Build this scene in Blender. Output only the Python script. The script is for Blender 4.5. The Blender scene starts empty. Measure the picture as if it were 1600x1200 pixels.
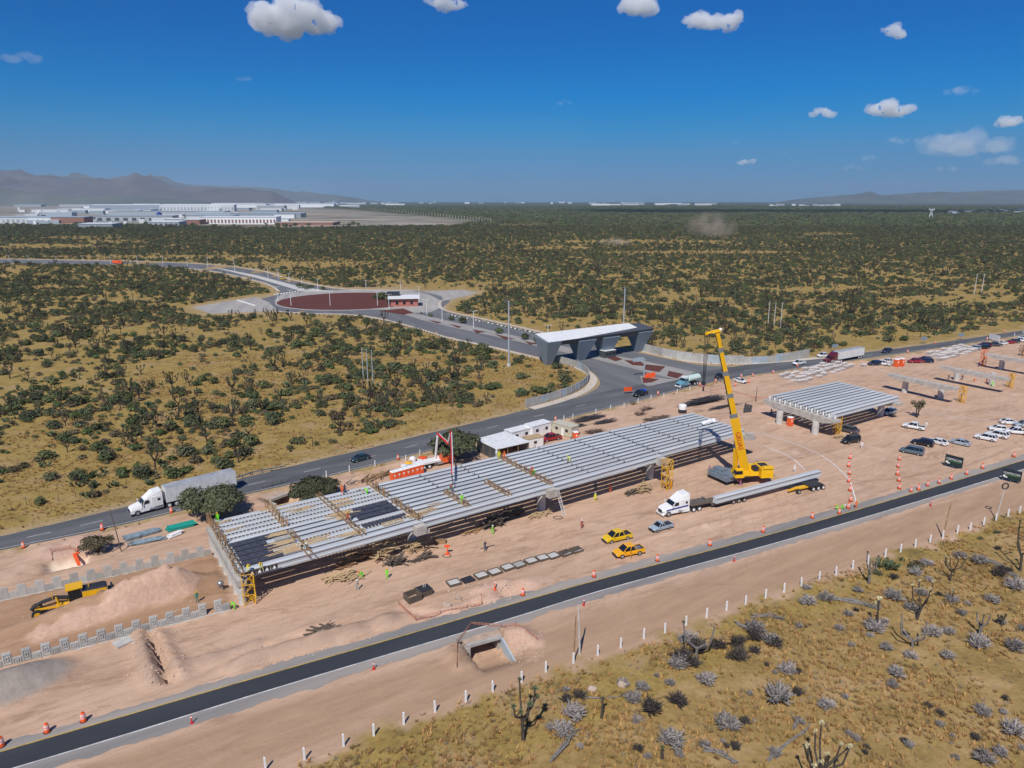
import bpy, bmesh, math, random
import numpy as np
from mathutils import Vector, Matrix, noise as mnoise
from mathutils.geometry import tessellate_polygon
HAZE=.000042; R=math.radians; rnd=random.Random(7)
scene=bpy.context.scene; COL=scene.collection
# ------------------------------------------------------------------ camera, sky, sun, exposure
CAMH=57.0; FPX=1110.0; PIT=R(14.5)
cam=bpy.data.cameras.new('camera'); camo=bpy.data.objects.new('camera',cam); COL.objects.link(camo)
cam.sensor_width=36; cam.lens=36*FPX/1600; cam.clip_start=.5; cam.clip_end=90000
camo.location=(0,0,CAMH); camo.rotation_euler=(R(90)-PIT,0,0); scene.camera=camo
SUN_EL=R(50); SH_AZ=R(16)              # shadows fall towards 16 deg right of the view direction
world=bpy.data.worlds.new('World'); scene.world=world; world.use_nodes=True
wn=world.node_tree; wn.nodes.clear()
wo=wn.nodes.new('ShaderNodeOutputWorld'); wb=wn.nodes.new('ShaderNodeBackground')
sky=wn.nodes.new('ShaderNodeTexSky'); sky.sky_type='NISHITA'; sky.sun_disc=False
sky.sun_elevation=SUN_EL; sky.sun_rotation=math.pi+SH_AZ
sky.altitude=1900; sky.air_density=1.0; sky.dust_density=.6; sky.ozone_density=3.0
hs=wn.nodes.new('ShaderNodeMix'); hs.data_type='RGBA'; hs.blend_type='MULTIPLY'; hs.inputs[0].default_value=1
tcw=wn.nodes.new('ShaderNodeTexCoord'); spw=wn.nodes.new('ShaderNodeSeparateXYZ'); rpw=wn.nodes.new('ShaderNodeValToRGB')   # deep clear highland sky: dusty blue at the horizon, saturated above
wn.links.new(tcw.outputs['Generated'],spw.inputs[0]); wn.links.new(spw.outputs[2],rpw.inputs[0]); ew=rpw.color_ramp.elements; [ew.new(.5) for _ in range(5)]
for e_,(p_,c_) in zip(ew,[(0,(.13,.245,.49)),(.03,(.12,.25,.465)),(.061,(.11,.285,.48)),(.092,(.055,.325,.545)),(.132,(.0,.325,.61)),(.20,(.0,.30,.63)),(.5,(.03,.33,.75))]): e_.position=p_; e_.color=(*c_,1)
gm=wn.nodes.new('ShaderNodeGamma'); gm.inputs[1].default_value=1.0
wn.links.new(sky.outputs[0],hs.inputs[6]); wn.links.new(rpw.outputs[0],hs.inputs[7]); wn.links.new(hs.outputs[2],gm.inputs[0]); wn.links.new(gm.outputs[0],wb.inputs[0])
wb.inputs[1].default_value=.13
wn.links.new(wb.outputs[0],wo.inputs[0])
sl=bpy.data.lights.new('sun','SUN'); sl.energy=4.5; sl.angle=R(.5); sl.color=(1,.95,.87)
so=bpy.data.objects.new('sun',sl); COL.objects.link(so)
sd=Vector((math.sin(SH_AZ)*math.cos(SUN_EL),math.cos(SH_AZ)*math.cos(SUN_EL),-math.sin(SUN_EL)))
sd_sun=sd.copy(); so.rotation_euler=sd.to_track_quat('-Z','Y').to_euler()
scene.view_settings.view_transform='Standard'; scene.view_settings.look='None'
scene.view_settings.exposure=0.0; scene.view_settings.gamma=1; scene.view_settings.use_curve_mapping=False
scene.render.engine='CYCLES'
scene.cycles.max_bounces=8; scene.cycles.transparent_max_bounces=24; scene.cycles.volume_bounces=6
# ------------------------------------------------------------------ survey: photo pixel -> point on a level plane
def G(px,py,z=0.0):
    x=(px-800)/FPX; y=-(py-600)/FPX
    dy=math.cos(PIT)+y*math.sin(PIT); dz=-math.sin(PIT)+y*math.cos(PIT)
    t=(z-CAMH)/dz
    return Vector((x*t,dy*t,z))
def hgt(px,py,ty):
    'height of an upright thing whose foot is at pixel py and top at pixel ty'
    p=G(px,py); k=(600-ty)/FPX
    # (Y sinP + (z-H) cosP) = k (Y cosP - (z-H) sinP)
    zz=(k*p.y*math.cos(PIT)-p.y*math.sin(PIT))/(math.cos(PIT)+k*math.sin(PIT))
    return zz+CAMH
# ------------------------------------------------------------------ helpers
class MB:
    def __init__(s): s.v=[]; s.f=[]; s.m=[]
    def add(s,vs,fs,m=0):
        o=len(s.v); s.v+= [tuple(v) for v in vs]; s.f+=[tuple(i+o for i in f) for f in fs]; s.m+=[m]*len(fs); return s
    def box(s,c,d,rz=0,m=0,top=1.0,topy=None):
        hx,hy,hz=d[0]/2,d[1]/2,d[2]/2; cs,sn=math.cos(rz),math.sin(rz); vs=[]
        ty=top if topy is None else topy
        for z in (-1,1):
            kx=top if z>0 else 1; ky=ty if z>0 else 1
            for x,y in((-1,-1),(1,-1),(1,1),(-1,1)):
                X=x*hx*kx;Y=y*hy*ky
                vs.append((c[0]+X*cs-Y*sn,c[1]+X*sn+Y*cs,c[2]+z*hz))
        return s.add(vs,[(3,2,1,0),(4,5,6,7),(0,1,5,4),(1,2,6,5),(2,3,7,6),(3,0,4,7)],m)
    def hexa(s,p,m=0):   # 8 explicit points bottom 4 (ccw) then top 4
        return s.add(p,[(3,2,1,0),(4,5,6,7),(0,1,5,4),(1,2,6,5),(2,3,7,6),(3,0,4,7)],m)
    def bar(s,a,b,w,h=None,m=0):
        a=Vector(a);b=Vector(b);h=h or w; d=(b-a)
        if d.length<1e-6: return s
        d.normalize(); up=Vector((0,0,1)) if abs(d.z)<.95 else Vector((1,0,0))
        r=d.cross(up).normalized()*w/2; u=r.cross(d).normalized()*h/2
        return s.hexa([a-r-u,a+r-u,b+r-u,b-r-u,a-r+u,a+r+u,b+r+u,b-r+u],m)
    def tube(s,pts,rad,n=8,m=0,cap=True):
        pts=[Vector(p) for p in pts]; o=[]; vs=[];fs=[]
        if not hasattr(rad,'__len__'): rad=[rad]*len(pts)
        pr=None
        for i,p in enumerate(pts):
            d=(pts[min(i+1,len(pts)-1)]-pts[max(i-1,0)])
            d=d.normalized() if d.length>1e-7 else Vector((0,0,1))
            if pr is None:
                up=Vector((0,0,1)) if abs(d.z)<.9 else Vector((1,0,0)); r=d.cross(up).normalized()
            else:
                r=(pr-d*pr.dot(d)); r=r.normalized() if r.length>1e-5 else pr
            pr=r; u=r.cross(d)
            for k in range(n):
                a=2*math.pi*k/n; vs.append(p+(r*math.cos(a)+u*math.sin(a))*rad[i])
        for i in range(len(pts)-1):
            for k in range(n):
                k2=(k+1)%n; fs.append((i*n+k,i*n+k2,(i+1)*n+k2,(i+1)*n+k))
        if cap: fs.append(tuple(range(n))); fs.append(tuple((len(pts)-1)*n+k for k in reversed(range(n))))
        return s.add(vs,fs,m)
    def cyl(s,c,r,h,n=16,m=0,r2=None,axis='z'):
        c=Vector(c); r2=r if r2 is None else r2
        ax={'z':Vector((0,0,1)),'y':Vector((0,1,0)),'x':Vector((1,0,0))}[axis]
        return s.tube([c,c+ax*h],[r,r2],n,m)
    def prism(s,poly,z0,z1,m=0):
        n=len(poly); vs=[(p[0],p[1],z0) for p in poly]+[(p[0],p[1],z1) for p in poly]
        fs=[tuple(reversed(range(n))),tuple(range(n,2*n))]+[(i,(i+1)%n,n+(i+1)%n,n+i) for i in range(n)]
        return s.add(vs,fs,m)
    def extr(s,prof,y0,y1,m=0,k=1.0):  # profile in xz extruded along y ; k scales
        n=len(prof); vs=[(p[0],y0,p[1]) for p in prof]+[(p[0],y1,p[1]) for p in prof]
        fs=[tuple(range(n)),tuple(reversed(range(n,2*n)))]+[(i,n+i,n+(i+1)%n,(i+1)%n) for i in range(n)]
        return s.add(vs,fs,m)
    def ring(s,secs,m=0,close=True):   # list of sections (equal count) lofted
        n=len(secs[0]); vs=[p for q in secs for p in q]; fs=[]
        for i in range(len(secs)-1):
            for k in range(n):
                k2=(k+1)%n; fs.append((i*n+k,i*n+k2,(i+1)*n+k2,(i+1)*n+k))
        if close: fs.append(tuple(reversed(range(n)))); fs.append(tuple((len(secs)-1)*n+k for k in range(n)))
        return s.add(vs,fs,m)
    def ico(s,c,r,sub=1,m=0,jit=0,seed=0):
        bm=bmesh.new(); bmesh.ops.create_icosphere(bm,subdivisions=sub,radius=1)
        rr=random.Random(seed); r=(r,r,r) if not hasattr(r,'__len__') else r
        vs=[]
        for v in bm.verts:
            k=1+rr.uniform(-jit,jit); vs.append((c[0]+v.co.x*r[0]*k,c[1]+v.co.y*r[1]*k,c[2]+v.co.z*r[2]*k))
        fs=[tuple(v.index for v in f.verts) for f in bm.faces]; bm.free()
        return s.add(vs,fs,m)
    def mesh(s,name,mats,smooth=False):
        me=bpy.data.meshes.new(name); me.from_pydata(s.v,[],s.f)
        for m in (mats if isinstance(mats,(list,tuple)) else [mats]): me.materials.append(m)
        if any(s.m): me.polygons.foreach_set('material_index',s.m)
        if smooth: me.polygons.foreach_set('use_smooth',[True]*len(me.polygons))
        me.update(); return me
    def build(s,name,mats,parent=None,loc=None,rz=None,smooth=False,kind=None,label=None):
        return obj(name,s.mesh(name,mats,smooth),parent,loc,rz,kind,label)
def obj(name,me,parent=None,loc=None,rz=None,kind=None,label=None):
    o=bpy.data.objects.new(name,me); COL.objects.link(o)
    if parent: o.parent=parent
    if loc is not None: o.location=loc
    if rz is not None: o.rotation_euler=(0,0,rz)
    if kind: o['kind']=kind
    if label: o['label']=label
    return o
def thing(name,label,cat,loc=(0,0,0),rz=0,group=None):
    o=bpy.data.objects.new(name,None); COL.objects.link(o); o.location=loc; o.rotation_euler=(0,0,rz)
    o.empty_display_size=.2
    o['label']=label; o['category']=cat
    if group: o['group']=group
    return o
WORKSHOP=bpy.data.scenes.new('workshop')       # empty side scene in which modifiers are baked, removed at the end
def baked(o):
    WORKSHOP.collection.objects.link(o)
    with bpy.context.temp_override(scene=WORKSHOP,view_layer=WORKSHOP.view_layers[0]):
        dg=bpy.context.evaluated_depsgraph_get(); dg.update(); me=bpy.data.meshes.new_from_object(o.evaluated_get(dg))
    bpy.data.objects.remove(o); return me
def tag(o,label,cat,group=None):
    o['label']=label; o['category']=cat
    if group: o['group']=group
    return o
KIDS={}
def kids(o):
    return [c for c in bpy.data.objects if c.parent is o]
def freeze(o):      # remember a finished thing's tree so that copying needs no search
    def walk(x): return (x,[walk(c) for c in kids(x)])
    KIDS[o.name]=walk(o); return o
def dup(root,loc,rz=0,label=None,group=None,cat=None,scale=None):
    def cp(t,par):
        c=t[0].copy(); COL.objects.link(c)
        if par: c.parent=par
        for k in t[1]: cp(k,c)
        return c
    c=cp(KIDS[root.name],None); c.location=loc; c.rotation_euler=(0,0,rz)
    if scale: c.scale=(scale,)*3 if not hasattr(scale,'__len__') else scale
    if label: c['label']=label
    if group: c['group']=group
    if cat: c['category']=cat
    return c
# ------------------------------------------------------------------ materials
def nodes(m): return m.node_tree.nodes,m.node_tree.links
def mat(name,col,rough=.7,metal=0,var=.0,vscale=1.0,bump=0,bscale=20,col2=None,spec=None,coat=0,obvar=0):
    m=bpy.data.materials.new(name); m.use_nodes=True; N,L=nodes(m); b=N['Principled BSDF']
    b.inputs['Base Color'].default_value=(*col,1); b.inputs['Roughness'].default_value=rough; b.inputs['Metallic'].default_value=metal
    if spec is not None: b.inputs['Specular IOR Level'].default_value=spec
    if coat: b.inputs['Coat Weight'].default_value=coat
    if var or bump or obvar or col2:
        tc=N.new('ShaderNodeTexCoord'); last=None
        if var or col2:
            n=N.new('ShaderNodeTexNoise'); n.inputs['Scale'].default_value=vscale; n.inputs['Detail'].default_value=6; n.inputs['Roughness'].default_value=.65
            L.new(tc.outputs['Object'],n.inputs['Vector'])
            r=N.new('ShaderNodeValToRGB'); c2=col2 or tuple(c*(1-var) for c in col); c1=col if col2 else tuple(min(1,c*(1+var*.5)) for c in col)
            r.color_ramp.elements[0].position=.32; r.color_ramp.elements[1].position=.68
            r.color_ramp.elements[0].color=(*c2,1); r.color_ramp.elements[1].color=(*c1,1)
            L.new(n.outputs[0],r.inputs[0]); last=r.outputs[0]
        if obvar:
            oi=N.new('ShaderNodeObjectInfo'); mr=N.new('ShaderNodeMapRange'); L.new(oi.outputs['Random'],mr.inputs[0])
            mr.inputs[3].default_value=1-obvar; mr.inputs[4].default_value=1+obvar
            mx=N.new('ShaderNodeVectorMath'); mx.operation='SCALE'
            if last: L.new(last,mx.inputs[0])
            else: mx.inputs[0].default_value=col
            L.new(mr.outputs[0],mx.inputs['Scale']); last=mx.outputs[0]
        if last: L.new(last,b.inputs['Base Color'])
        if bump:
            n2=N.new('ShaderNodeTexNoise'); n2.inputs['Scale'].default_value=bscale; n2.inputs['Detail'].default_value=5
            L.new(tc.outputs['Object'],n2.inputs['Vector'])
            bp=N.new('ShaderNodeBump'); bp.inputs['Strength'].default_value=bump; bp.inputs['Distance'].default_value=.1
            L.new(n2.outputs[0],bp.inputs['Height']); L.new(bp.outputs[0],b.inputs['Normal'])
    return m
M={}
M['conc']=mat('concrete',(.42,.40,.36),.85,var=.3,vscale=.9,bump=.3,bscale=9)
M['conc_l']=mat('pale_concrete',(.55,.53,.49),.85,var=.22,vscale=.7,bump=.2,bscale=8)
M['girder']=mat('pale_girder_concrete',(.53,.555,.57),.65,var=.38,vscale=.9,bump=.15,bscale=6,obvar=.10)
M['cap']=mat('pier_cap_concrete',(.46,.42,.37),.85,var=.3,vscale=.8,bump=.3,bscale=7)
M['panel']=mat('precast_panel_concrete',(.44,.43,.40),.8,var=.25,vscale=1.2,obvar=.16,bump=.2,bscale=14)
M['wood']=mat('form_timber',(.36,.22,.11),.8,var=.5,vscale=2.5,bump=.3,bscale=18,obvar=.2)
M['wood_l']=mat('pale_sawn_timber',(.50,.36,.20),.8,var=.3,vscale=3,obvar=.15)
M['wood_d']=mat('weathered_timber',(.13,.10,.075),.85,var=.4,vscale=3)
M['form']=mat('dark_form_panel',(.075,.075,.085),.35,var=.5,vscale=1.2)
M['steel']=mat('grey_steel',(.32,.34,.36),.45,.6,var=.2,vscale=3)
M['dark']=mat('dark_steel',(.035,.035,.04),.5,.2)
M['rebar']=mat('rusty_rebar',(.12,.07,.05),.8,var=.4,vscale=5)
M['rebar_d']=mat('dark_rebar_mesh',(.06,.055,.06),.7,var=.4,vscale=5)
M['rubber']=mat('tyre_rubber',(.02,.02,.022),.85)
M['rim']=mat('wheel_rim',(.55,.56,.58),.35,.7)
M['grim']=mat('yellow_wheel_rim',(.65,.36,.02),.5)
M['glass']=mat('car_glass',(.012,.016,.022),.08,0,spec=.6)
M['white']=mat('white_paint',(.80,.80,.79),.4,var=.08,vscale=2)
M['roofw']=mat('white_roof_sheet',(.74,.75,.74),.5,var=.18,vscale=1.2,bump=.1,bscale=4)
M['white_post']=mat('whitewashed_concrete',(.82,.82,.81),.7)
M['yel']=mat('machine_yellow',(.78,.42,.01),.4,var=.12,vscale=2)
M['crane']=mat('crane_yellow',(.85,.47,.008),.38,var=.08,vscale=1.0)
M['org']=mat('safety_orange',(.80,.10,.015),.55,obvar=.12)
M['orgs']=mat('orange_plastic_booth',(.78,.13,.03),.5)
M['red']=mat('pump_red',(.55,.02,.02),.4)
M['wht_refl']=mat('white_reflective_band',(.75,.72,.70),.5)
M['green_p']=mat('green_plastic_pipe',(.01,.30,.24),.5,var=.2,vscale=2)
M['grey_p']=mat('bluish_pvc_pipe',(.22,.29,.33),.5,var=.35,vscale=1.5)
M['pink']=mat('pink_outrigger_paint',(.42,.16,.26),.5)
M['blue']=mat('blue_plastic',(.01,.07,.45),.4)
M['pole']=mat('galvanised_pole',(.48,.53,.56),.45,.3)
M['brick']=mat('pink_brick',(.42,.15,.12),.85,var=.3,vscale=1.5)
M['rust']=mat('weathered_brown',(.13,.05,.03),.9,var=.4,vscale=2)
M['bark']=mat('bark',(.07,.055,.042),.9,var=.5,vscale=4)
M['bark_g']=mat('dead_grey_bark',(.22,.20,.18),.9,var=.6,vscale=4)
M['gatec']=mat('grey_blue_gate_paint',(.20,.25,.30),.5,var=.1,vscale=1)
M['gated']=mat('dark_gate_steel',(.07,.075,.085),.5)
def paint(name,c,rough=.28): 
    k='paint_'+name
    if k not in M: M[k]=mat(name+'_car_paint',c,rough,coat=.6,spec=.5,var=.06,vscale=3)
    return M[k]
def leafmat(name,c1,c2,trans=.15,osc=.3,hue=(.483,.512)):
    m=bpy.data.materials.new(name); m.use_nodes=True; N,L=nodes(m); b=N['Principled BSDF']; b.inputs['Roughness'].default_value=.75; b.inputs['Specular IOR Level'].default_value=.25
    g=N.new('ShaderNodeNewGeometry'); r=N.new('ShaderNodeValToRGB'); r.color_ramp.elements[0].color=(*c1,1); r.color_ramp.elements[1].color=(*c2,1)
    L.new(g.outputs['Random Per Island'],r.inputs[0])
    oi=N.new('ShaderNodeObjectInfo'); mr=N.new('ShaderNodeMapRange'); L.new(oi.outputs['Random'],mr.inputs[0]); mr.inputs[3].default_value=1-osc; mr.inputs[4].default_value=1+osc
    h=N.new('ShaderNodeHueSaturation'); L.new(r.outputs[0],h.inputs['Color']); L.new(mr.outputs[0],h.inputs['Value'])
    mr2=N.new('ShaderNodeMapRange'); wn_=N.new('ShaderNodeMath'); wn_.operation='MULTIPLY'; wn_.inputs[1].default_value=7.31; fr=N.new('ShaderNodeMath'); fr.operation='FRACT'
    L.new(oi.outputs['Random'],wn_.inputs[0]); L.new(wn_.outputs[0],fr.inputs[0]); L.new(fr.outputs[0],mr2.inputs[0]); mr2.inputs[3].default_value=hue[0]; mr2.inputs[4].default_value=hue[1]
    L.new(mr2.outputs[0],h.inputs['Hue'])
    L.new(h.outputs[0],b.inputs['Base Color']); return m
M['lf_mesq']=leafmat('mesquite_leaf',(.05,.062,.03),(.115,.125,.065))
M['lf_bush']=leafmat('bush_leaf',(.045,.062,.022),(.13,.15,.06))
M['lf_green']=leafmat('fresh_green_leaf',(.045,.075,.02),(.10,.145,.045),osc=.35)
M['lf_olive']=leafmat('olive_dry_leaf',(.085,.07,.038),(.17,.14,.08))
M['cactus']=leafmat('cactus_pad',(.06,.085,.04),(.12,.155,.085))
M['yucca']=leafmat('yucca_leaf',(.055,.07,.035),(.15,.165,.09))
M['yskirt']=leafmat('yucca_dry_skirt',(.07,.055,.035),(.14,.11,.07))
M['drytwig']=leafmat('dry_twig',(.14,.11,.08),(.22,.18,.14))
M['grey_twig']=leafmat('silver_dead_twig',(.14,.125,.115),(.40,.365,.345),osc=.25)
M['dark_twig']=leafmat('dark_dead_twig',(.035,.03,.028),(.10,.085,.075),osc=.15)
M['grass']=leafmat('dry_grass_blade',(.28,.18,.06),(.52,.345,.125),osc=.3,hue=(.476,.50))
M['grass_g']=leafmat('olive_grass_blade',(.20,.145,.05),(.32,.235,.08),osc=.3,hue=(.48,.505))
M['bloss']=leafmat('pale_blossom',(.55,.50,.28),(.75,.70,.45))
M['rock']=mat('pale_rock',(.48,.37,.29),.9,var=.3,vscale=2,obvar=.15)
# ------------------------------------------------------------------ surveyed lines
def P2(l,z=0): return np.array([[G(a,b,z).x,G(a,b,z).y] for a,b in l])
def cr(pts,n=8):
    pts=np.asarray(pts,float); P=np.vstack([2*pts[0]-pts[1],pts,2*pts[-1]-pts[-2]]); out=[]
    for i in range(1,len(P)-2):
        for k in range(n):
            t=k/n; a,b,c,d=P[i-1],P[i],P[i+1],P[i+2]
            out.append(.5*((2*b)+(-a+c)*t+(2*a-5*b+4*c-d)*t*t+(-a+3*b-3*c+d)*t**3))
    out.append(P[-2]); return np.array(out)
LOWX=[-220,0,200,400,600,800,950,1200,1400,1600,1800]
def lowl(ys): return cr(P2(list(zip(LOWX,ys))))
L_sh=lowl([1228,1163,1105,1047,989,932,890,824,769,710,648]); L_yel=lowl([1241,1175,1117,1059,1002,944,902,836,779,719,657])
L_wh=lowl([1274,1207,1147,1085,1025,966,920,852,794,733,670]); L_nr=lowl([1294,1226,1164,1102,1040,976,930,860,801,738,675])
U_top=cr(P2([(-160,872),(0,838),(100,815),(200,791),(300,767),(400,742),(500,718),(600,695),(662,679),(740,661),(825,640),(900,622),(1000,600),(1100,580),(1200,566),(1300,557),(1450,538),(1600,516),(1800,486)]))
U_bot=cr(P2([(-160,895),(0,860),(100,840),(200,818),(300,794),(400,769),(500,747),(600,723),(665,706),(740,689),(825,668),(900,650),(1000,626),(1100,600),(1200,583),(1300,568),(1450,546),(1600,523),(1800,492)]))
BLV=[(-160,405),(0,405),(150,407),(300,412),(400,423),(450,437),(515,450),(575,454),(655,454),(690,461),(703,470),(692,480),(700,488),(750,499),(800,510),(860,524),(930,537),(995,550),(1050,562),(1100,571),(1170,577),(1080,600),(940,632),(845,652),(780,663),(830,645),(880,629),(915,616),(933,606),(937,595),(925,581),(900,570),(860,562),(840,557),(770,541),(700,526),(650,511),(600,498),(550,491),(480,489),(425,485),(405,477),(404,468),(428,462),(438,455),(425,447),(400,439),(325,423),(225,415),(0,411),(-160,411)]
BLVp=cr(P2(BLV+[BLV[0]]),3)[:-1]
SITE=[(-250,930),(0,862),(200,822),(400,772),(600,726),(825,671),(1000,629),(1100,603),(1200,585),(1325,567),(1450,549),(1600,526),(1850,490),(1850,735),(1600,800),(1470,847),(1320,893),(1190,938),(1040,995),(900,1040),(770,1085),(630,1134),(530,1170),(380,1225),(-250,1420)]
SITEp=cr(P2(SITE+[SITE[0]]),3)[:-1]
INDp=P2([(-100,357),(60,352),(240,352),(440,356),(700,352),(745,345),(560,328),(470,322),(300,315),(-100,315)])
def inpoly(x,y,poly):
    c=np.zeros(x.shape,bool); n=len(poly); j=n-1
    for i in range(n):
        xi,yi=poly[i]; xj,yj=poly[j]
        if yi!=yj:
            c^=((yi>y)!=(yj>y))&(x<(xj-xi)*(y-yi)/(yj-yi)+xi)
        j=i
    return c
def segd(x,y,pts,closed=False):
    d=np.full(x.shape,1e9); P=list(pts)+([pts[0]] if closed else [])
    for a,b in zip(P[:-1],P[1:]):
        ax,ay=a;bx,by=b; dx,dy=bx-ax,by-ay; L2=dx*dx+dy*dy+1e-9
        t=np.clip(((x-ax)*dx+(y-ay)*dy)/L2,0,1); d=np.minimum(d,np.hypot(x-ax-t*dx,y-ay-t*dy))
    return d
def sd(x,y,poly): return np.where(inpoly(x,y,poly),1,-1)*segd(x,y,poly,True)   # + inside
def h2(i,j,s):
    v=np.sin(i*127.1+j*311.7+s*74.7)*43758.5453; return v-np.floor(v)
def vn(x,y,s=0):
    i=np.floor(x);j=np.floor(y);u=x-i;v=y-j;u=u*u*(3-2*u);v=v*v*(3-2*v)
    return (h2(i,j,s)*(1-u)+h2(i+1,j,s)*u)*(1-v)+(h2(i,j+1,s)*(1-u)+h2(i+1,j+1,s)*u)*v
def fbm(x,y,s=0,o=4):
    r=0;a=.5;t=0
    for k in range(o): r=r+a*vn(x*2**k,y*2**k,s+k*13); t+=a; a*=.5
    return r/t
def ss(x,a,b): t=np.clip((x-a)/(b-a),0,1); return t*t*(3-2*t)
U_poly=np.vstack([U_top,U_bot[::-1]]); L_poly=np.vstack([L_sh,L_nr[::-1]])
W_near=P2([(-60,1062),(362,952)]); W_far=P2([(-60,956),(335,868)])
EMB=P2([(-60,1062),(362,952),(335,868),(-60,956)])
e_ax=Vector((W_near[1]-W_near[0])).normalized()   # road direction
SEGB=[]
def ridge(p0,p1,w,h,rough=.5,tint=0,pw=1.0):
    a=G(*p0);b=G(*p1); SEGB.append((a.x,a.y,b.x,b.y,w,h,rough,tint,pw))
ridge((232,990),(263,1062),.75,-1.7,.3,2,.5); ridge((222,992),(240,1064),1.9,1.1,.6,2); ridge((246,992),(282,1058),1.6,.8,.6,0)
ridge((60,1003),(200,960),1.6,.5,.6,3); ridge((195,957),(290,929),2.5,1.0,.5,3); ridge((0,1022),(230,955),1.3,.3,.6)
ridge((262,1048),(400,1008),1.5,.55,.7,2); ridge((400,1008),(560,960),1.2,.35,.8)
ridge((625,950),(690,962),1.0,-.5,.5,3); ridge((690,958),(752,938),1.2,.5,.7,3); ridge((745,925),(790,912),1.6,.7,.8,3)
ridge((940,858),(1100,822),1.0,.35,.6); ridge((1100,822),(1240,790),1.0,.3,.6); ridge((1240,720),(1330,700),1.2,.25,.6)
ridge((1500,735),(1590,700),1.0,.35,.6); ridge((560,742),(640,724),1.3,-1.0,.4,2); ridge((545,752),(660,728),1.5,.5,.7)
ridge((0,905),(70,872),3.0,.7,.6); ridge((70,862),(130,845),2.4,.8,.6,3)
ridge((808,988),(838,1004),1.8,.5,.5,3); ridge((700,1006),(716,1040),1.4,.7,.5)
BUMPS=[]   # (cx,cy,rx,ry,rot,h,power,tint)
APRON=[P2([(296,480),(400,462),(430,466),(434,487),(330,492)]),P2([(655,453),(722,451),(750,457),(735,463),(700,472),(690,464)]),P2([(425,470),(440,457),(480,453),(545,450.5),(645,451),(672,458),(694,470),(694,482),(672,490),(640,491),(600,486),(540,484),(470,484)])]
def bump(px,py,rx,ry,h,rot=33,pw=2,tint=0,rough=.25):
    g=G(px,py); BUMPS.append((g.x,g.y,rx,ry,R(rot),h,pw,tint,rough))
for px,py in [(460,1015),(435,1023),(487,1009),(511,1001),(536,994),(560,986),(602,974),(407,1032),(380,1042)]: bump(px,py-3,1.8+rnd.random()*.6,1.5,.7+rnd.random()*.4,tint=2)
bump(10,1078,6.5,3.8,2.1,38,2,1,.08)
for k,(px,py,h) in enumerate([(60,985,.8),(110,972,.9),(160,958,1.0),(205,945,1.2),(245,932,1.5),(275,925,1.7)]): bump(px,py,6,2.6,h,33,2,0)
bump(105,879,3.0,1.9,-1.5,31,8,4); bump(95,866,6,1.6,.3,30,2,3)
bump(800,922,2.6,1.6,-1.3,33,4,3); bump(775,930,4.5,2.0,.4,33,2,3); bump(815,916,4,1.6,.35,33,2,3)
CULV=[]
for (p0_,p1_,dep,fr) in [((731,1007),(782,993),2.5,3.6),((422,783),(452,772),2.2,2.5)]:
    a=G(*p0_);b_=G(*p1_); u=(b_-a).normalized(); CULV.append((a.x,a.y,u.x,u.y,(b_-a).length,dep,fr))
bump(812,996,1.8,2.4,.6,33,2,3)
for px,py in [(1270,600),(1310,590)]: bump(px,py,9,2,-.0,30)
bump(1243,603,6,2.5,.8,25,2,2); bump(1190,588,9,4,.5,20)
bump(1225,637,10,4,-.35,20,3,3)
for px,py in [(640,930),(700,905),(900,870),(1050,840),(1250,790),(1120,790)]: bump(px,py,9,3,.12,33)
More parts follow.
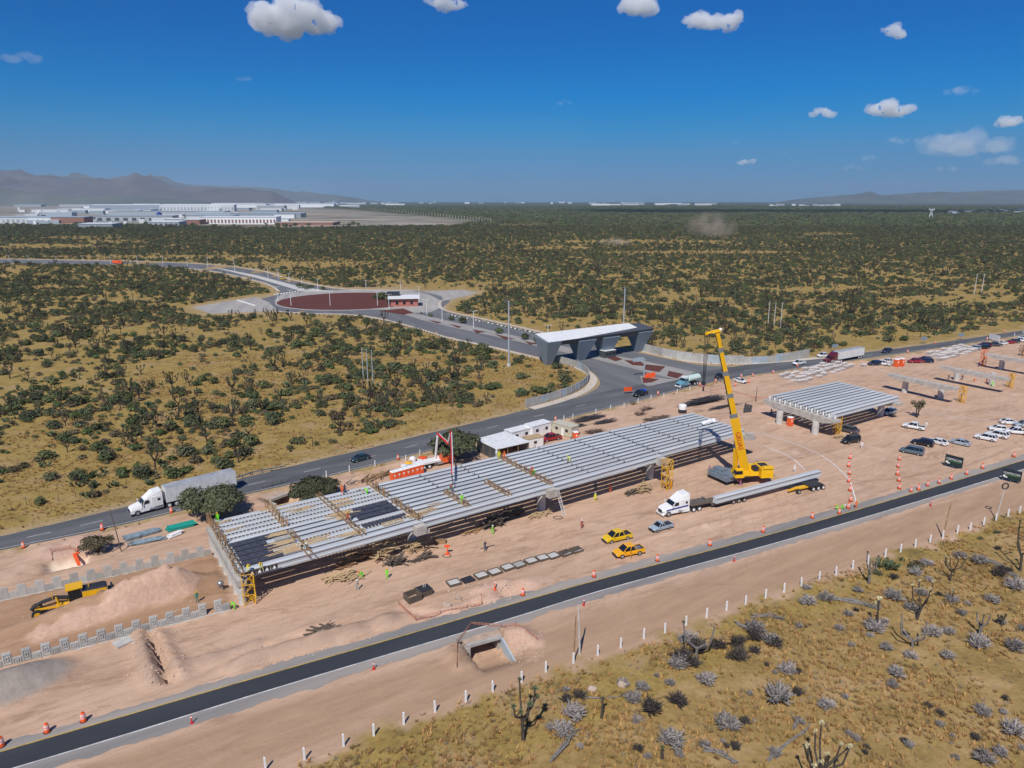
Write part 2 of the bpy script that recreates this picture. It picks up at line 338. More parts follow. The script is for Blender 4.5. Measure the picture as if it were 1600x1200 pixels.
def terrain(x,y,full=False):
    x=np.asarray(x,float);y=np.asarray(y,float)
    sU=sd(x,y,U_poly); sL=sd(x,y,L_poly); sB=sd(x,y,BLVp); sS=sd(x,y,SITEp)
    for q_ in APRON: sB=np.maximum(sB,np.where(np.hypot(x+100,y-410)<160,sd(x,y,q_),-99))
    road=np.maximum(np.maximum(sU,sL),sB)
    site=ss(sS+1.6*(fbm(x*.35,y*.35,3)-.5)*4,-1.2,1.2)
    z=(fbm(x*.12,y*.12,5)-.5)*.5*(1-site)+(fbm(x*.9,y*.9,9,3)-.5)*.22*(1-site)+(fbm(x*.5,y*.5,7,5)-.5)*.16*site
    z=z*ss(np.hypot(x,y),1400,500)
    # bermed fill between the precast walls
    sE=sd(x,y,EMB); fill=ss(sE,-.35,.35); 
    z=z+fill*(.45+.5*ss(sE,3.5,0)*0)
    # near-side shoulder drop
    t1=np.zeros_like(x);t2=np.zeros_like(x);t3=np.zeros_like(x);t4=np.zeros_like(x)
    for cx,cy,rx,ry,ro,h,pw,ti,ro_ in BUMPS:
        dx=x-cx;dy=y-cy; m=(np.abs(dx)<14)&(np.abs(dy)<14)
        u=(dx*math.cos(ro)+dy*math.sin(ro))/rx; v=(-dx*math.sin(ro)+dy*math.cos(ro))/ry
        q=(np.abs(u)**pw+np.abs(v)**pw); g=np.where(m,np.exp(-q*1.2) if pw>2 else np.clip(1.25-np.sqrt(q)*.95,0,1),0)
        g=g*(1+ro_*(fbm(x*1.7,y*1.7,21)-.5)*2)
        z=z+g*h; gg=ss(g,.12,.4)
        if ti==1:t1=np.maximum(t1,gg)
        elif ti==2:t2=np.maximum(t2,gg*.8)
        elif ti==3:t3=np.maximum(t3,gg)
        elif ti==4:t4=np.maximum(t4,ss(g,.3,.6))
    for ax_,ay_,bx_,by_,w,h,rg,ti,pw in SEGB:
        m=(x>min(ax_,bx_)-w*2)&(x<max(ax_,bx_)+w*2)&(y>min(ay_,by_)-w*2)&(y<max(ay_,by_)+w*2)
        if not m.any(): continue
        xm,ym=x[m],y[m]; wn_=(fbm(xm*.8,ym*.8,31,4)-.5)*2; d=segd(xm+wn_*w*.5*rg,ym+(fbm(xm*.8,ym*.8,37,4)-.5)*w*rg,[(ax_,ay_),(bx_,by_)])
        g=np.clip(1-d/w,0,1)**pw*(1+rg*wn_); z[m]=z[m]+g*h; tt=ss(g,.05,.4)
        if ti==2: t2[m]=np.maximum(t2[m],tt*.8)
        if ti==3: t3[m]=np.maximum(t3[m],tt)
    k=ss(road,-.7,.1); z=z*(1-k)-.07*ss(road,-.1,.8)
    for (ax_,ay_,ux,uy,LL,dep,fr) in CULV:
        s_=(x-ax_)*ux+(y-ay_)*uy; d_=-(x-ax_)*uy+(y-ay_)*ux
        m=ss(s_,-.55,-.05)*ss(s_,LL+1.8*ss(d_,0,-3)+.5,LL)*ss(d_,3.4,3.2)*ss(d_,-fr-3.5,-fr*.5); z=np.where(m>0,z*(1-m)-dep*m,z)
    if not full: return z
    return z,site,fill,t1,t2,t3,t4,sU,sL,sB,sS,road
def GT(px,py,dz=0):
    p=G(px,py); z=tz(p.x,p.y)
    if abs(z)>.05: p=G(px,py,z)
    p.z=tz(p.x,p.y)+dz; return p
# ------------------------------------------------------------------ ground sheet
def axis(a,b,st,lo,hi,gr=1.12,mx=900):
    v=list(np.arange(a,b,st)); s=st; x=a
    left=[]
    while x>lo: s=min(s*gr,mx); x-=s; left.append(x)
    s=st; x=v[-1]; right=[]
    while x<hi: s=min(s*gr,mx); x+=s; right.append(x)
    return np.array(left[::-1]+v+right)
xs=axis(-125,215,.62,-22000,22000); ys=axis(46,265,.62,-3000,24000)
X,Y=np.meshgrid(xs,ys); Z,site,fill,t1,t2,t3,t4,sU,sL,sB,sS,road=terrain(X,Y,True)
def tz(x,y):      # fast look-up on the finished sheet
    i=min(max(int(np.searchsorted(xs,x))-1,0),len(xs)-2); j=min(max(int(np.searchsorted(ys,y))-1,0),len(ys)-2)
    u=(x-xs[i])/(xs[i+1]-xs[i]); v=(y-ys[j])/(ys[j+1]-ys[j])
    return float((GZ[j,i]*(1-u)+GZ[j,i+1]*u)*(1-v)+(GZ[j+1,i]*(1-u)+GZ[j+1,i+1]*u)*v)
GZ=Z
def grid_mesh(name,X,Y,Z):
    ny,nx=X.shape; me=bpy.data.meshes.new(name); n=nx*ny
    me.vertices.add(n); me.vertices.foreach_set('co',np.stack([X,Y,Z],-1).astype(np.float32).ravel())
    i=np.arange(n).reshape(ny,nx); q=np.stack([i[:-1,:-1],i[:-1,1:],i[1:,1:],i[1:,:-1]],-1).reshape(-1,4)
    me.loops.add(q.size); me.loops.foreach_set('vertex_index',q.ravel().astype(np.int32))
    me.polygons.add(len(q)); me.polygons.foreach_set('loop_start',np.arange(0,q.size,4,dtype=np.int32)); me.polygons.foreach_set('loop_total',np.full(len(q),4,dtype=np.int32))
    me.polygons.foreach_set('use_smooth',np.ones(len(q),bool)); me.update(calc_edges=True); me.validate(); return me
gme=grid_mesh('ground',X,Y,Z)
def cattr(me,name,a,b,c,d):
    at=me.color_attributes.new(name,'FLOAT_COLOR','POINT'); at.data.foreach_set('color',np.stack([a,b,c,d],-1).astype(np.float32).ravel())
DIST=np.hypot(X,Y)
far=ss(DIST,900,2200)
ind=ss(sd(X,Y,INDp),-40,60)
track=ss(segd(X,Y,P2([(-100,1330),(400,1150),(560,1105),(760,1050),(950,985),(1300,862),(1600,770),(1800,715)])),7,3)*ss(-sL,0,2)*site
verge=np.clip(ss(-np.maximum(sU,sB),4.5,.3)*(sS<0),0,1)*(DIST<900)
cattr(gme,'zone_a',site,far,ind,fill); cattr(gme,'zone_b',t1,t2,t3,t4); cattr(gme,'zone_c',track,verge,ss(segd(X,Y,W_near),3,.5)*(Y>0),ss(Y,60,45)*0+((sS<0)&(sL<0)&(Y<G(1600,800).y+40)&(sU<0)&(X*0.62+62>Y)).astype(float))
gm_=bpy.data.materials.new('earth_and_dry_grass'); gm_.use_nodes=True; N,L=nodes(gm_); B=N['Principled BSDF']; B.inputs['Roughness'].default_value=.95; B.inputs['Specular IOR Level'].default_value=.1
geo=N.new('ShaderNodeNewGeometry')
def nz(scale,detail=6,rough=.6,stretch=None,rot=0,dist=0):
    n=N.new('ShaderNodeTexNoise'); n.inputs['Scale'].default_value=scale; n.inputs['Detail'].default_value=detail; n.inputs['Roughness'].default_value=rough; n.inputs['Distortion'].default_value=dist
    mp=N.new('ShaderNodeMapping'); mp.vector_type='TEXTURE'; L.new(geo.outputs['Position'],mp.inputs[0])
    if stretch: mp.inputs['Scale'].default_value=(*stretch,1)
    mp.inputs['Rotation'].default_value=(0,0,R(rot)); L.new(mp.outputs[0],n.inputs['Vector']); return n.outputs[0]
def ramp(src,stops):
    r=N.new('ShaderNodeValToRGB'); L.new(src,r.inputs[0]); e=r.color_ramp.elements
    while len(e)<len(stops): e.new(.5)
    for k,(p,c) in enumerate(stops): e[k].position=p; e[k].color=(*c,1) if len(c)==3 else c
    return r.outputs[0]
def mix(f,a,b,mode='MIX'):
    m=N.new('ShaderNodeMix'); m.data_type='RGBA'; m.blend_type=mode
    if hasattr(f,'links'): L.new(f,m.inputs[0])
    else: m.inputs[0].default_value=f
    for s,v in ((6,a),(7,b)):
        if hasattr(v,'links'): L.new(v,m.inputs[s])
        else: m.inputs[s].default_value=(*v,1)
    return m.outputs[2]
def mth(op,a,b=None,c=None,clamp=False):
    m=N.new('ShaderNodeMath'); m.operation=op; m.use_clamp=clamp
    for s,v in enumerate((a,b,c)):
        if v is None: continue
        if hasattr(v,'links'): L.new(v,m.inputs[s])
        else: m.inputs[s].default_value=v
    return m.outputs[0]
def attr(name):
    a=N.new('ShaderNodeAttribute'); a.attribute_name=name; s=N.new('ShaderNodeSeparateColor'); L.new(a.outputs['Color'],s.inputs[0]); return s.outputs[0],s.outputs[1],s.outputs[2],a.outputs['Alpha']
aS,aF,aI,aFill=attr('zone_a'); b1,b2,b3,b4=attr('zone_b'); c1,c2,c3,c4=attr('zone_c')
big=nz(.035,5); mid=nz(.22,7,.65); fine=nz(1.6,8,.75); tiny=nz(7,6,.8)
# dry grass
g1=ramp(mid,[(.28,(.10,.075,.028)),(.42,(.24,.165,.050)),(.55,(.35,.24,.075)),(.72,(.29,.205,.10))])
g2=ramp(fine,[(.28,(.10,.076,.03)),(.48,(.31,.22,.072)),(.70,(.46,.33,.12))])
gr=mix(.5,g1,g2)
gr=mix(mth('MULTIPLY',ramp(nz(.11,5,.6),[(.52,(0,0,0)),(.66,(1,1,1))]),.55),gr,(.36,.25,.155))
gr=mix(mth('MULTIPLY',ramp(nz(.16,6,.7),[(.55,(0,0,0)),(.68,(1,1,1))]),.6),gr,(.13,.10,.045))
# foreground plot beyond the fence: paler dust between the tufts
duo=ramp(nz(.17,7,.7),[(.34,(.13,.082,.036)),(.5,(.34,.215,.095)),(.64,(.50,.335,.20))])
gr=mix(mth('MULTIPLY',c4,.92),gr,mix(.5,duo,g2))
# far woodland floor
ff=ramp(nz(.02,9,.75),[(.3,(.035,.045,.022)),(.5,(.06,.068,.03)),(.66,(.11,.10,.045)),(.8,(.20,.15,.08))])
gr=mix(aF,gr,ff)
indc=ramp(nz(.012,7,.7,(4,1),0),[(.35,(.07,.08,.06)),(.47,(.20,.19,.16)),(.56,(.36,.30,.24)),(.7,(.46,.39,.32))])
gr=mix(aI,gr,indc)
gr=mix(mth('MULTIPLY',c2,mth('MULTIPLY_ADD',fine,1.6,-.35,True)),gr,(.46,.35,.25))
# bare site earth
d1=ramp(nz(.09,7,.68,(3.2,1),33),[(.3,(.37,.255,.185)),(.48,(.48,.345,.255)),(.6,(.53,.39,.295)),(.75,(.58,.44,.345))])
d2=ramp(nz(.55,8,.75,(4,1),36,.5),[(.33,(.27,.175,.12)),(.48,(.49,.35,.255)),(.7,(.60,.455,.35))])
di=mix(.5,d1,d2)
di=mix(mth('MULTIPLY',ramp(nz(.3,6,.8,(5,1),20,1.2),[(.54,(0,0,0)),(.64,(1,1,1))]),.6),di,(.27,.175,.12))
di=mix(mth('MULTIPLY',ramp(nz(.14,5,.7,(1.6,1),33),[(.60,(0,0,0)),(.72,(1,1,1))]),.5),di,(.27,.225,.19))
# wheel tracks
wv=N.new('ShaderNodeTexWave'); wv.wave_type='BANDS'; wv.bands_direction='Y'; wv.inputs['Scale'].default_value=.22; wv.inputs['Distortion'].default_value=3.0; wv.inputs['Detail'].default_value=3; wv.inputs['Detail Scale'].default_value=.35
mp=N.new('ShaderNodeMapping'); mp.vector_type='TEXTURE'; mp.inputs['Rotation'].default_value=(0,0,R(32)); mp.inputs['Scale'].default_value=(3,1,1); L.new(geo.outputs['Position'],mp.inputs[0]); L.new(mp.outputs[0],wv.inputs[0])
tr=mth('MULTIPLY',ramp(wv.outputs[1],[(.78,(0,0,0)),(.95,(1,1,1))]),mth('MULTIPLY_ADD',nz(.12,3),1.5,-.5,True))
di=mix(mth('MULTIPLY',tr,.6),di,(.34,.235,.165))
wv=N.new('ShaderNodeTexWave'); wv.wave_type='BANDS'; wv.bands_direction='Y'; wv.inputs['Scale'].default_value=.16; wv.inputs['Distortion'].default_value=7.0; wv.inputs['Detail'].default_value=2; wv.inputs['Detail Scale'].default_value=.18
mp=N.new('ShaderNodeMapping'); mp.vector_type='TEXTURE'; mp.inputs['Rotation'].default_value=(0,0,R(75)); mp.inputs['Scale'].default_value=(2.5,1,1); L.new(geo.outputs['Position'],mp.inputs[0]); L.new(mp.outputs[0],wv.inputs[0])
tr2=mth('MULTIPLY',ramp(wv.outputs[1],[(.90,(0,0,0)),(.97,(1,1,1))]),ramp(nz(.06,3),[(.48,(0,0,0)),(.58,(1,1,1))]))
di=mix(mth('MULTIPLY',tr2,.2),di,(.33,.225,.16))
di=mix(mth('MULTIPLY',ramp(nz(.08,6,.75),[(.58,(0,0,0)),(.68,(1,1,1))]),.6),di,(.60,.47,.385))
di=mix(mth('MULTIPLY',aFill,.68),di,ramp(nz(.5,7,.7,(5,1),33),[(.3,(.20,.115,.06)),(.5,(.30,.18,.10)),(.7,(.42,.29,.20))]))
di=mix(mth('MULTIPLY',c1,.8),di,ramp(nz(.5,6,.7,(7,1),33,.3),[(.3,(.30,.205,.135)),(.55,(.38,.265,.18)),(.75,(.44,.315,.225))]))
di=mix(b1,di,ramp(nz(.9,6,.7,(1,3),40),[(.3,(.25,.225,.20)),(.7,(.36,.33,.30))]))
di=mix(mth('MULTIPLY',b2,.7),di,(.36,.27,.215))
di=mix(mth('MULTIPLY',b3,.8),di,ramp(fine,[(.35,(.47,.31,.235)),(.65,(.60,.455,.37))]))
di=mix(b4,di,(.68,.60,.50))
col=mix(aS,gr,di)
sp=ramp(tiny,[(.25,(.80,.80,.80)),(.5,(1,1,1)),(.8,(1.12,1.12,1.12))])
col=mix(mth('MULTIPLY_ADD',aF,-1,1),col,mix(1,col,sp,'MULTIPLY'))
tw=N.new('ShaderNodeMix'); tw.data_type='RGBA'; tw.blend_type='MULTIPLY'; L.new(aS,tw.inputs[0]); L.new(col,tw.inputs[6]); tw.inputs[7].default_value=(1.07,1.0,.94,1); L.new(tw.outputs[2],B.inputs['Base Color'])
bp=N.new('ShaderNodeBump'); bp.inputs['Strength'].default_value=.55; bp.inputs['Distance'].default_value=.25
hh=mth('ADD',mth('MULTIPLY',fine,.6),mth('MULTIPLY',tiny,.18)); hh=mth('ADD',hh,mth('MULTIPLY',nz(.5,6,.7,(4,1),34),.7)); hh=mth('MULTIPLY',hh,mth('MULTIPLY_ADD',aF,-.8,1))
L.new(hh,bp.inputs['Height']); L.new(bp.outputs[0],B.inputs['Normal'])
gme.materials.append(gm_); ground=obj('ground',gme,kind='structure')
# ------------------------------------------------------------------ roads
def roadmat(name,c,c2,lane=None,scale=.3,rot=33,worn=.4,crack=0):
    global N,L,B,geo
    m=bpy.data.materials.new(name); m.use_nodes=True; N,L=nodes(m); B=N['Principled BSDF']; B.inputs['Roughness'].default_value=.85; B.inputs['Specular IOR Level'].default_value=.25; geo=N.new('ShaderNodeNewGeometry')
    a=ramp(nz(scale,6,.65,(6,1),rot),[(.3,c),(.7,c2)])
    a=mix(mth('MULTIPLY',nz(9,3,.8),.3),a,c2)
    if lane:
        a=mix(mth('MULTIPLY',ramp(nz(.16,4,.6,(14,1),rot),[(.45,(0,0,0)),(.62,(1,1,1))]),worn),a,lane)
    L.new(a,B.inputs['Base Color'])
    bp=N.new('ShaderNodeBump'); bp.inputs['Strength'].default_value=.2; bp.inputs['Distance'].default_value=.05; L.new(nz(12,4),bp.inputs['Height']); L.new(bp.outputs[0],B.inputs['Normal'])
    return m
M['asph']=roadmat('worn_asphalt',(.07,.075,.082),(.15,.153,.155),(.055,.058,.065),rot=31)
M['asph_d']=roadmat('fresh_dark_asphalt',(.034,.038,.046),(.05,.055,.064),(.028,.032,.04),rot=33)
M['shld']=roadmat('dusty_shoulder_asphalt',(.25,.235,.22),(.39,.335,.285),(.15,.155,.16),rot=33,worn=.6)
M['blv']=roadmat('boulevard_asphalt',(.10,.105,.112),(.155,.16,.168),(.22,.215,.21),rot=118,worn=.35,scale=.15)
M['pale']=roadmat('pale_road_concrete',(.30,.285,.26),(.42,.395,.36),(.24,.23,.22),rot=100)
M['side']=roadmat('sandy_sidewalk_concrete',(.46,.40,.335),(.58,.51,.44),rot=100)
M['tezo']=roadmat('red_volcanic_gravel',(.085,.026,.02),(.14,.045,.034),(.11,.05,.035),rot=0,scale=.6)
M['line_y']=mat('yellow_road_paint',(.50,.34,.06),.7,var=.45,vscale=.6)
M['line_w']=mat('white_road_paint',(.62,.61,.59),.7,var=.4,vscale=.6)
def ribbon(name,A,Bp,z,m,kind='structure',th=.0):
    n=len(A); Z=z; b=MB()
    vs=[(p[0],p[1],Z) for p in A]+[(p[0],p[1],Z) for p in Bp]
    fs=[(i,i+1,n+i+1,n+i) for i in range(n-1)]
    a0=Vector(A[0]);a1=Vector(A[1]);b0=Vector(Bp[0])
    if (a1-a0).cross(b0-a0)<0: fs=[tuple(reversed(f)) for f in fs]
    b.add(vs,fs)
    if th:
        o=len(b.v); b.add([(p[0],p[1],Z-th) for p in A]+[(p[0],p[1],Z-th) for p in Bp],[])
        b.f+=[(i,i+1,o+i+1,o+i) for i in range(n-1)]+[(n+i,n+i+1,o+n+i+1,o+n+i) for i in range(n-1)]; b.m+=[0]*(2*n-2)
    return b.build(name,m,kind=kind)
def polysheet(name,pts,z,m,th=0.0,kind='structure'):
    ps=[Vector((p[0],p[1],z)) for p in pts]; tri=tessellate_polygon([ps]); b=MB(); n=len(ps)
    fs=[]
    for t in tri:
        a,bb,c=[ps[i] for i in t]
        fs.append(tuple(t) if (bb-a).cross(c-a).z>0 else tuple(reversed(t)))
    b.add(ps,fs)
    if th:
        b.add([(p[0],p[1],z-th) for p in pts],[]); b.f+=[(i,(i+1)%n,n+(i+1)%n,n+i) for i in range(n)]; b.m+=[0]*n
    return b.build(name,m,kind=kind)
def wob(P,a,s):  # uneven edge
    P=np.array(P); q=cr(P,10); return q+np.stack([(fbm(q[:,0]*.5,q[:,1]*.5,s,5)-.5)*a,(fbm(q[:,0]*.5,q[:,1]*.5,s+9,5)-.5)*a],-1)
ribbon('service_road_shoulder',wob(L_sh,1.2,1),wob(L_nr,1.3,2),.02,M['shld'],th=.25)
ribbon('service_road',L_yel,L_wh,.034,M['asph_d'])
def lineoff(P,o0,o1):
    P=np.array(P); T=np.gradient(P,axis=0); T/=np.linalg.norm(T,axis=1)[:,None]; Nn=np.stack([-T[:,1],T[:,0]],-1); return P+Nn*o0,P+Nn*o1
ribbon('yellow_edge_line',*lineoff(L_yel,-.09,.09),.042,M['line_y']); ribbon('white_edge_line',*lineoff(L_wh,-.09,.09),.042,M['line_w'])
ribbon('highway',wob(U_top,.5,4),wob(U_bot,.5,5),.026,M['asph'],th=.2)
ribbon('white_edge_line',*lineoff(U_bot,.55,.68),.034,M['line_w'])
mid_=U_top*.5+U_bot*.5
for i in range(4,len(mid_)-2,7):
    a=Vector(mid_[i]);b_=Vector(mid_[i+1]); d=(b_-a); 
    if d.length>1: ribbon('white_lane_dash',*lineoff(np.array([a,a+d.normalized()*3.6]),-.07,.07),.034,M['line_w'])
polysheet('boulevard',BLVp,.014,M['blv'],th=.2)
# concrete aprons, roundabout collar, islands
polysheet('concrete_apron',P2([(300,480),(400,464),(420,472),(432,484),(425,486),(330,490)]),.018,M['pale'],th=.1)
polysheet('concrete_apron',P2([(655,455),(722,453),(746,457),(735,461),(694,470),(690,463),(672,458)]),.022,M['pale'],th=.1)
rc=G(545,470); rx=(G(655,470)-G(435,470)).length/2
ry=(G(545,457)-G(545,484)).length/2
def ell(c,a,b,n=64): return [(c.x+a*math.cos(2*math.pi*i/n),c.y+b*math.sin(2*math.pi*i/n)) for i in range(n)]
polysheet('roundabout_collar',P2([(428,470),(440,459),(480,455),(545,452.5),(640,453),(668,459),(690,470),(690,480),(672,488),(640,489),(600,484),(540,482),(470,482.5),(437,478)]),.022,M['pale'])
polysheet('roundabout_kerb',ell(rc,rx,ry),.16,M['conc_l'],th=.16)
polysheet('roundabout_gravel',ell(rc,rx-.6,ry-.6),.18,M['tezo'],th=.02)
M['medp']=roadmat('dusty_median_paving',(.26,.25,.235),(.36,.34,.31),(.22,.21,.2),rot=118)
MED=[(629,491),(648,490),(700,501.5),(770,517),(850,536),(940,553),(1000,563),(1087,582),(1058,594),(985,575),(915,558),(840,541),(770,525),(700,510),(655,499)]
polysheet('median_paving',P2(MED),.13,M['medp'],th=.13)
polysheet('median_gravel',P2([(592,486),(630,482),(646,489),(632,492)]),.135,M['tezo'],th=.13)
for q in [[(668,500),(690,504),(684,506)],[(700,506),(722,511),(716,513)],[(738,515),(760,519),(745,521)],[(772,522),(805,530),(790,531)],[(818,533),(842,538),(828,539)],
          [(928,552),(952,553),(973,562),(962,565)],[(975,563),(1000,565),(1012,573),(988,571)],[(1010,570),(1040,573),(1030,582),(1006,578)],[(1045,580),(1068,585),(1058,592),(1042,588)],
          [(1003,590),(1030,593),(1018,598),(1005,599)]]:
    polysheet('median_gravel',P2(q),.14,M['tezo'],th=.1)
polysheet('splitter_island',P2([(1000,588),(1040,592),(1058,594),(1012,604),(1004,600)]),.1,M['medp'],th=.1)
polysheet('left_median',P2([(330,417),(400,430),(460,446),(520,456),(470,455),(400,434)]),.13,M['conc_l'],th=.13)
def sidewalk(pts,w,side=1):
    q=cr(P2(pts),6); ribbon('sidewalk',*lineoff(q,0,side*w),.15,M['side'],th=.15)
sidewalk([(430,486),(480,489.5),(550,491.5),(600,499),(650,512),(700,527),(770,542),(840,559),(868,564),(896,570)],1.6,-1)
sidewalk([(835,640.5),(880,628),(913,615),(929,604),(933,592),(922,581),(905,573)],2.6,1)
sidewalk([(1300,559),(1237,565),(1150,570),(1075,565.5),(1000,549),(985,545)],2.6,-1)
sidewalk([(860,523),(800,509),(750,498),(700,487),(685,479),(688,470),(700,467)],1.4,-1)
sidewalk([(438,455),(425,446.5),(400,438.5),(325,422.5),(225,414.5)],1.6,1)
sidewalk([(655,453.5),(575,453.3),(515,449.3),(450,436),(400,422.2),(300,411.5),(0,404.6)],1.6,-1)
# ------------------------------------------------------------------ where a thing stands, in words
LM=[('the big mesquite by the white trailer truck',340,800),('the dark sedan on the highway',562,722),('the three slim grey poles',573,600),('the round bush beside the culvert',490,775),
    ('the red gravel roundabout',545,485),('the pink brick building',633,470),('the gate canopy',925,560),('the left noise wall',870,625),('the tall pole left of the gate',795,570),('the tall pole behind the gate',975,515),
    ('the crane tip',1120,545),('the right noise wall',1150,565),('the maroon truck',1310,565),('the white billboard',1553,530),('the pair of pale poles',1218,508),('the two poles far right',1528,460),
    ('the industrial park',200,360),('the left end of the far boulevard',60,410),('the orange truck on the boulevard',184,412),('the concrete apron left of the roundabout',350,485),
    ('the white tractor of the trailer truck',225,800),('the pump boom',700,690),('the white shed roof',785,690),('the lower left corner of the highway',20,845),('the dust plume',1110,370),('the right end of the highway',1595,510),
    ('the left edge of the view',5,600),('the bend of the boulevard',800,505),('the tanker truck',1075,600)]
LMP=[(n,)+tuple(G(x,y).xy)+(x,y) for n,x,y in LM]
FLM=[('the leaning grey utility pole',906,1022),('the brown utility pole',1472,840),('the loudspeaker pole',1556,811),('the green headed yucca',818,1150),('the box culvert',770,1020),('the forked bare yucca',1432,965),('the fallen log pile',1340,960),
     ('the lower right corner',1590,1190),('the bottom edge of the view',1000,1195),('the blossoming yucca',1484,890),('the tall bare yucca',1086,1027),('the large black cactus at the bottom',1280,1190),('the right edge of the view',1598,1000),('the silvery shrub thicket',1110,1000)]
FLMP=[(n,)+tuple(G(x,y).xy)+(x,y) for n,x,y in FLM]
def pxy(x,y,z=0):
    zz=z-CAMH; d=y*math.cos(PIT)-zz*math.sin(PIT); u=y*math.sin(PIT)+zz*math.cos(PIT)
    return 800+FPX*x/d,600-FPX*u/d
USED={}
def where(x,y,pre,fore=False,post=''):
    px,py=pxy(x,y); L_=sorted(FLMP if fore else LMP,key=lambda l:((l[3]-px)**2+((l[4]-py)*1.6)**2))
    def rel(l):
        dx=px-l[3]; dy=py-l[4]
        far_='just ' if abs(dx)+abs(dy)<22 else ('' if abs(dx)+abs(dy)<70 else 'well ')
        return far_+(('right of' if dx>0 else 'left of') if abs(dx)>abs(dy)*1.3 else ('in front of' if dy>0 else 'behind'))
    opts=[f"{pre} {rel(l)} {l[0]}" for l in L_[:2]]+[f"{pre} {rel(L_[0])} {L_[0][0]}, {rel(l)} {l[0]}" for l in L_[1:6]]+[f"{pre} {rel(L_[1])} {L_[1][0]}, {rel(l)} {l[0]}" for l in L_[2:6]]
    opts+=[f"{w_} {pre} {rel(l)} {l[0]}" for w_ in ('lone','leaning','ragged','spreading','squat','narrow') for l in L_[:2]]
    opts=[o for o in opts if len(o.split())<=16] or [' '.join(opts[0].split()[:16])]
    a=next((o for o in opts if o not in USED),opts[0])
    USED[a]=1; return a
# ------------------------------------------------------------------ plants
def leafquads(b,c,rad,n,size,m,rr,flat=.0,shell=.5,asp=1.0,low=-.3):
    for _ in range(n):
        while True:
            d=Vector((rr.gauss(0,1),rr.gauss(0,1),rr.gauss(0,1))).normalized()
            if d.z>low: break
        k=shell+(1-shell)*rr.random()**.5; k*=.82+.36*mnoise.noise(d*2.1+Vector(c)*.7)+.12
        p=Vector((c[0]+d.x*rad[0]*k,c[1]+d.y*rad[1]*k,c[2]+d.z*rad[2]*k))
        nrm=(d+Vector((rr.uniform(-1,1),rr.uniform(-1,1),rr.uniform(-.3,1)))*.8).normalized()
        t=nrm.cross(Vector((rr.uniform(-1,1),rr.uniform(-1,1),rr.uniform(-1,1)))).normalized(); u=nrm.cross(t)
        s=size*rr.uniform(.6,1.4); a=t*s*asp*.5; q=u*s*.5
        b.add([p-a*.8-q*.5,p+a*.3-q,p+a,p+a*.2+q*.9,p-a+q*.3],[(0,1,2,3,4)],m)
def bush_mesh(seed,r,h,n,size,lm,lobes=4,stem=True):
    rr=random.Random(seed); b=MB()
    for i in range(lobes):
        a=rr.uniform(0,6.28); k=rr.uniform(.15,.55)*r
        rl=r*rr.uniform(.45,.75); leafquads(b,(k*math.cos(a),k*math.sin(a),h*rr.uniform(.3,.5)),(rl,rl,h*rr.uniform(.4,.62)),n//lobes,size,0,rr)
    if stem:
        for i in range(4):
            a=rr.uniform(0,6.28); b.tube([(0,0,-.2),(.3*r*math.cos(a),.3*r*math.sin(a),h*.3),(.6*r*math.cos(a),.6*r*math.sin(a),h*.7)],[.08,.05,.02],4,1,False)
    return b.mesh('shrub',[lm,M['bark']])
def nopal_mesh(seed,r,h,n):
    rr=random.Random(seed); b=MB()
    def pad(p,d,s,yaw):
        d=d.normalized(); side=Vector((math.cos(yaw),math.sin(yaw),0)); side=(side-d*side.dot(d)).normalized(); nn=d.cross(side)*s*.09
        pr=[(0,.12),(.25,.4),(.62,.5),(.9,.32),(1,.0)]
        L=[p+d*s*t-side*s*w for t,w in pr]+[p+d*s*t+side*s*w for t,w in reversed(pr[:-1])]
        c=p+d*s*.55; k=len(L); b.add(L+[c+nn,c-nn],[(i,(i+1)%k,k) for i in range(k)]+[((i+1)%k,i,k+1) for i in range(k)],0)
        return p+d*s
    tips=[]
    for i in range(max(4,n//8)):
        a=rr.uniform(0,6.28); k=r*.5*rr.random()**.5; p=Vector((k*math.cos(a),k*math.sin(a),-.1)); d=Vector((math.cos(a)*.5,math.sin(a)*.5,1)); tips.append((p,d))
    cnt=0
    while cnt<n and tips:
        p,d=tips.pop(0); s=rr.uniform(.32,.5)*h/2.0; e=pad(p,d,s,rr.uniform(0,3.14)); cnt+=1
        if e.z<h: 
            for j in range(2 if rr.random()<.75 else 1): tips.append((e-d.normalized()*s*.08,(d.normalized()+Vector((rr.uniform(-.8,.8),rr.uniform(-.8,.8),rr.uniform(0,.5))))))
    return b.mesh('nopal',[M['cactus'],M['bark']])
def yhead(b,p,d,r,n,rr,m=0,ms=1):
    d=d.normalized()
    for i in range(n):
        while True:
            v=Vector((rr.gauss(0,1),rr.gauss(0,1),rr.gauss(0,1))).normalized()
            if v.dot(d)>-.35: break
        t=v.cross(Vector((.3,.5,.8))).normalized()*r*.11; L_=r*rr.uniform(.75,1.1)
        b.add([p+v*r*.12-t,p+v*r*.12+t,p+v*L_],[(0,1,2)],m)
    for i in range(n//3):
        a=rr.uniform(0,6.28); o=d.orthogonal().normalized(); v=(Matrix.Rotation(a,3,d)@o)*.55-d*rr.uniform(.4,1.0); t=v.cross(d).normalized()*r*.12
        b.add([p-d*r*rr.uniform(0,.7)-t,p-d*r*.2+t,p+v*r*.8],[(0,1,2)],ms)
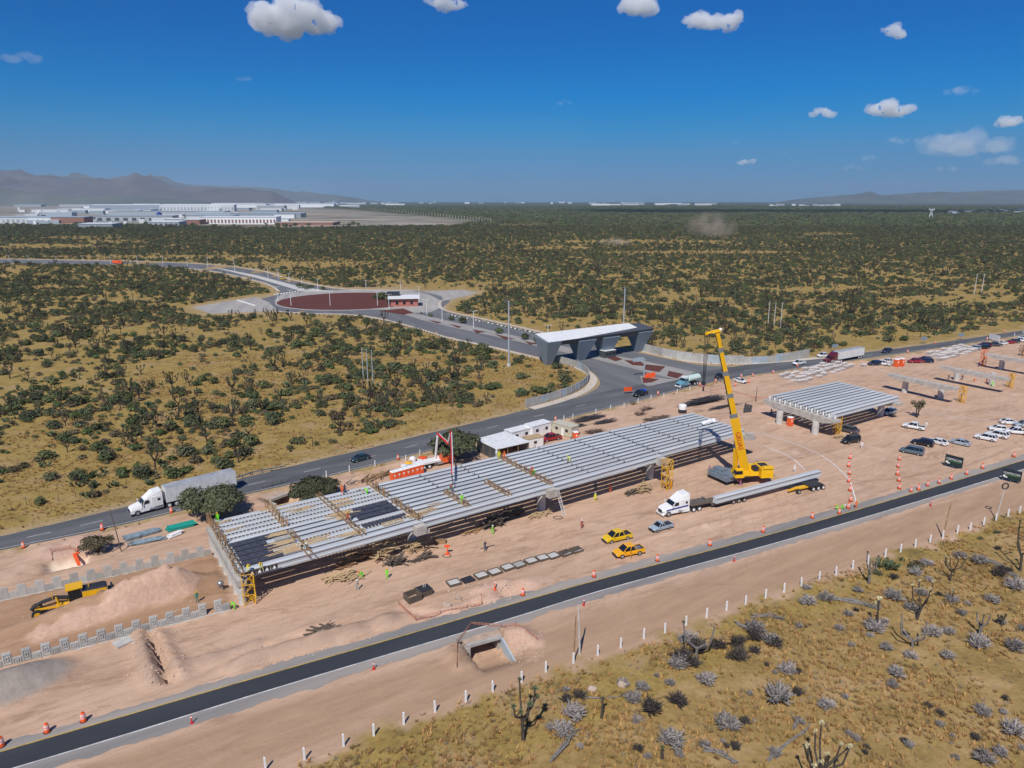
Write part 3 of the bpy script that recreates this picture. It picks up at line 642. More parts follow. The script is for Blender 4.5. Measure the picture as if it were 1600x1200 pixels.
def yucca_meshes(seed,h,nb,hr=.5,hn=46,tr=.16,bare=False,ht=0,hm='yucca'):
    rr=random.Random(seed); t=MB(); c=MB(); lean=Vector((rr.uniform(-.15,.15),rr.uniform(-.15,.15),1)); z0=h*rr.uniform(.25,.45)
    fork=lean*z0; t.tube([(0,0,-.3),tuple(fork*.5),tuple(fork)],[tr*1.35,tr*1.05,tr],6,0)
    heads=[]
    for i in range(nb):
        a=6.28*i/nb+rr.uniform(-.5,.5); sp=rr.uniform(.25,.6)*(h-z0) if nb>1 else .05; st=fork*rr.uniform(.75,1.0)
        e=Vector((fork.x+math.cos(a)*sp,fork.y+math.sin(a)*sp,h*rr.uniform(.72,1.0))); mid=st.lerp(e,.45)+Vector((math.cos(a)*sp*.35,math.sin(a)*sp*.35,-.15))
        t.tube([tuple(st),tuple(mid),tuple(e)],[tr*.8,tr*.62,tr*.55],5,0); heads.append((e,(e-mid)))
        if rr.random()<.5:
            e2=mid+Vector((rr.uniform(-.8,.8),rr.uniform(-.8,.8),rr.uniform(.5,1.0)))*h*.2; t.tube([tuple(mid),tuple(e2)],[tr*.55,tr*.45],5,0); heads.append((e2,e2-mid))
    for e,d in heads:
        if bare and rr.random()<.55: continue
        yhead(c,e,d,hr*rr.uniform(.8,1.2),hn,rr)
    return t.mesh('yucca_trunk',M['bark_g'] if bare else M['bark']),c.mesh('yucca_crown',[M[hm],M['yskirt'] if hm=='yucca' else M[hm]])
def twigball_mesh(seed,r,n,mk='grey_twig',curl=.5,up=.35):
    rr=random.Random(seed); b=MB()
    for i in range(n):
        d=Vector((rr.gauss(0,1),rr.gauss(0,1),abs(rr.gauss(0,.8))+up)).normalized(); st=Vector((rr.uniform(-.15,.15)*r,rr.uniform(-.15,.15)*r,.1*r))
        L_=r*rr.uniform(.6,1.1); m1=st+d*L_*.55+Vector((rr.uniform(-1,1),rr.uniform(-1,1),rr.uniform(-.3,.6)))*r*.12
        e=m1+(d+Vector((rr.uniform(-1,1),rr.uniform(-1,1),rr.uniform(-.6,1)))*curl).normalized()*L_*.5
        w=rr.uniform(.018,.034)*r/.8; b.tube([st,m1,e],[w*1.3,w,w*.6],3,0,False)
        for j in range(3):
            e2=m1.lerp(e,rr.random()*.8)+Vector((rr.uniform(-1,1),rr.uniform(-1,1),rr.uniform(-.4,1)))*r*.26; b.tube([m1.lerp(e,rr.random()*.5),e2],[w*.8,w*.5],3,0,False)
    return b.mesh('dead_shrub',M[mk])
def big_tree(name,label,px,py,w,h,leaf,n,size,seed,trunks=4,dens=10,cz=.55):
    p=GT(px,py); t=thing(name,label,'tree',p); rr=random.Random(seed); tb=MB(); cb=MB()
    for i in range(trunks):
        a=rr.uniform(0,6.28); e=Vector((math.cos(a)*w*.3,math.sin(a)*w*.3,h*.6)); m_=e*.5+Vector((rr.uniform(-.3,.3),rr.uniform(-.3,.3),.2)); tb.tube([(0,0,-.4),tuple(m_),tuple(e)],[.02*h+.06,.016*h+.04,.03],6,0)
        for j in range(6):
            a2=a+rr.uniform(-1,1); e2=Vector((math.cos(a2)*w*.46*rr.random(),math.sin(a2)*w*.46*rr.random(),h*rr.uniform(.55,.92))); s_=m_.lerp(e,rr.random()); tb.tube([tuple(s_),tuple(s_.lerp(e2,.5)+Vector((0,0,.2))),tuple(e2)],[.05,.035,.012],4,0,False)
    tb.build('trunk',M['bark'],t)
    for i in range(dens):
        a=6.28*i/dens+rr.uniform(-.3,.3); k=w*.5*rr.uniform(.2,.78); rl=w*rr.uniform(.11,.25)
        leafquads(cb,(k*math.cos(a),k*math.sin(a),h*rr.uniform(cz-.12,cz+.16)),(rl*1.1,rl*1.1,h*rr.uniform(.2,.3)),n//dens,size,0,rr,shell=.25,asp=1.6)
    leafquads(cb,(0,0,h*.66),(w*.3,w*.3,h*.32),n//4,size,0,rr,shell=.3,asp=1.6)
    cb.build('crown',leaf,t); return freeze(t)
big_tree('mesquite_tree','wide grey green mesquite tree hiding the tail of the white trailer truck',338,808,12.6,6.0,M['lf_mesq'],11000,.27,3,6,13)
big_tree('mesquite_tree','low round mesquite bush beside the dark culvert opening behind the bridge deck',492,781,10.0,4.4,M['lf_mesq'],7000,.25,4,5,10,.5)
big_tree('mesquite_tree','tall dense mesquite tree behind the red and white pump boom',708,716,12.0,6.3,M['lf_mesq'],10000,.30,5,6,18)
big_tree('small_tree','sparse leaning mesquite tree between the orange netted pit and the thin pole',153,862,5.8,2.9,M['lf_olive'],1500,.2,6,7,9,.6)
big_tree('small_tree','lone thin tree on bare earth right of the second bridge deck',1433,652,3.8,4.8,M['lf_olive'],500,.24,8,4,6,.72)
PROT={'bush':[],'nopal':[],'yucca':[],'tuft':[]}
BM=[bush_mesh(11,1.6,1.7,330,.30,M['lf_mesq']),bush_mesh(12,1.9,2.1,380,.33,M['lf_bush'],5),bush_mesh(13,1.3,1.3,260,.27,M['lf_green']),bush_mesh(14,1.7,1.9,340,.3,M['lf_bush'],6),bush_mesh(15,1.4,1.2,240,.26,M['lf_olive'],4),bush_mesh(16,2.2,2.5,420,.36,M['lf_mesq'],6)]
BDESC=['grey green feathery shrub','dark green thorny shrub','bright green rounded shrub','dark olive bushy shrub','dry brownish low shrub','tall dull green shrub']
NM=[nopal_mesh(21,1.3,1.8,70),nopal_mesh(22,1.6,2.1,95),nopal_mesh(23,1.0,1.3,45),nopal_mesh(24,1.8,1.7,100)]
NDESC=['upright prickly pear cactus','wide branching prickly pear cactus','young prickly pear cactus','spreading prickly pear cactus']
YM=[yucca_meshes(31,3.2,3),yucca_meshes(32,4.2,5,.55),yucca_meshes(33,2.4,1,.55),yucca_meshes(34,3.6,4),yucca_meshes(35,4.8,6,.5),yucca_meshes(36,2.8,2,.5)]
YDESC=['three armed yucca tree','tall many armed yucca tree','single headed yucca tree','four armed yucca tree','bushy headed yucca tree','two armed yucca tree']
rs=np.random.default_rng(5)
def wedge(n,y0,y1,k=.80,pad=12):
    y=np.sqrt(rs.random(n)*(y1*y1-y0*y0)+y0*y0); x=(rs.random(n)*2-1)*(k*y+pad); return x,y
def keep_mask(x,y,m=3.0,mS=1.5):
    z,site,fill,_,_,_,_,sU,sL,sB,sS,road=terrain(x,y,True)
    ok=(sU<-m*3.0)&(sL<-m)&(sB<-m*2.2)&(sS<-mS)
    for poly in (P2([(300,480),(400,464),(432,484),(330,490)]),P2([(655,455),(722,453),(746,457),(694,470)]),P2([(400,425),(470,440),(440,455)])): ok&=sd(x,y,poly)<-4
    ok&=~((x*0.62+62>y)&(sU<0)&(y<G(1600,800).y+40)&(sL<0)&(x>-40))    # foreground plot handled on its own
    return ok
def pick(y0,y1,lam,big=1.0):
    n=int(lam*.80*(y1*y1-y0*y0)); x,y=wedge(n,y0,y1)
    cl=fbm(x*.035,y*.035,41,4)*.6+fbm(x*.12,y*.12,43,3)*.4
    thr=np.interp(y,[100,220,330,450,650,800,1500],[.50,.47,.46,.44,.38,.30,.22]); thr=thr+np.where(x>0,-.01,.0)*1
    # the lightly wooded strips seen near the roads
    p=ss(cl,thr-.035,thr+.03)*.93+.07; ok=(rs.random(n)<p)&keep_mask(x,y)
    ok&=sd(x,y,INDp)<-10
    ppx=800+FPX*x/(y*math.cos(PIT)+CAMH*math.sin(PIT)); ppy=600-FPX*(y*math.sin(PIT)-CAMH*math.cos(PIT))/(y*math.cos(PIT)+CAMH*math.sin(PIT))
    for (cx,cy,rx_,ry_) in [(60,385,110,4),(180,378,60,3),(130,372,70,3),(960,352,60,3),(1000,378,150,3.0),(870,388,60,3),(1290,366,50,2.5),(760,447,150,6),(1480,470,120,8),(1250,455,60,5),(250,402,190,3),(1100,395,160,3),(480,414,120,5)]:
        ok&=~((((ppx-cx)/rx_)**2+((ppy-cy)/ry_)**2<1)&(rs.random(n)<.85))
    return x[ok],y[ok]
A1=pick(100,520,.165); A2=pick(520,900,.075); A3=pick(900,1650,.034)
AX=np.concatenate([A1[0],A2[0],A3[0]]); AY=np.concatenate([A1[1],A2[1],A3[1]]); AS=np.concatenate([np.full(len(A1[0]),.86),np.full(len(A2[0]),1.0),np.full(len(A3[0]),1.35)])
o_=np.argsort(np.hypot(AX,AY)); AX,AY,AS=AX[o_],AY[o_],AS[o_]
AS=AS*(.45+1.15*rs.random(len(AX))**1.6); kd=rs.random(len(AX)); ykind=fbm(AX*.02,AY*.02,77,3)
kindi=np.where(kd<.62,0,np.where(kd<.88,1,2)); kindi=np.where((kd<.10)&(ykind>.55),2,kindi); AS=np.where(kindi==2,np.clip(AS,.7,1.25),AS)
AZ=terrain(AX,AY)
def scatter(name,label,cat,pts,rot,scl,var,protos,zs=None):
    me=bpy.data.meshes.new(name+'_points'); me.vertices.add(len(pts)); me.vertices.foreach_set('co',pts.astype(np.float32).ravel())
    for nm,arr in (('rt',rot),('sc',scl)):
        a=me.attributes.new(nm,'FLOAT','POINT'); a.data.foreach_set('value',arr.astype(np.float32))
    a=me.attributes.new('vr','INT','POINT'); a.data.foreach_set('value',var.astype(np.int32))
    o=obj(name,me,kind='stuff'); tag(o,label,cat)
    ng=bpy.data.node_groups.new(name,'GeometryNodeTree'); ng.interface.new_socket('Geometry',in_out='INPUT',socket_type='NodeSocketGeometry'); ng.interface.new_socket('Geometry',in_out='OUTPUT',socket_type='NodeSocketGeometry')
    n=ng.nodes; l=ng.links; gi=n.new('NodeGroupInput'); go=n.new('NodeGroupOutput'); J=n.new('GeometryNodeJoinGeometry')
    def na(nm,ty='FLOAT'):
        q=n.new('GeometryNodeInputNamedAttribute'); q.data_type=ty; q.inputs[0].default_value=nm; return q.outputs[0]
    cx=n.new('ShaderNodeCombineXYZ'); l.new(na('rt'),cx.inputs[2]); vr=na('vr','INT'); sc=na('sc')
    for k,pl in enumerate(protos):
        j=n.new('GeometryNodeJoinGeometry')
        for po in pl:
            oi=n.new('GeometryNodeObjectInfo'); oi.inputs[0].default_value=po; l.new(oi.outputs['Geometry'],j.inputs[0])
        cm=n.new('FunctionNodeCompare'); cm.data_type='INT'; cm.operation='EQUAL'; l.new(vr,cm.inputs[2]); cm.inputs[3].default_value=k
        ip=n.new('GeometryNodeInstanceOnPoints'); l.new(gi.outputs[0],ip.inputs['Points']); l.new(cm.outputs[0],ip.inputs['Selection']); l.new(j.outputs[0],ip.inputs['Instance']); l.new(cx.outputs[0],ip.inputs['Rotation']); l.new(sc,ip.inputs['Scale'])
        l.new(ip.outputs[0],J.inputs[0])
    l.new(J.outputs[0],go.inputs[0]); md=o.modifiers.new('scatter','NODES'); md.node_group=ng; return o
NIND=300; first={}
for ki,(nm,meshes,desc,cat,grp) in enumerate([('shrub',BM,BDESC,'shrub','shrubs scattered over the dry grassland'),('prickly_pear_cactus',NM,NDESC,'cactus','prickly pears scattered over the dry grassland'),('yucca_tree',YM,YDESC,'yucca tree','yucca trees scattered over the dry grassland')]):
    idx=np.where(kindi==ki)[0]; var=rs.integers(0,len(meshes),len(idx)); rot=rs.random(len(idx))*6.28; protos=[[] for _ in meshes]
    if ki==0: var=np.where(rs.random(len(idx))<.30,4,var)
    for q,(i,v) in enumerate(zip(idx[:NIND],var[:NIND])):
        s=float(AS[i]); loc=(AX[i],AY[i],AZ[i]); size='' if .8<s<1.1 else ('small ' if s<=.8 else 'big ')
        lab=where(AX[i],AY[i],size+desc[v])
        if ki<2:
            o=obj(nm,meshes[v],None,loc,float(rot[q])); tag(o,lab,cat,grp); o.scale=(s,s,s*rnd.uniform(.85,1.15)); tr=[o]
        else:
            o=thing(nm,lab,cat,loc,float(rot[q]),grp); t_=obj('trunk',meshes[v][0],o); c_=obj('crown',meshes[v][1],o); o.scale=(s,)*3; tr=[t_,c_]
        if not protos[v]: protos[v]=tr
    r_=idx[NIND:]; scatter('distant_'+nm,f'thousands of {cat}s covering the plain beyond the highway',cat,np.stack([AX[r_],AY[r_],AZ[r_]-.05],-1),rot[NIND:],AS[r_],var[NIND:],protos)
# far woodland: clumps
cm_=[bush_mesh(51+k,7.5,4.2,300,1.9,M[m_],6,False) for k,m_ in enumerate(['lf_mesq','lf_bush','lf_mesq'])]
nF=95000; fx,fy=wedge(nF,1600,6500,.78); cl=fbm(fx*.004,fy*.004,61,4)
okf=(sd(fx,fy,INDp)<-20)&(rs.random(nF)<ss(cl,.28,.42)); fx,fy=fx[okf],fy[okf]
pr3=[]
for k in range(3):
    o=obj('woodland_clump',cm_[k],None,(fx[k],fy[k],0)); tag(o,where(fx[k],fy[k],'dark clump of far woodland'),'woodland','clumps of far woodland'); pr3.append([o])
scatter('far_woodland','dark green woodland covering the plain up to the horizon','woodland',np.stack([fx,fy,fx*0],-1)[3:],rs.random(len(fx))[3:]*6.28,rs.uniform(.6,1.5,len(fx))[3:]*np.interp(np.hypot(fx,fy),[1600,6500],[.8,1.7])[3:],rs.integers(0,3,len(fx))[3:],pr3)
# grass tufts
def tuft_mesh(seed,mk,n=14,r=.28,h=.42):
    rr=random.Random(seed); b=MB()
    for i in range(n):
        a=rr.uniform(0,6.28); k=rr.random()*r*.5; p=Vector((k*math.cos(a),k*math.sin(a),-.03)); e=p+Vector((math.cos(a)*r*rr.random()*1.5,math.sin(a)*r*rr.random()*1.5,h*rr.uniform(.5,1.2))); s_=Vector((-math.sin(a),math.cos(a),0))*.03*rr.uniform(.8,2)
        b.add([p-s_,p+s_,e],[(0,1,2)])
    return b.mesh('grass_tuft',M[mk])
TM=[tuft_mesh(1,'grass'),tuft_mesh(2,'grass'),tuft_mesh(3,'grass_g'),tuft_mesh(4,'drytwig',10,.35,.3)]
NG=95000; gx=np.concatenate([rs.uniform(-35,130,60000),rs.uniform(-125,215,75000)]); gy=np.concatenate([rs.uniform(52,150,60000),rs.uniform(110,265,75000)])
z_,site_,_,_,_,_,_,sU_,sL_,sB_,sS_,_=terrain(gx,gy,True)
ok=(sU_<-1.0)&(sL_<-3)&(sB_<-2.4)&(sS_<rs.uniform(-2.0,1.0,len(gx)))&(np.abs(gx)<.8*gy+10)
cg=fbm(gx*.16,gy*.16,91,4); ok&=rs.random(len(gx))<ss(cg,.33,.58)*.9+.1
gx,gy,gz=gx[ok],gy[ok],z_[ok]
t0=[]
for k in range(4):
    o=obj('grass_tuft',TM[k],None,(gx[k],gy[k],gz[k])); tag(o,where(gx[k],gy[k],'dry grass tuft'),'grass','dry grass tufts'); t0.append([o])
scatter('dry_grass','tufts of dry yellow grass on both sides of the roads','grass',np.stack([gx,gy,gz],-1)[4:],rs.random(len(gx))[4:]*6.28,rs.uniform(.5,1.35,len(gx))[4:],rs.choice([0,1,2,3],len(gx),p=[.4,.3,.2,.1])[4:],t0)
# ---- the foreground plot: dead shrubs, bare yuccas, logs
DS=[(1262,944,27),(1291,937,26),(1430,898,21),(1446,883,20),(1396,936,29),(1487,940,22),(1585,920,31),(1550,940,22),(1502,960,16),(1367,985,32),(1310,984,15),(1457,993,28),(1483,990,20),(1215,1094,42),(1290,1106,24),(1384,1015,19),(1422,1027,20),(1400,1056,24),(1480,1028,22),
    (1530,1010,34),(1585,1015,29),(1536,1116,25),(1567,1115,13),(1582,1146,34),(1537,1190,30),(1562,1178,22),(1230,1050,28),(1598,984,16),(897,1120,35),(880,1145,34),(1017,1113,36),(1060,1100,32),(974,1070,20),(1004,1076,22),(1102,1066,30),(1068,1034,36),(1152,1030,34),(1049,1162,38),(1136,1135,38),
    (1100,1166,17),(1325,962,16),(1511,945,12),(1452,908,14),(1380,975,18),(1565,975,14),(1260,920,14),(1330,1010,12),(1250,1130,14),(860,1140,16),(1320,1090,12),(1180,1000,30),(1210,1010,26)]
DS+=[(1075,1003,32),(1092,1018,34),(1178,988,34),(1150,1008,28),(1060,1042,30),(1122,1012,26),(1202,1004,28),(1085,1040,24),(1530,880,26),(1560,900,24),(1500,872,20),(1395,905,16),(1340,925,16),(905,1090,22),(990,1095,26)]
for _ in range(70):
    px,py=rnd.uniform(860,1600),rnd.uniform(850,1195)
    if py>1215-(px-430)*.375+25: DS.append((px,py,rnd.uniform(9,20)))
DM=[twigball_mesh(61+k,1.0,88 if k<4 else 70,'grey_twig' if k<4 else 'dark_twig') for k in range(6)]
for q,(px,py,w) in enumerate(DS):
    p=GT(px,py); d=math.hypot(p.y,CAMH); r_=w*.5*d/FPX*1.12; v=rnd.randrange(4) if q not in (30,31,35,36,50,51) and not (q>51 and q%2) else 4+q%2
    o=obj('dead_shrub',DM[v],None,p,rnd.uniform(0,6.28)); o.scale=(r_,r_,r_*rnd.uniform(.8,1.05))
    tag(o,where(p.x,p.y,('silvery' if v<4 else 'blackish')+(' large' if w>30 else (' small' if w<19 else ''))+' dead twiggy shrub',True),'shrub','dead shrubs on the foreground plot')
def lone_yucca(px,py,ty,nb,label,seed,hm='yucca',bare=False,hr=.45,hn=70,tr=.17):
    p=GT(px,py); h=max(1.2,hgt(px,py,ty)-hr*.5); t,c=yucca_meshes(seed,h,nb,hr,hn,tr,bare,hm=hm); o=thing('yucca_tree',label,'yucca tree',p,rnd.uniform(0,6)); obj('trunk',t,o); obj('crown',c,o); return o
lone_yucca(818,1157,1072,4,'tall dark yucca with green rosettes, nearest the camera below the white posts',101,hr=.42,hn=90)
lone_yucca(1086,1030,960,2,'tall nearly bare yucca behind the silvery shrub thicket near the fence posts',102,bare=True,hr=.35)
lone_yucca(1358,912,862,3,'bare black yucca with curled arms by the fence right of the row of posts',103,bare=True,hr=.25,hn=30,hm='dark_twig')
lone_yucca(1432,968,905,4,'forked bare yucca carrying round pale blossom heads',104,hm='bloss',hr=.28,hn=60,tr=.14)
lone_yucca(1484,908,866,5,'low spreading yucca with several pale blossom heads above a log pile',105,hm='bloss',hr=.25,hn=50,tr=.12)
lone_yucca(1426,1012,965,4,'bare dark yucca with short twisted arms above a silvery shrub',106,bare=True,hr=.2,hn=20,hm='dark_twig')
lone_yucca(1530,992,952,3,'small dark yucca above a wide silvery shrub at the right',107,bare=True,hr=.3,hn=40)
lone_yucca(1566,977,955,2,'short green tufted yucca near the right edge of the view',108,hr=.35)
lone_yucca(1594,892,818,3,'tall dark yucca cut by the right edge of the view',109,hr=.4)
lone_yucca(1277,1232,1140,7,'large black many armed yucca with pale blossoms at the bottom edge',110,hm='bloss',hr=.3,hn=60,tr=.16)
lone_yucca(1370,982,925,1,'grey yucca trunk with yellow green head beside fallen branches',111,hm='bloss',hr=.4)
lone_yucca(1487,938,918,1,'silvery shrub like yucca with a single cream blossom head',112,hm='bloss',hr=.3)
lone_yucca(940,1122,1083,1,'stubby grey yucca trunk under a fallen pale branch',113,hr=.35)
lone_yucca(1035,1185,1160,1,'thin dark yucca stem at the bottom edge left of a silvery shrub',114,hr=.3)
def log(pts,r,label,mk='bark_g',n=1,seed=0):
    rr=random.Random(seed); b=MB()
    for k in range(n):
        q=[]
        for (px,py) in pts:
            p=GT(px+rr.uniform(-3,3)*(n>1),py+rr.uniform(-3,3)*(n>1)); p.z+=r+rr.random()*.3*(n>1); q.append(p)
        b.tube(q,[r,r*.8,r*.5][:len(q)] if len(q)<=3 else [r*(1-.5*i/len(q)) for i in range(len(q))],6)
        for j in range(3):
            s_=q[-2].lerp(q[-1],rr.random()); b.tube([s_,s_+Vector((rr.uniform(-1,1),rr.uniform(-1,1),rr.uniform(.1,.7)))],[r*.4,r*.12],4)
    o=b.build('fallen_branch',M[mk]); tag(o,label,'dead branch','fallen branches on the foreground plot'); return o
log([(1200,1190),(1228,1165),(1262,1140)],.22,'pale fallen trunk left of the large black yucca')
log([(1290,936),(1330,941),(1375,952)],.12,'stack of dark fallen branches reaching the grey yucca trunk','bark_g',9,3)
log([(1535,872),(1560,885),(1590,905)],.10,'heap of dark fallen branches near the right edge','bark_g',10,4)
log([(912,1090),(945,1092),(976,1088)],.12,'pale fallen branch lying over the stubby yucca')
log([(862,1190),(885,1165),(898,1145)],.14,'dark forked fallen branch at the bottom edge','bark_g',3,5)
log([(1150,975),(1170,985),(1200,1000)],.12,'pale fallen trunks near the silvery shrub thicket','bark_g',5,6)
log([(1175,965),(1205,962),(1225,972)],.1,'grey fallen branches by the fence left of the first shrubs','bark_g',4,7)
log([(1100,1172),(1125,1180),(1150,1196)],.12,'pale bent fallen branch at the bottom edge','bark_g',3,8)
log([(1240,1140),(1248,1122)],.2,'short dark cactus stump on the bare ground')
# ------------------------------------------------------------------ the long bridge deck
def V3(p,z): return Vector((p[0],p[1],z))
def girder_mesh(depth=1.1,tw=1.08,wb=.11,bb=.27):
    h=depth; pr=[(-tw/2,0),(-tw/2,-.12),(-wb-.12,-.2),(-wb,-.32),(-wb,-h+.42),(-bb,-h+.24),(-bb,-h),(bb,-h),(bb,-h+.24),(wb,-h+.42),(wb,-.32),(wb+.12,-.2),(tw/2,-.12),(tw/2,0)]
    b=MB(); b.ring([[(x,p[0],p[1]) for p in pr] for x in (0,.33,.66,1)]); return b.mesh('girder',M['girder'])
GM=girder_mesh(); GM2=girder_mesh(1.15,1.08); GMo=girder_mesh(1.2,1.2,.40,.50)
def girder(parent,a,b,w,mesh=GM,gap=.25):
    d=b-a; L_=d.length; u=d/L_; o=obj('girder',mesh,parent); o.location=a+u*gap
    o.rotation_mode='QUATERNION'; o.rotation_quaternion=Matrix((u,Vector((-u.y,u.x,0)).normalized(),u.cross(Vector((-u.y,u.x,0)).normalized()))).transposed().to_quaternion(); o.scale=(L_-2*gap,w,1); return o
def column(parent,p,r,h,m='conc_l',name='column'):
    b=MB(); b.cyl((0,0,-.4),r,h+.4,20); return b.build(name,M[m],parent,p,smooth=False)
ZB=[5.0,5.7,6.1,6.3,6.3]
near=[G(376,896,ZB[0]),G(661,816,ZB[1]),G(866,760,ZB[2]),G(1037,712,ZB[3]),G(1174,674,ZB[4])]
farp=[G(328,814,ZB[0]),G(578,757,ZB[1]),G(776,712,ZB[2]),G(946,673,ZB[3]),G(1082,644,ZB[4])]
bridge=thing('bridge_deck','long unfinished bridge deck of pale girders across the middle of the site','bridge',(0,0,0))
NGI=12
def gp(i,k,s=.5): return farp[i].lerp(near[i],(k+s)/NGI)
for i in range(4):
    for k in range(NGI):
        if i==3 and k==NGI-1: continue
        a,b=gp(i,k),gp(i+1,k); wd=((near[i]-farp[i]).length/NGI-.68)/1.08
        girder(bridge,a,b,wd if k<NGI-1 else 1,GM if k<(NGI-1 if i<3 else NGI-2) else GMo,gap=.12)
    # pier caps and columns
for i in range(5):
    a,b=farp[i],near[i]; u=(b-a).normalized(); v=Vector((-u.y,u.x,0)); z=ZB[i]
    if i==0:
        c=MB(); c.bar(a.lerp(b,-.01)+Vector((0,0,-1.55))-v*.0,b.lerp(a,-.01)+Vector((0,0,-1.55)),1.3,.95); c.bar(a+Vector((0,0,-.55))-v*.75*-1,b+Vector((0,0,-.55))+v*.75,.3,1.2)
        c.build('abutment_cap',M['conc'],bridge)
        for k in range(7):
            p=a.lerp(b,.02+k*.16); p.z=tz(p.x,p.y); column(bridge,p,.55,z-1.9-p.z)
        sk=MB()
        for k in range(15):
            p=a.lerp(b,.0+k/14)+v*.78; sk.box((p.x,p.y,z-.45),(.5,.14,1.1+.2*(k%2)),math.atan2(u.y,u.x))
        sk.build('shutter_board',M['panel'],bridge)
    else:
        e0=a.lerp(b,-.02); e1=b.lerp(a,-.035); c=MB(); w=.85
        def sec(p,zt,zb,ww): return [p+v*ww+Vector((0,0,zb-p.z)),p-v*ww+Vector((0,0,zb-p.z)),p-v*ww+Vector((0,0,zt-p.z)),p+v*ww+Vector((0,0,zt-p.z))]
        zt=z-1.2; c.ring([sec(e0,zt,zt-.7,w),sec(a.lerp(b,.2),zt,zt-1.15,w),sec(a.lerp(b,.8),zt,zt-1.15,w),sec(e1,zt,zt-.7,w)])
        c.box(tuple(e1.lerp(e0,.02)+v*-.75+Vector((0,0,-1.0-0))),(1.2,1.9,1.5),math.atan2(u.y,u.x),m=0)
        c.build('pier_cap',M['cap'],bridge)
        for f in (.22,.80):
            p=a.lerp(b,f); p.z=tz(p.x,p.y); column(bridge,p,.8,z-1.9-p.z)
def crossline(i,t,k0,k1,stake,seed,hs=1.15,planks=True,tall=1):
    rr=random.Random(seed); A_=farp[i].lerp(farp[min(i+1,4)],t); B_=near[i].lerp(near[min(i+1,4)],t); rb=MB(); st=MB(); 
    for k in range(k0,k1+1):
        p=A_.lerp(B_,k/NGI); ax=(near[1]-near[0]).normalized()
        if stake:
            for j in range(6):
                q=p+ax*rr.uniform(-.45,.45)+(B_-A_).normalized()*rr.uniform(-.75,.75); h=hs*rr.uniform(.6,1.15)
                st.bar(q+Vector((0,0,-.3)),q+Vector((rr.uniform(-.06,.06),rr.uniform(-.06,.06),h)),.09,.09)
            st.bar(p-(B_-A_).normalized()*.85+ax*.3+Vector((0,0,.2+.3*rr.random())),p+(B_-A_).normalized()*.85+ax*.3+Vector((0,0,.2+.3*rr.random())),.06,.22)
            st.bar(p-(B_-A_).normalized()*.8-ax*.35+Vector((0,0,.15)),p+(B_-A_).normalized()*.8-ax*.35+Vector((0,0,.15)),.06,.3)
        else:
            for j in range(5):
                q=p+ax*rr.uniform(-.25,.25)+(B_-A_).normalized()*rr.uniform(-.22,.22); rb.bar(q+Vector((0,0,-.2)),q+Vector((0,0,.45*rr.uniform(.7,1.2))),.05)
    if stake: st.build('formwork_stakes',M['wood'],bridge,kind='stuff')
    else: rb.build('diaphragm_rebar',M['rebar_d'],bridge,kind='stuff')
crossline(0,.0,0,6,True,1,1.5); crossline(0,.0,7,12,True,2,.5); crossline(0,.345,0,5,True,3,1.4); crossline(0,.345,7,12,True,4,.55)
crossline(0,.66,0,4,True,5,.3); crossline(0,.66,5,11,True,6,.5); crossline(1,.0,0,4,True,7,1.3); crossline(1,.0,6,11,True,8,1.2)
crossline(1,.345,7,11,True,9,1.3); crossline(1,.66,7,11,True,10,.9); crossline(2,.0,1,11,True,11,1.1)
crossline(1,.345,1,5,False,12); crossline(1,.66,0,5,False,13); crossline(2,.33,0,11,False,14); crossline(2,.66,0,11,False,15); crossline(3,.0,1,11,False,16); crossline(3,.33,1,10,False,17); crossline(3,.66,1,10,False,18)
bt=MB(); axd=(near[1]-near[0]).normalized(); cr_=(near[0]-farp[0]).normalized()
def gapline(i,k,t): return farp[i].lerp(farp[i+1],t).lerp(near[i].lerp(near[i+1],t),k/NGI)
rr=random.Random(9)
for k in list(range(1,6))+[9,10]:
    for j in range(46):
        t=.02+j/47
        if k>=9 and t<.35: continue
        p=gapline(0,k,t)+Vector((0,0,.03)); bt.bar(p-cr_*.5,p+cr_*.5,.16,.05)
bt.build('gap_batten',M['conc_l'],bridge,kind='stuff')
def formpanel(i,k,t0,t1,m='form',w=1.2,z=.05):
    a=gapline(i,k+.5,t0);b=gapline(i,k+.5,t1); c=MB(); c.bar((0,0,0),tuple((b-a)),w,.06); return c.build('form_panel',M[m],bridge,a+Vector((0,0,z)))
for k in (6,7,8,9,10): formpanel(0,k,.02,.20 if k%2 else .235,w=1.35); formpanel(0,k,.24,.33,'conc' if k%2 else 'wood_l',1.1)
for k in (5,6,7,9): formpanel(0,k,.70+.02*(k%3),.97,w=1.35)
for k in (5,6): formpanel(0,k,.62,.70,'wood_l',1.1)
for k in (2,3): formpanel(0,k,.68,.80,'wood_l',.9)
pk=MB()
for (i,k,t,L_,n) in [(0,8.5,.27,3.5,7),(0,10,.27,5,9),(0,7,.26,2.5,4),(0,9.7,.40,5,10),(0,10.7,.60,4,6),(0,1,.03,3,4),(0,0.6,.40,5,5),(0,2.5,.50,4,5),(0,5.6,.66,5,7),(1,10.3,.04,4,5),(1,10,.10,3,4),(1,9,.2,3,2),(0,3,.10,2,3),(0,1.3,.88,1,2)]:
    for j in range(n):
        p=gapline(i,k,t)+Vector((0,0,.06+.05*rr.random()))+cr_*rr.uniform(-.9,.9)+axd*rr.uniform(-1,1); d=(axd+cr_*rr.uniform(-.18,.18)).normalized()*L_*rr.uniform(.35,.55); pk.bar(p-d,p+d,.2,.05)
pk.build('loose_planks',M['wood_l'],bridge,kind='stuff')
fr=MB(); p=gapline(0,10.4,.80)
for j in range(4): fr.bar(p+axd*(j*1.1)-cr_*.5+Vector((0,0,.1)),p+axd*(j*1.1)+cr_*.5+Vector((0,0,.1)),.16)
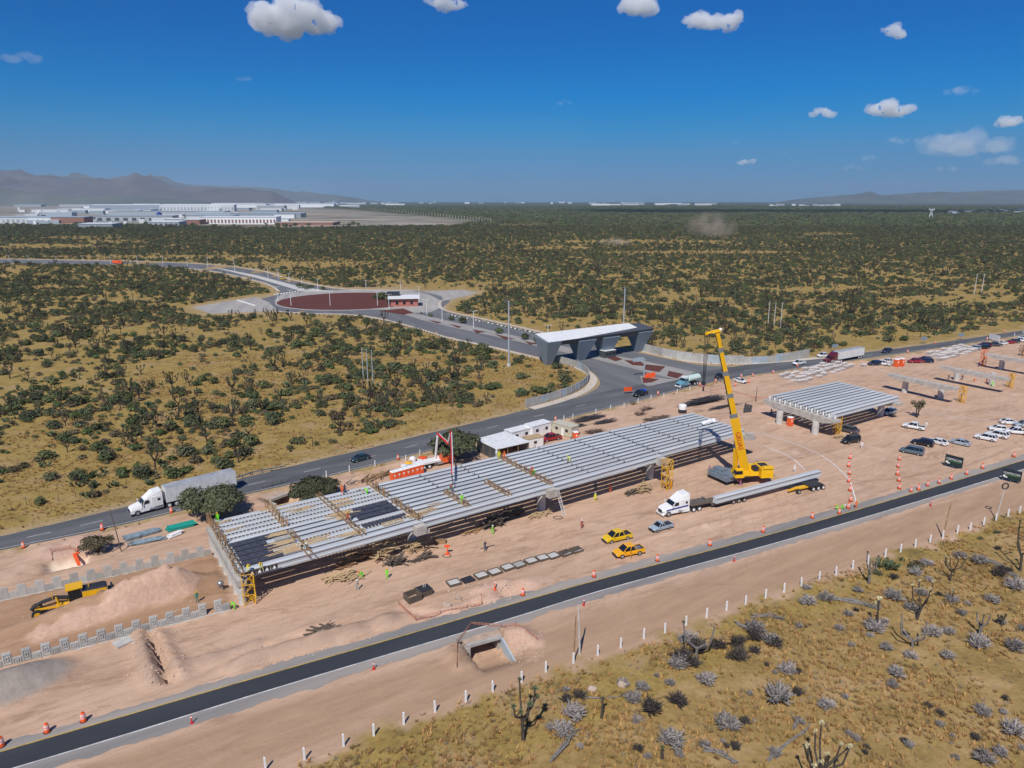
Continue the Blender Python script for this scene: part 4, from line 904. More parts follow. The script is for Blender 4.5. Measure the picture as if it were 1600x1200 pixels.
fr.bar(p-cr_*.5+Vector((0,0,.1)),p-cr_*.5+axd*3.3+Vector((0,0,.1)),.16); fr.bar(p+cr_*.5+Vector((0,0,.1)),p+cr_*.5+axd*3.3+Vector((0,0,.1)),.16); fr.build('plank_frame',M['wood_l'],bridge)
# hazard banner on the near corner
hz=MB(); a=near[0]+Vector((0,0,-.3))+(near[0]-farp[0]).normalized()*.25
for j in range(5):
    q=a+axd*(j*1.05); hz.bar(q,q+axd*.95,.06,.75,m=0); hz.add([q+axd*.15+cr_*.05-Vector((0,0,.28)),q+axd*.75+cr_*.05-Vector((0,0,.28)),q+axd*.45+cr_*.05+Vector((0,0,.28))],[(0,1,2)],1)
hz.build('triangle_banner',[M['dark'],M['white']],bridge)
# white hose heap at the far end, guard strip
wb_=MB(); p=G(1108,657,7.1)
for j in range(7):
    q=p+axd*(j*.55-1.8); wb_.ico((q.x,q.y,q.z-.25+.1*(j%2)),(.75,.9,.5),1,0,.25,j)
o=wb_.build('white_wrap_bundle',M['white']); tag(o,'bundle of crumpled white sheeting strapped on the far end of the long deck','bundle')
# ------------------------------------------------------------------ scaffold towers
def scaffold(px,py,h,m,label,w=1.3,rz=.6,fold=False):
    p=GT(px,py); t=thing('scaffold_tower',label,'scaffold',p,rz); n=max(2,int(h/1.5)); 
    for sx in(-1,1):
        for sy in(-1,1):
            b=MB(); b.bar((sx*w/2,sy*w/2,0),(sx*w/2,sy*w/2,h),.1); b.build('post',M[m],t)
    for k in range(n):
        z=k*h/n; z2=(k+1)*h/n; b=MB()
        for (x0,y0,x1,y1) in ((-1,-1,1,-1),(1,-1,1,1),(1,1,-1,1),(-1,1,-1,-1)):
            b.bar((x0*w/2,y0*w/2,z2),(x1*w/2,y1*w/2,z2),.08); b.bar((x0*w/2,y0*w/2,z),(x1*w/2,y1*w/2,z2),.07)
        b.build('brace',M[m],t)
        c=MB(); s=1 if k%2 else -1
        c.bar((-w*.4*s,0,z+.05),(w*.4*s,0,z2),.5,.08)
        for j in range(5): c.bar((-w*.4*s+w*.8*s*j/5,-.28,z+(z2-z)*j/5+.12),(-w*.4*s+w*.8*s*j/5,.28,z+(z2-z)*j/5+.12),.14,.05)
        c.build('stair_flight',M['yel' if not k%2 else 'wood_l'],t)
    return t
scaffold(391,941,4.9,'yel','yellow stair scaffold under the hazard banner at the near deck corner',1.6,.3)
scaffold(1041,765,6.4,'yel','yellow stair scaffold beside the third pier of the long deck',1.5,.6)
scaffold(1307,678,5.0,'yel','yellow stair scaffold at the near corner of the second bridge deck',1.3,.2)
scaffold(1502,629,5.0,'yel','yellow scaffold tower at the right end of the nearest bare pier',1.3,.2)
scaffold(1578,606,4.6,'yel','yellow scaffold tower at the right end of the middle bare pier',1.2,.2)
scaffold(1535,572,6.0,'org','orange scaffold tower between the bare piers and the stacked slabs',1.3,.2)
scaffold(1597,556,4.0,'rust','brown scaffold tower at the right edge of the view',1.6,.2)
# ------------------------------------------------------------------ second bridge and bare piers
b2=thing('bridge_deck','shorter second bridge deck with girder ends resting on a beige pier cap','bridge')
ZA=6.2; fa,na,fb,nb_=G(1203,617,ZA),G(1305,647,ZA),G(1309,595,ZA),G(1407,620,ZA)
for k in range(12):
    s=(k+.5)/12; girder(b2,fa.lerp(na,s),fb.lerp(nb_,s),((na-fa).length/12-.66)/1.08 if k<11 else 1,GM2 if k<11 else GMo,0)
def pier(parent,e0,e1,ztop,cols,r=.85,w=1.0,dep=1.5,m='cap'):
    u=(e1-e0).normalized(); v=Vector((-u.y,u.x,0)); c=MB()
    def sec(p,zb): return [Vector((p.x+v.x*w,p.y+v.y*w,zb)),Vector((p.x-v.x*w,p.y-v.y*w,zb)),Vector((p.x-v.x*w,p.y-v.y*w,ztop)),Vector((p.x+v.x*w,p.y+v.y*w,ztop))]
    c.ring([sec(e0,ztop-.65),sec(e0.lerp(e1,.16),ztop-dep*.93),sec(e0.lerp(e1,.3),ztop-dep),sec(e0.lerp(e1,.45),ztop-dep*.88),sec(e0.lerp(e1,.55),ztop-dep*.88),sec(e0.lerp(e1,.7),ztop-dep),sec(e0.lerp(e1,.84),ztop-dep*.93),sec(e1,ztop-.65)])
    for s in (-.012,1.0):
        p=e0.lerp(e1,s+.006); 
    c.build('pier_cap',M[m],parent)
    for p in cols: column(parent,Vector((p.x,p.y,tz(p.x,p.y))),r,ztop-dep*.9-tz(p.x,p.y))
ec=(na-fa).normalized()
pier(b2,fa-ec*1.2,na+ec*1.0,ZA-1.33,[G(1217,662),G(1273,678)],w=1.2,dep=1.7)
ax2=(fb-fa).normalized()
pier(b2,fb-ec*1.0-ax2*1.3,nb_+ec*1.0-ax2*1.3,ZA-1.33,[fb.lerp(nb_,.25)-ax2*1.3,fb.lerp(nb_,.78)-ax2*1.3],w=1.1,dep=1.6)
db=MB()
for k in range(13):
    p=fa.lerp(na,k/12); db.bar(p+Vector((0,0,-1.25)),p+Vector((0,0,-.25)),.3,.3)
db.build('girder_spacer',M['white'],b2)
for (l0,l1,zt,cols,lab) in [((1389,583),(1496,606),5.2,[(1413,613),(1469,623)],'nearest bare pier, concrete cap on two round columns right of the second deck'),
     ((1470,571),(1577,591),5.2,[(1494,594),(1549,602)],'middle bare pier with workers standing around its two columns'),
     ((1541,552),(1660,572),5.2,[(1564,577),(1625,585)],'farthest bare pier, cap running out of the right edge of the view')]:
    pt=thing('bridge_pier',lab,'pier',(0,0,0),0,'bare piers right of the second deck'); pier(pt,G(*l0,zt),G(*l1,zt),zt,[G(*c) for c in cols],w=1.1,dep=1.3)
# ------------------------------------------------------------------ precast retaining panels of the bridge approach
def panel_meshes():
    out=[]
    for relief in (True,False):
        for (w,h) in ((1.55,1.85),(1.55,1.05)):
            b=MB(); b.box((0,0,h/2-.15),(w,.16,h+.3)); 
            if relief:
                for s,pj in ((.80,.06),(.36,.09)):
                    W=w*s;H_=h*s; t=.15 if h>1.2 else .11
                    for (cx,cz,dx,dz) in ((0,H_/2-t/2,W,t),(0,-H_/2+t/2,W,t),(-W/2+t/2,0,t,H_-2*t),(W/2-t/2,0,t,H_-2*t)): b.box((cx,-.08-pj/2,h/2+cz),(dx,pj,dz))
            out.append(b.mesh('wall_panel',M['panel']))
    return out
PM=panel_meshes()
def msewall(pts,name_label,relief,n,skip=()):
    a=G(*pts[0]);b=G(*pts[1]); a.z=b.z=0; u=(b-a).normalized(); t=thing('retaining_wall',name_label,'wall',a,math.atan2(u.y,u.x)); L_=(b-a).length; st=L_/n; rr=random.Random(n)
    base=MB(); base.box((L_/2,0,.0),(L_,.45,.3)); base.build('footing',M['conc_l'],t)
    for k in range(n):
        if k in skip: continue
        tall=k%2==0; me=PM[(0 if relief else 2)+(0 if tall else 1)]; p=a+u*(k+.5)*st
        z=.10+(.15 if tall else .05); o=obj('wall_panel',me,t,((k+.5)*st,0,z)); o.scale=(st/1.58,1,1); o.rotation_euler=(rr.uniform(-.015,.015),rr.uniform(-.01,.01),0)
msewall([(-58,1061),(360,953)],'near retaining wall of square patterned precast panels below the grader',True,30,(27,))
msewall([(-58,953),(331,868)],'far retaining wall of plain precast panels behind the grader',False,30)
sl=MB(); p=GT(193,1004,.12); sl.box((0,0,0),(2.2,1.7,.18)); o=sl.build('loose_panel',M['panel'],None,p,.9); tag(o,'single square slab lying flat in front of the near retaining wall','slab')
# ------------------------------------------------------------------ concrete noise walls of the junction
def noisewall(pts,label,h,n,low=None):
    q=cr(P2(pts),8); seg=np.linalg.norm(np.diff(q,axis=0),axis=1); cum=np.concatenate([[0],np.cumsum(seg)]); t=thing('concrete_wall',label,'wall',(0,0,0)); rr=random.Random(n)
    for k in range(n):
        s0,s1=cum[-1]*k/n,cum[-1]*(k+1)/n; a=Vector((np.interp(s0,cum,q[:,0]),np.interp(s0,cum,q[:,1]),0)); b=Vector((np.interp(s1,cum,q[:,0]),np.interp(s1,cum,q[:,1]),0)); hh=h*(low(k/n) if low else 1)
        c=MB(); d=b-a; u=d.normalized(); a0=a+u*.06; b0=b-u*.06; c.bar(a0+Vector((0,0,hh/2-.1)),b0+Vector((0,0,hh/2-.1)),.16,hh+.2); c.build('wall_panel',M[rr.choice(['panel','panel','conc','noise'])],t)
        c=MB(); c.box((a.x,a.y,hh/2),(.3,.3,hh+.15),math.atan2(u.y,u.x)); c.build('post',M['conc'],t)
M['noise']=mat('bluish_painted_panel',(.36,.42,.46),.7,var=.25,vscale=.6,obvar=.1)
noisewall([(822,637),(845,631),(872,623),(895,614),(913,603),(920,592),(914,582),(898,574),(878,568),(858,563),(843,560)],'curved concrete panel wall around the left side of the junction',2.5,26)
noisewall([(1000,548),(1040,558),(1075,564),(1115,568),(1150,569),(1200,567),(1235,564),(1264,558)],'concrete panel wall curving along the right side of the junction',3.2,24,lambda t:.8 if .55<t<.75 else 1)
# ------------------------------------------------------------------ gate canopy
gate=thing('gate_canopy','wide white roofed gate canopy on flared blue grey legs spanning the boulevard','gate')
g0=G(858,569);g1=G(996,549); gu=(g1-g0).normalized(); gv=Vector((-gu.y,gu.x,0)); Lg=(g1-g0).length
def gpnt(s,d,z): q=g0+gu*s+gv*d; return Vector((q.x,q.y,z))
rf=MB()
tb_,tf=10.6,9.0
rows=9
for k in range(rows):
    s0=-3+ (Lg+2)*k/rows; s1=-3+(Lg+2)*(k+1)/rows-.06
    for j in range(3):
        d0=4.8-j*2.9; d1=4.8-(j+1)*2.9+.06; z0=tb_-(tb_-tf)*j/3; z1=tb_-(tb_-tf)*(j+1)/3
        c=MB(); c.hexa([gpnt(s0,d1,z1-.1),gpnt(s1,d1,z1-.1),gpnt(s1,d0,z0-.1),gpnt(s0,d0,z0-.1),gpnt(s0,d1,z1),gpnt(s1,d1,z1),gpnt(s1,d0,z0),gpnt(s0,d0,z0)]); c.build('roof_panel',M['roofw'],gate)
c=MB(); c.hexa([gpnt(-2.2,-3.0,7.2),gpnt(Lg+2.5,-3.0,7.2),gpnt(Lg+2.5,4.2,7.2),gpnt(-2.2,4.2,7.2),gpnt(-3,-4.2,8.85),gpnt(Lg+4.6,-4.2,9.3),gpnt(Lg+4.6,4.9,10.2),gpnt(-3,4.9,10.3)]); c.build('fascia',M['gated'],gate)
def leg(s,wt,wb,dep,z1=8.7):
    c=MB(); c.hexa([gpnt(s-wb/2,-dep*.5,0),gpnt(s+wb/2,-dep*.5,0),gpnt(s+wb/2,dep*.5,0),gpnt(s-wb/2,dep*.5,0),gpnt(s-wt/2,-4.3,z1),gpnt(s+wt/2,-4.3,z1),gpnt(s+wt/2,4.6,z1+1.2),gpnt(s-wt/2,4.6,z1+1.2)]); return c.build('leg',M['gatec'],gate)
leg(-.6,6.2,2.2,2.2,8.9); leg(14.2,8.0,2.6,2.2,7.9); leg(25.5,8.0,2.8,2.2,7.9); leg(Lg+.3,7.2,2.6,2.2,8.3)
bo=thing('guard_booth','small black guard booth with flat white roof under the gate canopy','booth',G(949,558),math.atan2(gu.y,gu.x))
b=MB(); b.box((0,0,1.35),(5.2,3.0,2.7)); b.build('wall',M['gated'],bo); b=MB(); b.box((0,0,2.8),(5.6,3.4,.2)); b.build('roof',M['roofw'],bo)
for x in (-1.6,0,1.6): b=MB(); b.box((x,-1.52,1.6),(1.2,.06,.9)); b.build('window',M['glass'],bo)
# ------------------------------------------------------------------ buildings
bk=thing('brick_building','pink brick building with white flat roof at the end of the roundabout','building',G(632,478),R(8))
b=MB(); b.box((0,2,2.2),(15,9,4.4)); b.build('wall',M['brick'],bk); b=MB(); b.hexa([(-9,-4,4.4),(8.5,-4,4.4),(8.5,8,4.6),(-9,8,4.6),(-9,-4,4.7),(8.5,-4,4.7),(8.5,8,5.2),(-9,8,5.2)]); b.build('roof',M['white'],bk)
b=MB(); b.box((-6,7,4.0),(7,5,6)); b.build('tower_wall',M['dark'],bk)
for x in (-4,0,4): b=MB(); b.box((x,-2.55,2),(1.4,.1,1.6)); b.build('window',M['glass'],bk)
def shed(): 
    t=thing('storage_shed','open fronted shed with flat white roof behind the middle of the long deck','shed')
    c=[G(743,686,3.0),G(776,702,3.0),G(829,690,3.0),G(788,674,3.0)]
    for q in c: q.z=3.0
    b=MB(); b.hexa([q+Vector((0,0,-.12)) for q in c]+[q+Vector((0,0,.02)) for q in c]); b.build('roof',M['roofw'],t)
    f=[Vector((q.x,q.y,0)) for q in c]; cen=sum(f,Vector())/4; f=[cen+(q-cen)*.94 for q in f]
    for i in (0,3,2):
        b=MB(); a_,b_2=f[i],f[(i+1)%4]; b.bar(a_+Vector((0,0,1.4)),b_2+Vector((0,0,1.4)),.08,2.8); b.build('wall',M['gated' if i!=2 else 'steel'],t)
    for i in range(4):
        for s in (0,.33,.66):
            p=f[i].lerp(f[(i+1)%4],s); b=MB(); b.bar(p,p+Vector((0,0,2.88)),.13); b.build('post',M['wood'],t)
shed()
def cabin(px0,py0,px1,py1,d,h,wm,rm,label,name='site_office',wins=2,ex=0):
    a=G(px0,py0);b_=G(px1,py1); u=(b_-a); L_=u.length; t=thing(name,label,'site cabin',a.lerp(b_,.5),math.atan2(u.y,u.x))
    b=MB(); b.box((0,d/2,h/2+.15),(L_,d,h)); b.build('wall',M[wm],t); b=MB(); b.box((0,d/2,h+.2),(L_+.2,d+.2,.12)); b.build('roof',M[rm],t)
    for k in range(wins): b=MB(); b.box((-L_/2+L_*(k+.5)/max(1,wins),-.02,h*.62),(.8,.08,.7)); b.build('window',M['glass'],t)
    b=MB(); b.box((L_*.05,-.02,1.05),(.8,.07,1.9)); b.build('door',M['white'],t)
    b=MB(); b.box((0,d/2,.06),(L_*.9,d*.8,.2)); b.build('skid',M['dark'],t)
M['beige']=mat('beige_cabin_paint',(.52,.49,.38),.6,var=.1)
cabin(800,692,830,684,3.0,2.4,'white','roofw','low white site cabin directly behind the white shed roof')
cabin(832,685,861,677,3.0,2.8,'white','roofw','tall white site office with dark windows by the highway')
cabin(862,676,893,685,2.8,2.6,'beige','beige','beige container office turned sideways right of the white office')
cabin(824,702,849,697,2.4,2.2,'white','wood_l','small white booth with tan roof beside the shed','site_office',1)
# ------------------------------------------------------------------ box culverts and pits
M['dusty']=mat('dust_covered_slab',(.46,.335,.25),.9,var=.25,vscale=.8)
cu=thing('box_culvert','concrete box culvert mouth under the service road with pale wing wall','culvert')
a=G(731,1007,.05);b_=G(782,993,.05); a.z=b_.z=0; u=(b_-a).normalized(); v=Vector((-u.y,u.x,0)); L_=(b_-a).length
def cpt(s,d,z): q=a+u*s+v*d; return Vector((q.x,q.y,z))
c=MB(); c.bar(cpt(-.2,0,-.17),cpt(L_+.2,0,-.17),.5,.4); c.build('lintel',M['conc'],cu)
c=MB(); c.bar(cpt(0,0,-1.6),cpt(0,-.01,-.37),.5,.4); c.hexa([cpt(-.25,-.3,-2.9),cpt(.25,-.3,-2.9),cpt(.25,3,-2.9),cpt(-.25,3,-2.9),cpt(-.25,-.3,-.37),cpt(.25,-.3,-.37),cpt(.25,3,-.37),cpt(-.25,3,-.37)]); c.build('side_wall',M['conc'],cu)
c=MB(); c.hexa([cpt(L_-.25,.3,-2.9),cpt(L_+.25,.3,-2.9),cpt(L_+.25,3,-2.9),cpt(L_-.25,3,-2.9),cpt(L_-.25,.3,-.37),cpt(L_+.25,.3,-.37),cpt(L_+.25,3,-.37),cpt(L_-.25,3,-.37)]); c.build('side_wall',M['conc'],cu)
c=MB(); w0=cpt(L_,0,0); w1=G(804,1018); w1.z=0; c.add([(w0.x,w0.y,-.1),(w1.x,w1.y,-1.5),(w1.x,w1.y,-2.8),(w0.x,w0.y,-2.8)],[(0,1,2,3)]); c.add([(w0.x+.2,w0.y+.25,-.1),(w1.x+.2,w1.y+.25,-1.5),(w1.x+.2,w1.y+.25,-2.8),(w0.x+.2,w0.y+.25,-2.8)],[(3,2,1,0)]); c.f.append((0,4,5,1)); c.m.append(0); c.build('wing_wall',M['noise'],cu)
c=MB(); c.hexa([cpt(-.3,.25,-.3),cpt(L_+.3,.25,-.3),cpt(L_+.3,3.6,-.3),cpt(-.3,3.6,-.3),cpt(-.3,.25,.015),cpt(L_+.3,.25,.015),cpt(L_+.3,3.6,.015),cpt(-.3,3.6,.015)]); c.build('roof_slab',M['dusty'],cu)
c=MB(); c.hexa([cpt(0,3.0,-2.9),cpt(L_,3.0,-2.9),cpt(L_,3.1,-2.9),cpt(0,3.1,-2.9),cpt(0,3.0,-.4),cpt(L_,3.0,-.4),cpt(L_,3.1,-.4),cpt(0,3.1,-.4)]); c.build('back_wall',M['conc'],cu)
c2_=thing('box_culvert','dark square culvert mouth beside the highway between the two mesquites','culvert')
a=G(422,783,-.1);b_=G(452,772,-.1); u=(b_-a).normalized(); v=Vector((-u.y,u.x,0)); c=MB(); c.bar(Vector((a.x,a.y,.1)),Vector((b_.x,b_.y,.1)),.6,.5); c.build('lintel',M['conc'],c2_); c=MB(); c.bar(Vector((a.x,a.y,-.12))+v*1.9,Vector((b_.x,b_.y,-.12))+v*1.9,3.2,.25); c.build('roof_slab',M['dusty'],c2_); c=MB(); c.bar(Vector((a.x,a.y,-1.2))+v*2.6,Vector((b_.x,b_.y,-1.2))+v*2.6,.15,2.3); c.build('back_wall',M['conc'],c2_)
c=MB(); c.bar(Vector((a.x,a.y,-1.2)),Vector((a.x,a.y,-1.2))-v*2,.4,2.0); c.build('side_wall',M['conc'],c2_)
def rail(pts,label,h=.75,name='guard_rail'):
    t=thing(name,label,'guard rail'); q=[G(*p) for p in pts]
    for i in range(len(q)-1):
        L_=(q[i+1]-q[i]).length; b=MB(); b.bar(q[i]+Vector((0,0,h-.12)),q[i+1]+Vector((0,0,h-.12)),.06,.3); b.build('rail',M['steel'],t)
        for k in range(int(L_/2)+1): p=q[i].lerp(q[i+1],min(1,k*2/L_)); b=MB(); b.bar(p,p+Vector((0,0,h)),.1); b.build('post',M['dark'],t)
rail([(366,752),(395,742),(446,732)],'steel guard rail on the far side of the highway behind the white trailer'); rail([(411,764),(452,752)],'short guard rail on the culvert lintel')
# ------------------------------------------------------------------ vehicles
def wheel_meshes(r,w):
    t=MB(); t.cyl((0,-w/2,0),r,w,18,axis='y'); a=t.mesh('tyre',M['rubber'])
    q=MB(); q.cyl((0,-w/2-.012,0),r*.58,w+.024,12,axis='y'); q.cyl((0,-w/2-.03,0),r*.2,w+.06,8,axis='y'); return a,q.mesh('rim',M['rim'])
WM={}
def wheel(par,x,y,r=.36,w=.24,rimmat=None):
    k=(r,w)
    if k not in WM: WM[k]=wheel_meshes(r,w)
    o=obj('wheel',WM[k][0],par,(x,y,r)); c=obj('rim',WM[k][1],o)
    if rimmat:
        kk=(r,w,rimmat)
        if kk not in WM: me=WM[k][1].copy(); me.materials[0]=M[rimmat]; WM[kk]=me
        c.data=WM[kk]
    return o
def loftbody(st,name,m,par,nsm=False):
    b=MB(); secs=[]
    for x,w,zb,zt in st:
        zm=zb+(zt-zb)*.55; secs.append([(x,-w*.96,zb),(x,-w,zm),(x,-w*.93,zt-.03),(x,-w*.82,zt),(x,w*.82,zt),(x,w*.93,zt-.03),(x,w,zm),(x,w*.96,zb)])
    b.ring([list(reversed(s)) for s in secs]); return b.build(name,m,par)
KD={'sedan':dict(st=[(-2.28,.70,.35,.82),(-2.15,.86,.3,.96),(-1.2,.9,.25,1.0),(.9,.9,.25,.97),(1.8,.86,.27,.84),(2.2,.74,.33,.66)],cab=(-1.85,1.2,-.95,.25,.96,1.42,.84,.60),wb=(1.38,-1.38),wr=.33,L=4.6),
 'hatch':dict(st=[(-2.0,.72,.35,.95),(-1.9,.84,.3,1.0),(.8,.86,.25,.98),(1.6,.82,.27,.86),(1.95,.7,.33,.68)],cab=(-1.95,.95,-1.5,.25,.99,1.48,.82,.62),wb=(1.25,-1.25),wr=.32,L=4.0),
 'suv':dict(st=[(-2.38,.78,.45,.95),(-2.28,.92,.38,1.12),(1.0,.95,.36,1.12),(1.9,.92,.38,1.03),(2.25,.86,.42,.92),(2.4,.76,.45,.74)],cab=(-2.26,1.35,-1.75,.45,1.1,1.74,.89,.68),wb=(1.45,-1.42),wr=.39,L=4.8),
 'van':dict(st=[(-2.5,.82,.4,1.05),(-2.4,.94,.35,1.15),(1.3,.95,.33,1.1),(2.1,.88,.35,.95),(2.45,.76,.4,.75)],cab=(-2.42,1.6,-2.2,.75,1.12,1.85,.9,.72),wb=(1.5,-1.5),wr=.36,L=5.0),
 'pickup':dict(st=[(-.95,.94,.42,1.12),(1.1,.95,.4,1.12),(2.0,.93,.42,1.05),(2.45,.88,.44,.95),(2.6,.80,.48,.78)],cab=(-.95,1.45,-.78,.62,1.11,1.80,.90,.72),wb=(1.65,-1.6),wr=.40,L=5.3),
 'spickup':dict(st=[(-.2,.82,.38,.98),(1.0,.84,.35,.96),(1.8,.8,.36,.86),(2.2,.7,.4,.68)],cab=(-.3,1.15,-.1,.5,.96,1.5,.78,.62),wb=(1.4,-1.35),wr=.31,L=4.5)}
def car(kind,pm,label,loc,rz,group=None,bed=None,nm=None,near=False):
    d=KD[kind]; nm=nm or {'sedan':'sedan','hatch':'hatchback_car','suv':'suv','van':'minivan','pickup':'pickup_truck','spickup':'pickup_truck'}[kind]
    t=thing(nm,label,{'sedan':'car','hatch':'car','suv':'suv','van':'minivan'}.get(kind,'pickup truck'),loc,rz,group); pmt=pm
    loftbody(d['st'],'body',pmt,t)
    x0,x1,x2,x3,z0,z1,w0,w1=d['cab']
    b=MB(); b.hexa([(x0,-w0,z0),(x1,-w0,z0),(x1,w0,z0),(x0,w0,z0),(x2,-w1,z1),(x3,-w1,z1),(x3,w1,z1),(x2,w1,z1)]); b.build('window',M['glass'],t)
    b=MB(); b.box(((x2+x3)/2,0,z1+.015),(x3-x2+.04,w1*2+.04,.06),top=.94)
    xm=(x0+x1)/2-.05; xt=(x2+x3)/2-.05
    for s in(-1,1):
        b.bar((xm,s*(w0+.005),z0),(xt,s*(w1+.02),z1),.09,.05); b.bar((x1,s*w0,z0),(x3,s*w1,z1),.08,.06); b.bar((x0,s*w0,z0),(x2,s*w1,z1),.14,.07)
        if kind in('suv','van'): b.bar((x0+.75,s*w0,z0),(x2+.65,s*(w1+.02),z1),.09,.05)
    b.build('roof',pmt,t)
    for s in(-1,1):
        xf=d['st'][-1][0]; wf=d['st'][-1][1]; zf=d['st'][-1][3]
        b=MB(); b.box((xf-.08,s*wf*.78,zf-.04),(.2,.3,.14)); b.build('headlight',M['white'],t)
        xr=-d['L']/2+.05 if 'pickup' not in kind else -d['L']/2; b=MB(); b.box((xr+.02,s*.78,.85),(.12,.2,.22)); b.build('taillight',M['red'],t)
        b=MB(); b.box((x1-.25,s*(w0+.16),z0+.08),(.12,.22,.14)); b.build('side_mirror',pmt,t)
        for wx in d['wb']: wheel(t,wx,s*(d['st'][1][1]-.09),d['wr'],.24)
    b=MB(); b.box((d['st'][-1][0]+.02,0,.47),(.16,1.5,.26)); b.build('bumper',M['dark'],t)
    if 'pickup' in kind:
        xr=-d['L']/2; xa=d['st'][0][0]; w=d['st'][0][1]; zt=d['st'][0][3]-.02; lb=MB()
        lb.box(((xr+xa)/2,0,zt-.24),(xa-xr-.06,w*1.86,.3),m=1); 
        for s in(-1,1): lb.box(((xr+xa)/2,s*(w-.05),(.42+zt)/2),(xa-xr,.1,zt-.42))
        lb.box((xr+.04,0,(.5+zt)/2),(.08,w*2-.1,zt-.5)); lb.build('cargo_bed',[pmt,M['dark']],t)
    return t
def veh(kind,col,label,f,r,group=None,**k):
    a=G(*f);b_=G(*r); d=a-b_; c=(a+b_)/2; c.z=max(tz(c.x,c.y),0)
    if k.pop('on',0): c.z=.028
    return car(kind,col,label,c,math.atan2(d.y,d.x),group,**k)
WH=paint('white',(.78,.78,.78)); BK=paint('black',(.012,.012,.015)); DG=paint('dark_grey',(.06,.068,.075)); GS=paint('slate_blue',(.10,.14,.165)); SV=paint('silver',(.36,.42,.46)); RD=paint('red',(.32,.015,.02)); MR=paint('maroon',(.11,.012,.025)); YL=paint('yellow',(.78,.50,.006)); YO=paint('amber_yellow',(.85,.40,.006)); DB=paint('navy',(.015,.02,.05)); TE=paint('dark_teal',(.02,.05,.055)); LB=paint('light_silver_blue',(.33,.40,.46))
veh('sedan',TE,'dark grey sedan driving alone on the highway above the long deck',(546,724),(580,715),on=1)
y1=veh('pickup',YL,'lemon yellow crew cab pickup, the farther of the two yellow ones',(942,849),(985,839))
y2=veh('pickup',YO,'amber yellow crew cab pickup with its side door open, nearest the service road',(959,871),(1004,862))
b=MB(); b.box((.45,0,0),(.9,.06,.62)); d_=b.build('side_door',YO,y2,(.2,.98,.78),R(65),label='open amber side door')
b=MB(); b.box((0,0,0),(.5,.06,.4)); b.build('window',M['glass'],d_,(.48,0,.5)); b=MB(); b.bar((-.55,-.8,1.75),(-.55,.8,1.75),.14); b.bar((-.55,-.8,1.0),(-.55,-.8,1.75),.08); b.bar((-.55,.8,1.0),(-.55,.8,1.75),.08); b.box((-1.4,.2,.95),(1.3,.9,.5)); b.build('roll_bar',M['steel'],y2)
veh('spickup',LB,'silver blue single cab pickup between the yellow pickups and the flatbed tractor',(1016,832),(1049,823))
arrow=veh('pickup',BK,'black pickup with a blue water tank at the highway bend',(987,622),(1013,615),on=1)
b=MB(); b.ico((-1.3,0,1.35),(1.15,.85,.65),2); o=b.build('water_tank',M['blue'],None,arrow.location,arrow.rotation_euler.z,smooth=True); tag(o,'round blue water tank riding in the black pickup bed','water tank')
b=MB(); b.box((1.1,0,1.5),(.12,2.6,1.3)); b.bar((1.1,0,.9),(1.1,0,1.6),.1); o=b.build('orange_sign',M['org'],None,G(984,619)+Vector((0,1.5,.0)),R(100)); tag(o,'square orange warning board beside the black pickup','sign')
veh('sedan',BK,'black sedan passing behind the crane boom on the highway',(1116,592),(1133,588),on=1)
veh('sedan',WH,'white sedan turning off among the orange drums right of the crane',(1165,600),(1148,595))
veh('pickup',WH,'white pickup heading along the highway toward the crane',(1237,572),(1259,568),on=1)
veh('pickup',WH,'white pickup parked on the far verge beside the maroon truck',(1277,559),(1296,557))
veh('suv',DB,'dark suv following the maroon truck on the highway',(1375,553),(1395,549),on=1)
veh('van',BK,'black minivan left of the two walkers near the second deck',(1315,694),(1342,689))
veh('suv',DG,'dark grey suv half behind the yellow scaffold of the second deck',(1310,672),(1337,678))
veh('suv',SV,'silver car parked behind the far pier of the second deck',(1378,650),(1399,645))
veh('pickup',WH,'white pickup parked alone in front of the lone thin tree',(1411,667),(1444,673))
veh('van',GS,'slate grey long suv, frontmost of the parked group left of the billboards',(1407,705),(1442,712))
veh('suv',BK,'large black suv parked behind the slate grey one',(1424,692),(1459,699))
veh('sedan',WH,'white sedan peeking out behind the large black suv',(1453,690),(1477,697))
veh('sedan',SV,'silver sedan parked alone between the black suv and the white cars',(1485,691),(1514,698))
veh('suv',WH,'white suv at the front left of the white parked cluster',(1523,684),(1558,691),'white cars parked in a cluster')
veh('suv',WH,'white suv tucked behind the front white suv',(1545,680),(1572,686),'white cars parked in a cluster')
veh('hatch',WH,'small white hatchback at the middle of the white cluster',(1548,672),(1568,674),'white cars parked in a cluster')
veh('sedan',WH,'white sedan farthest back in the white cluster',(1588,663),(1565,662),'white cars parked in a cluster')
veh('pickup',WH,'white car parked last in the cluster near the service road',(1576,677),(1599,679),'white cars parked in a cluster')
veh('pickup',SV,'silver pickup cut by the right edge behind the white cluster',(1588,667),(1615,668))
FP='cars parked along the highway side of the site'
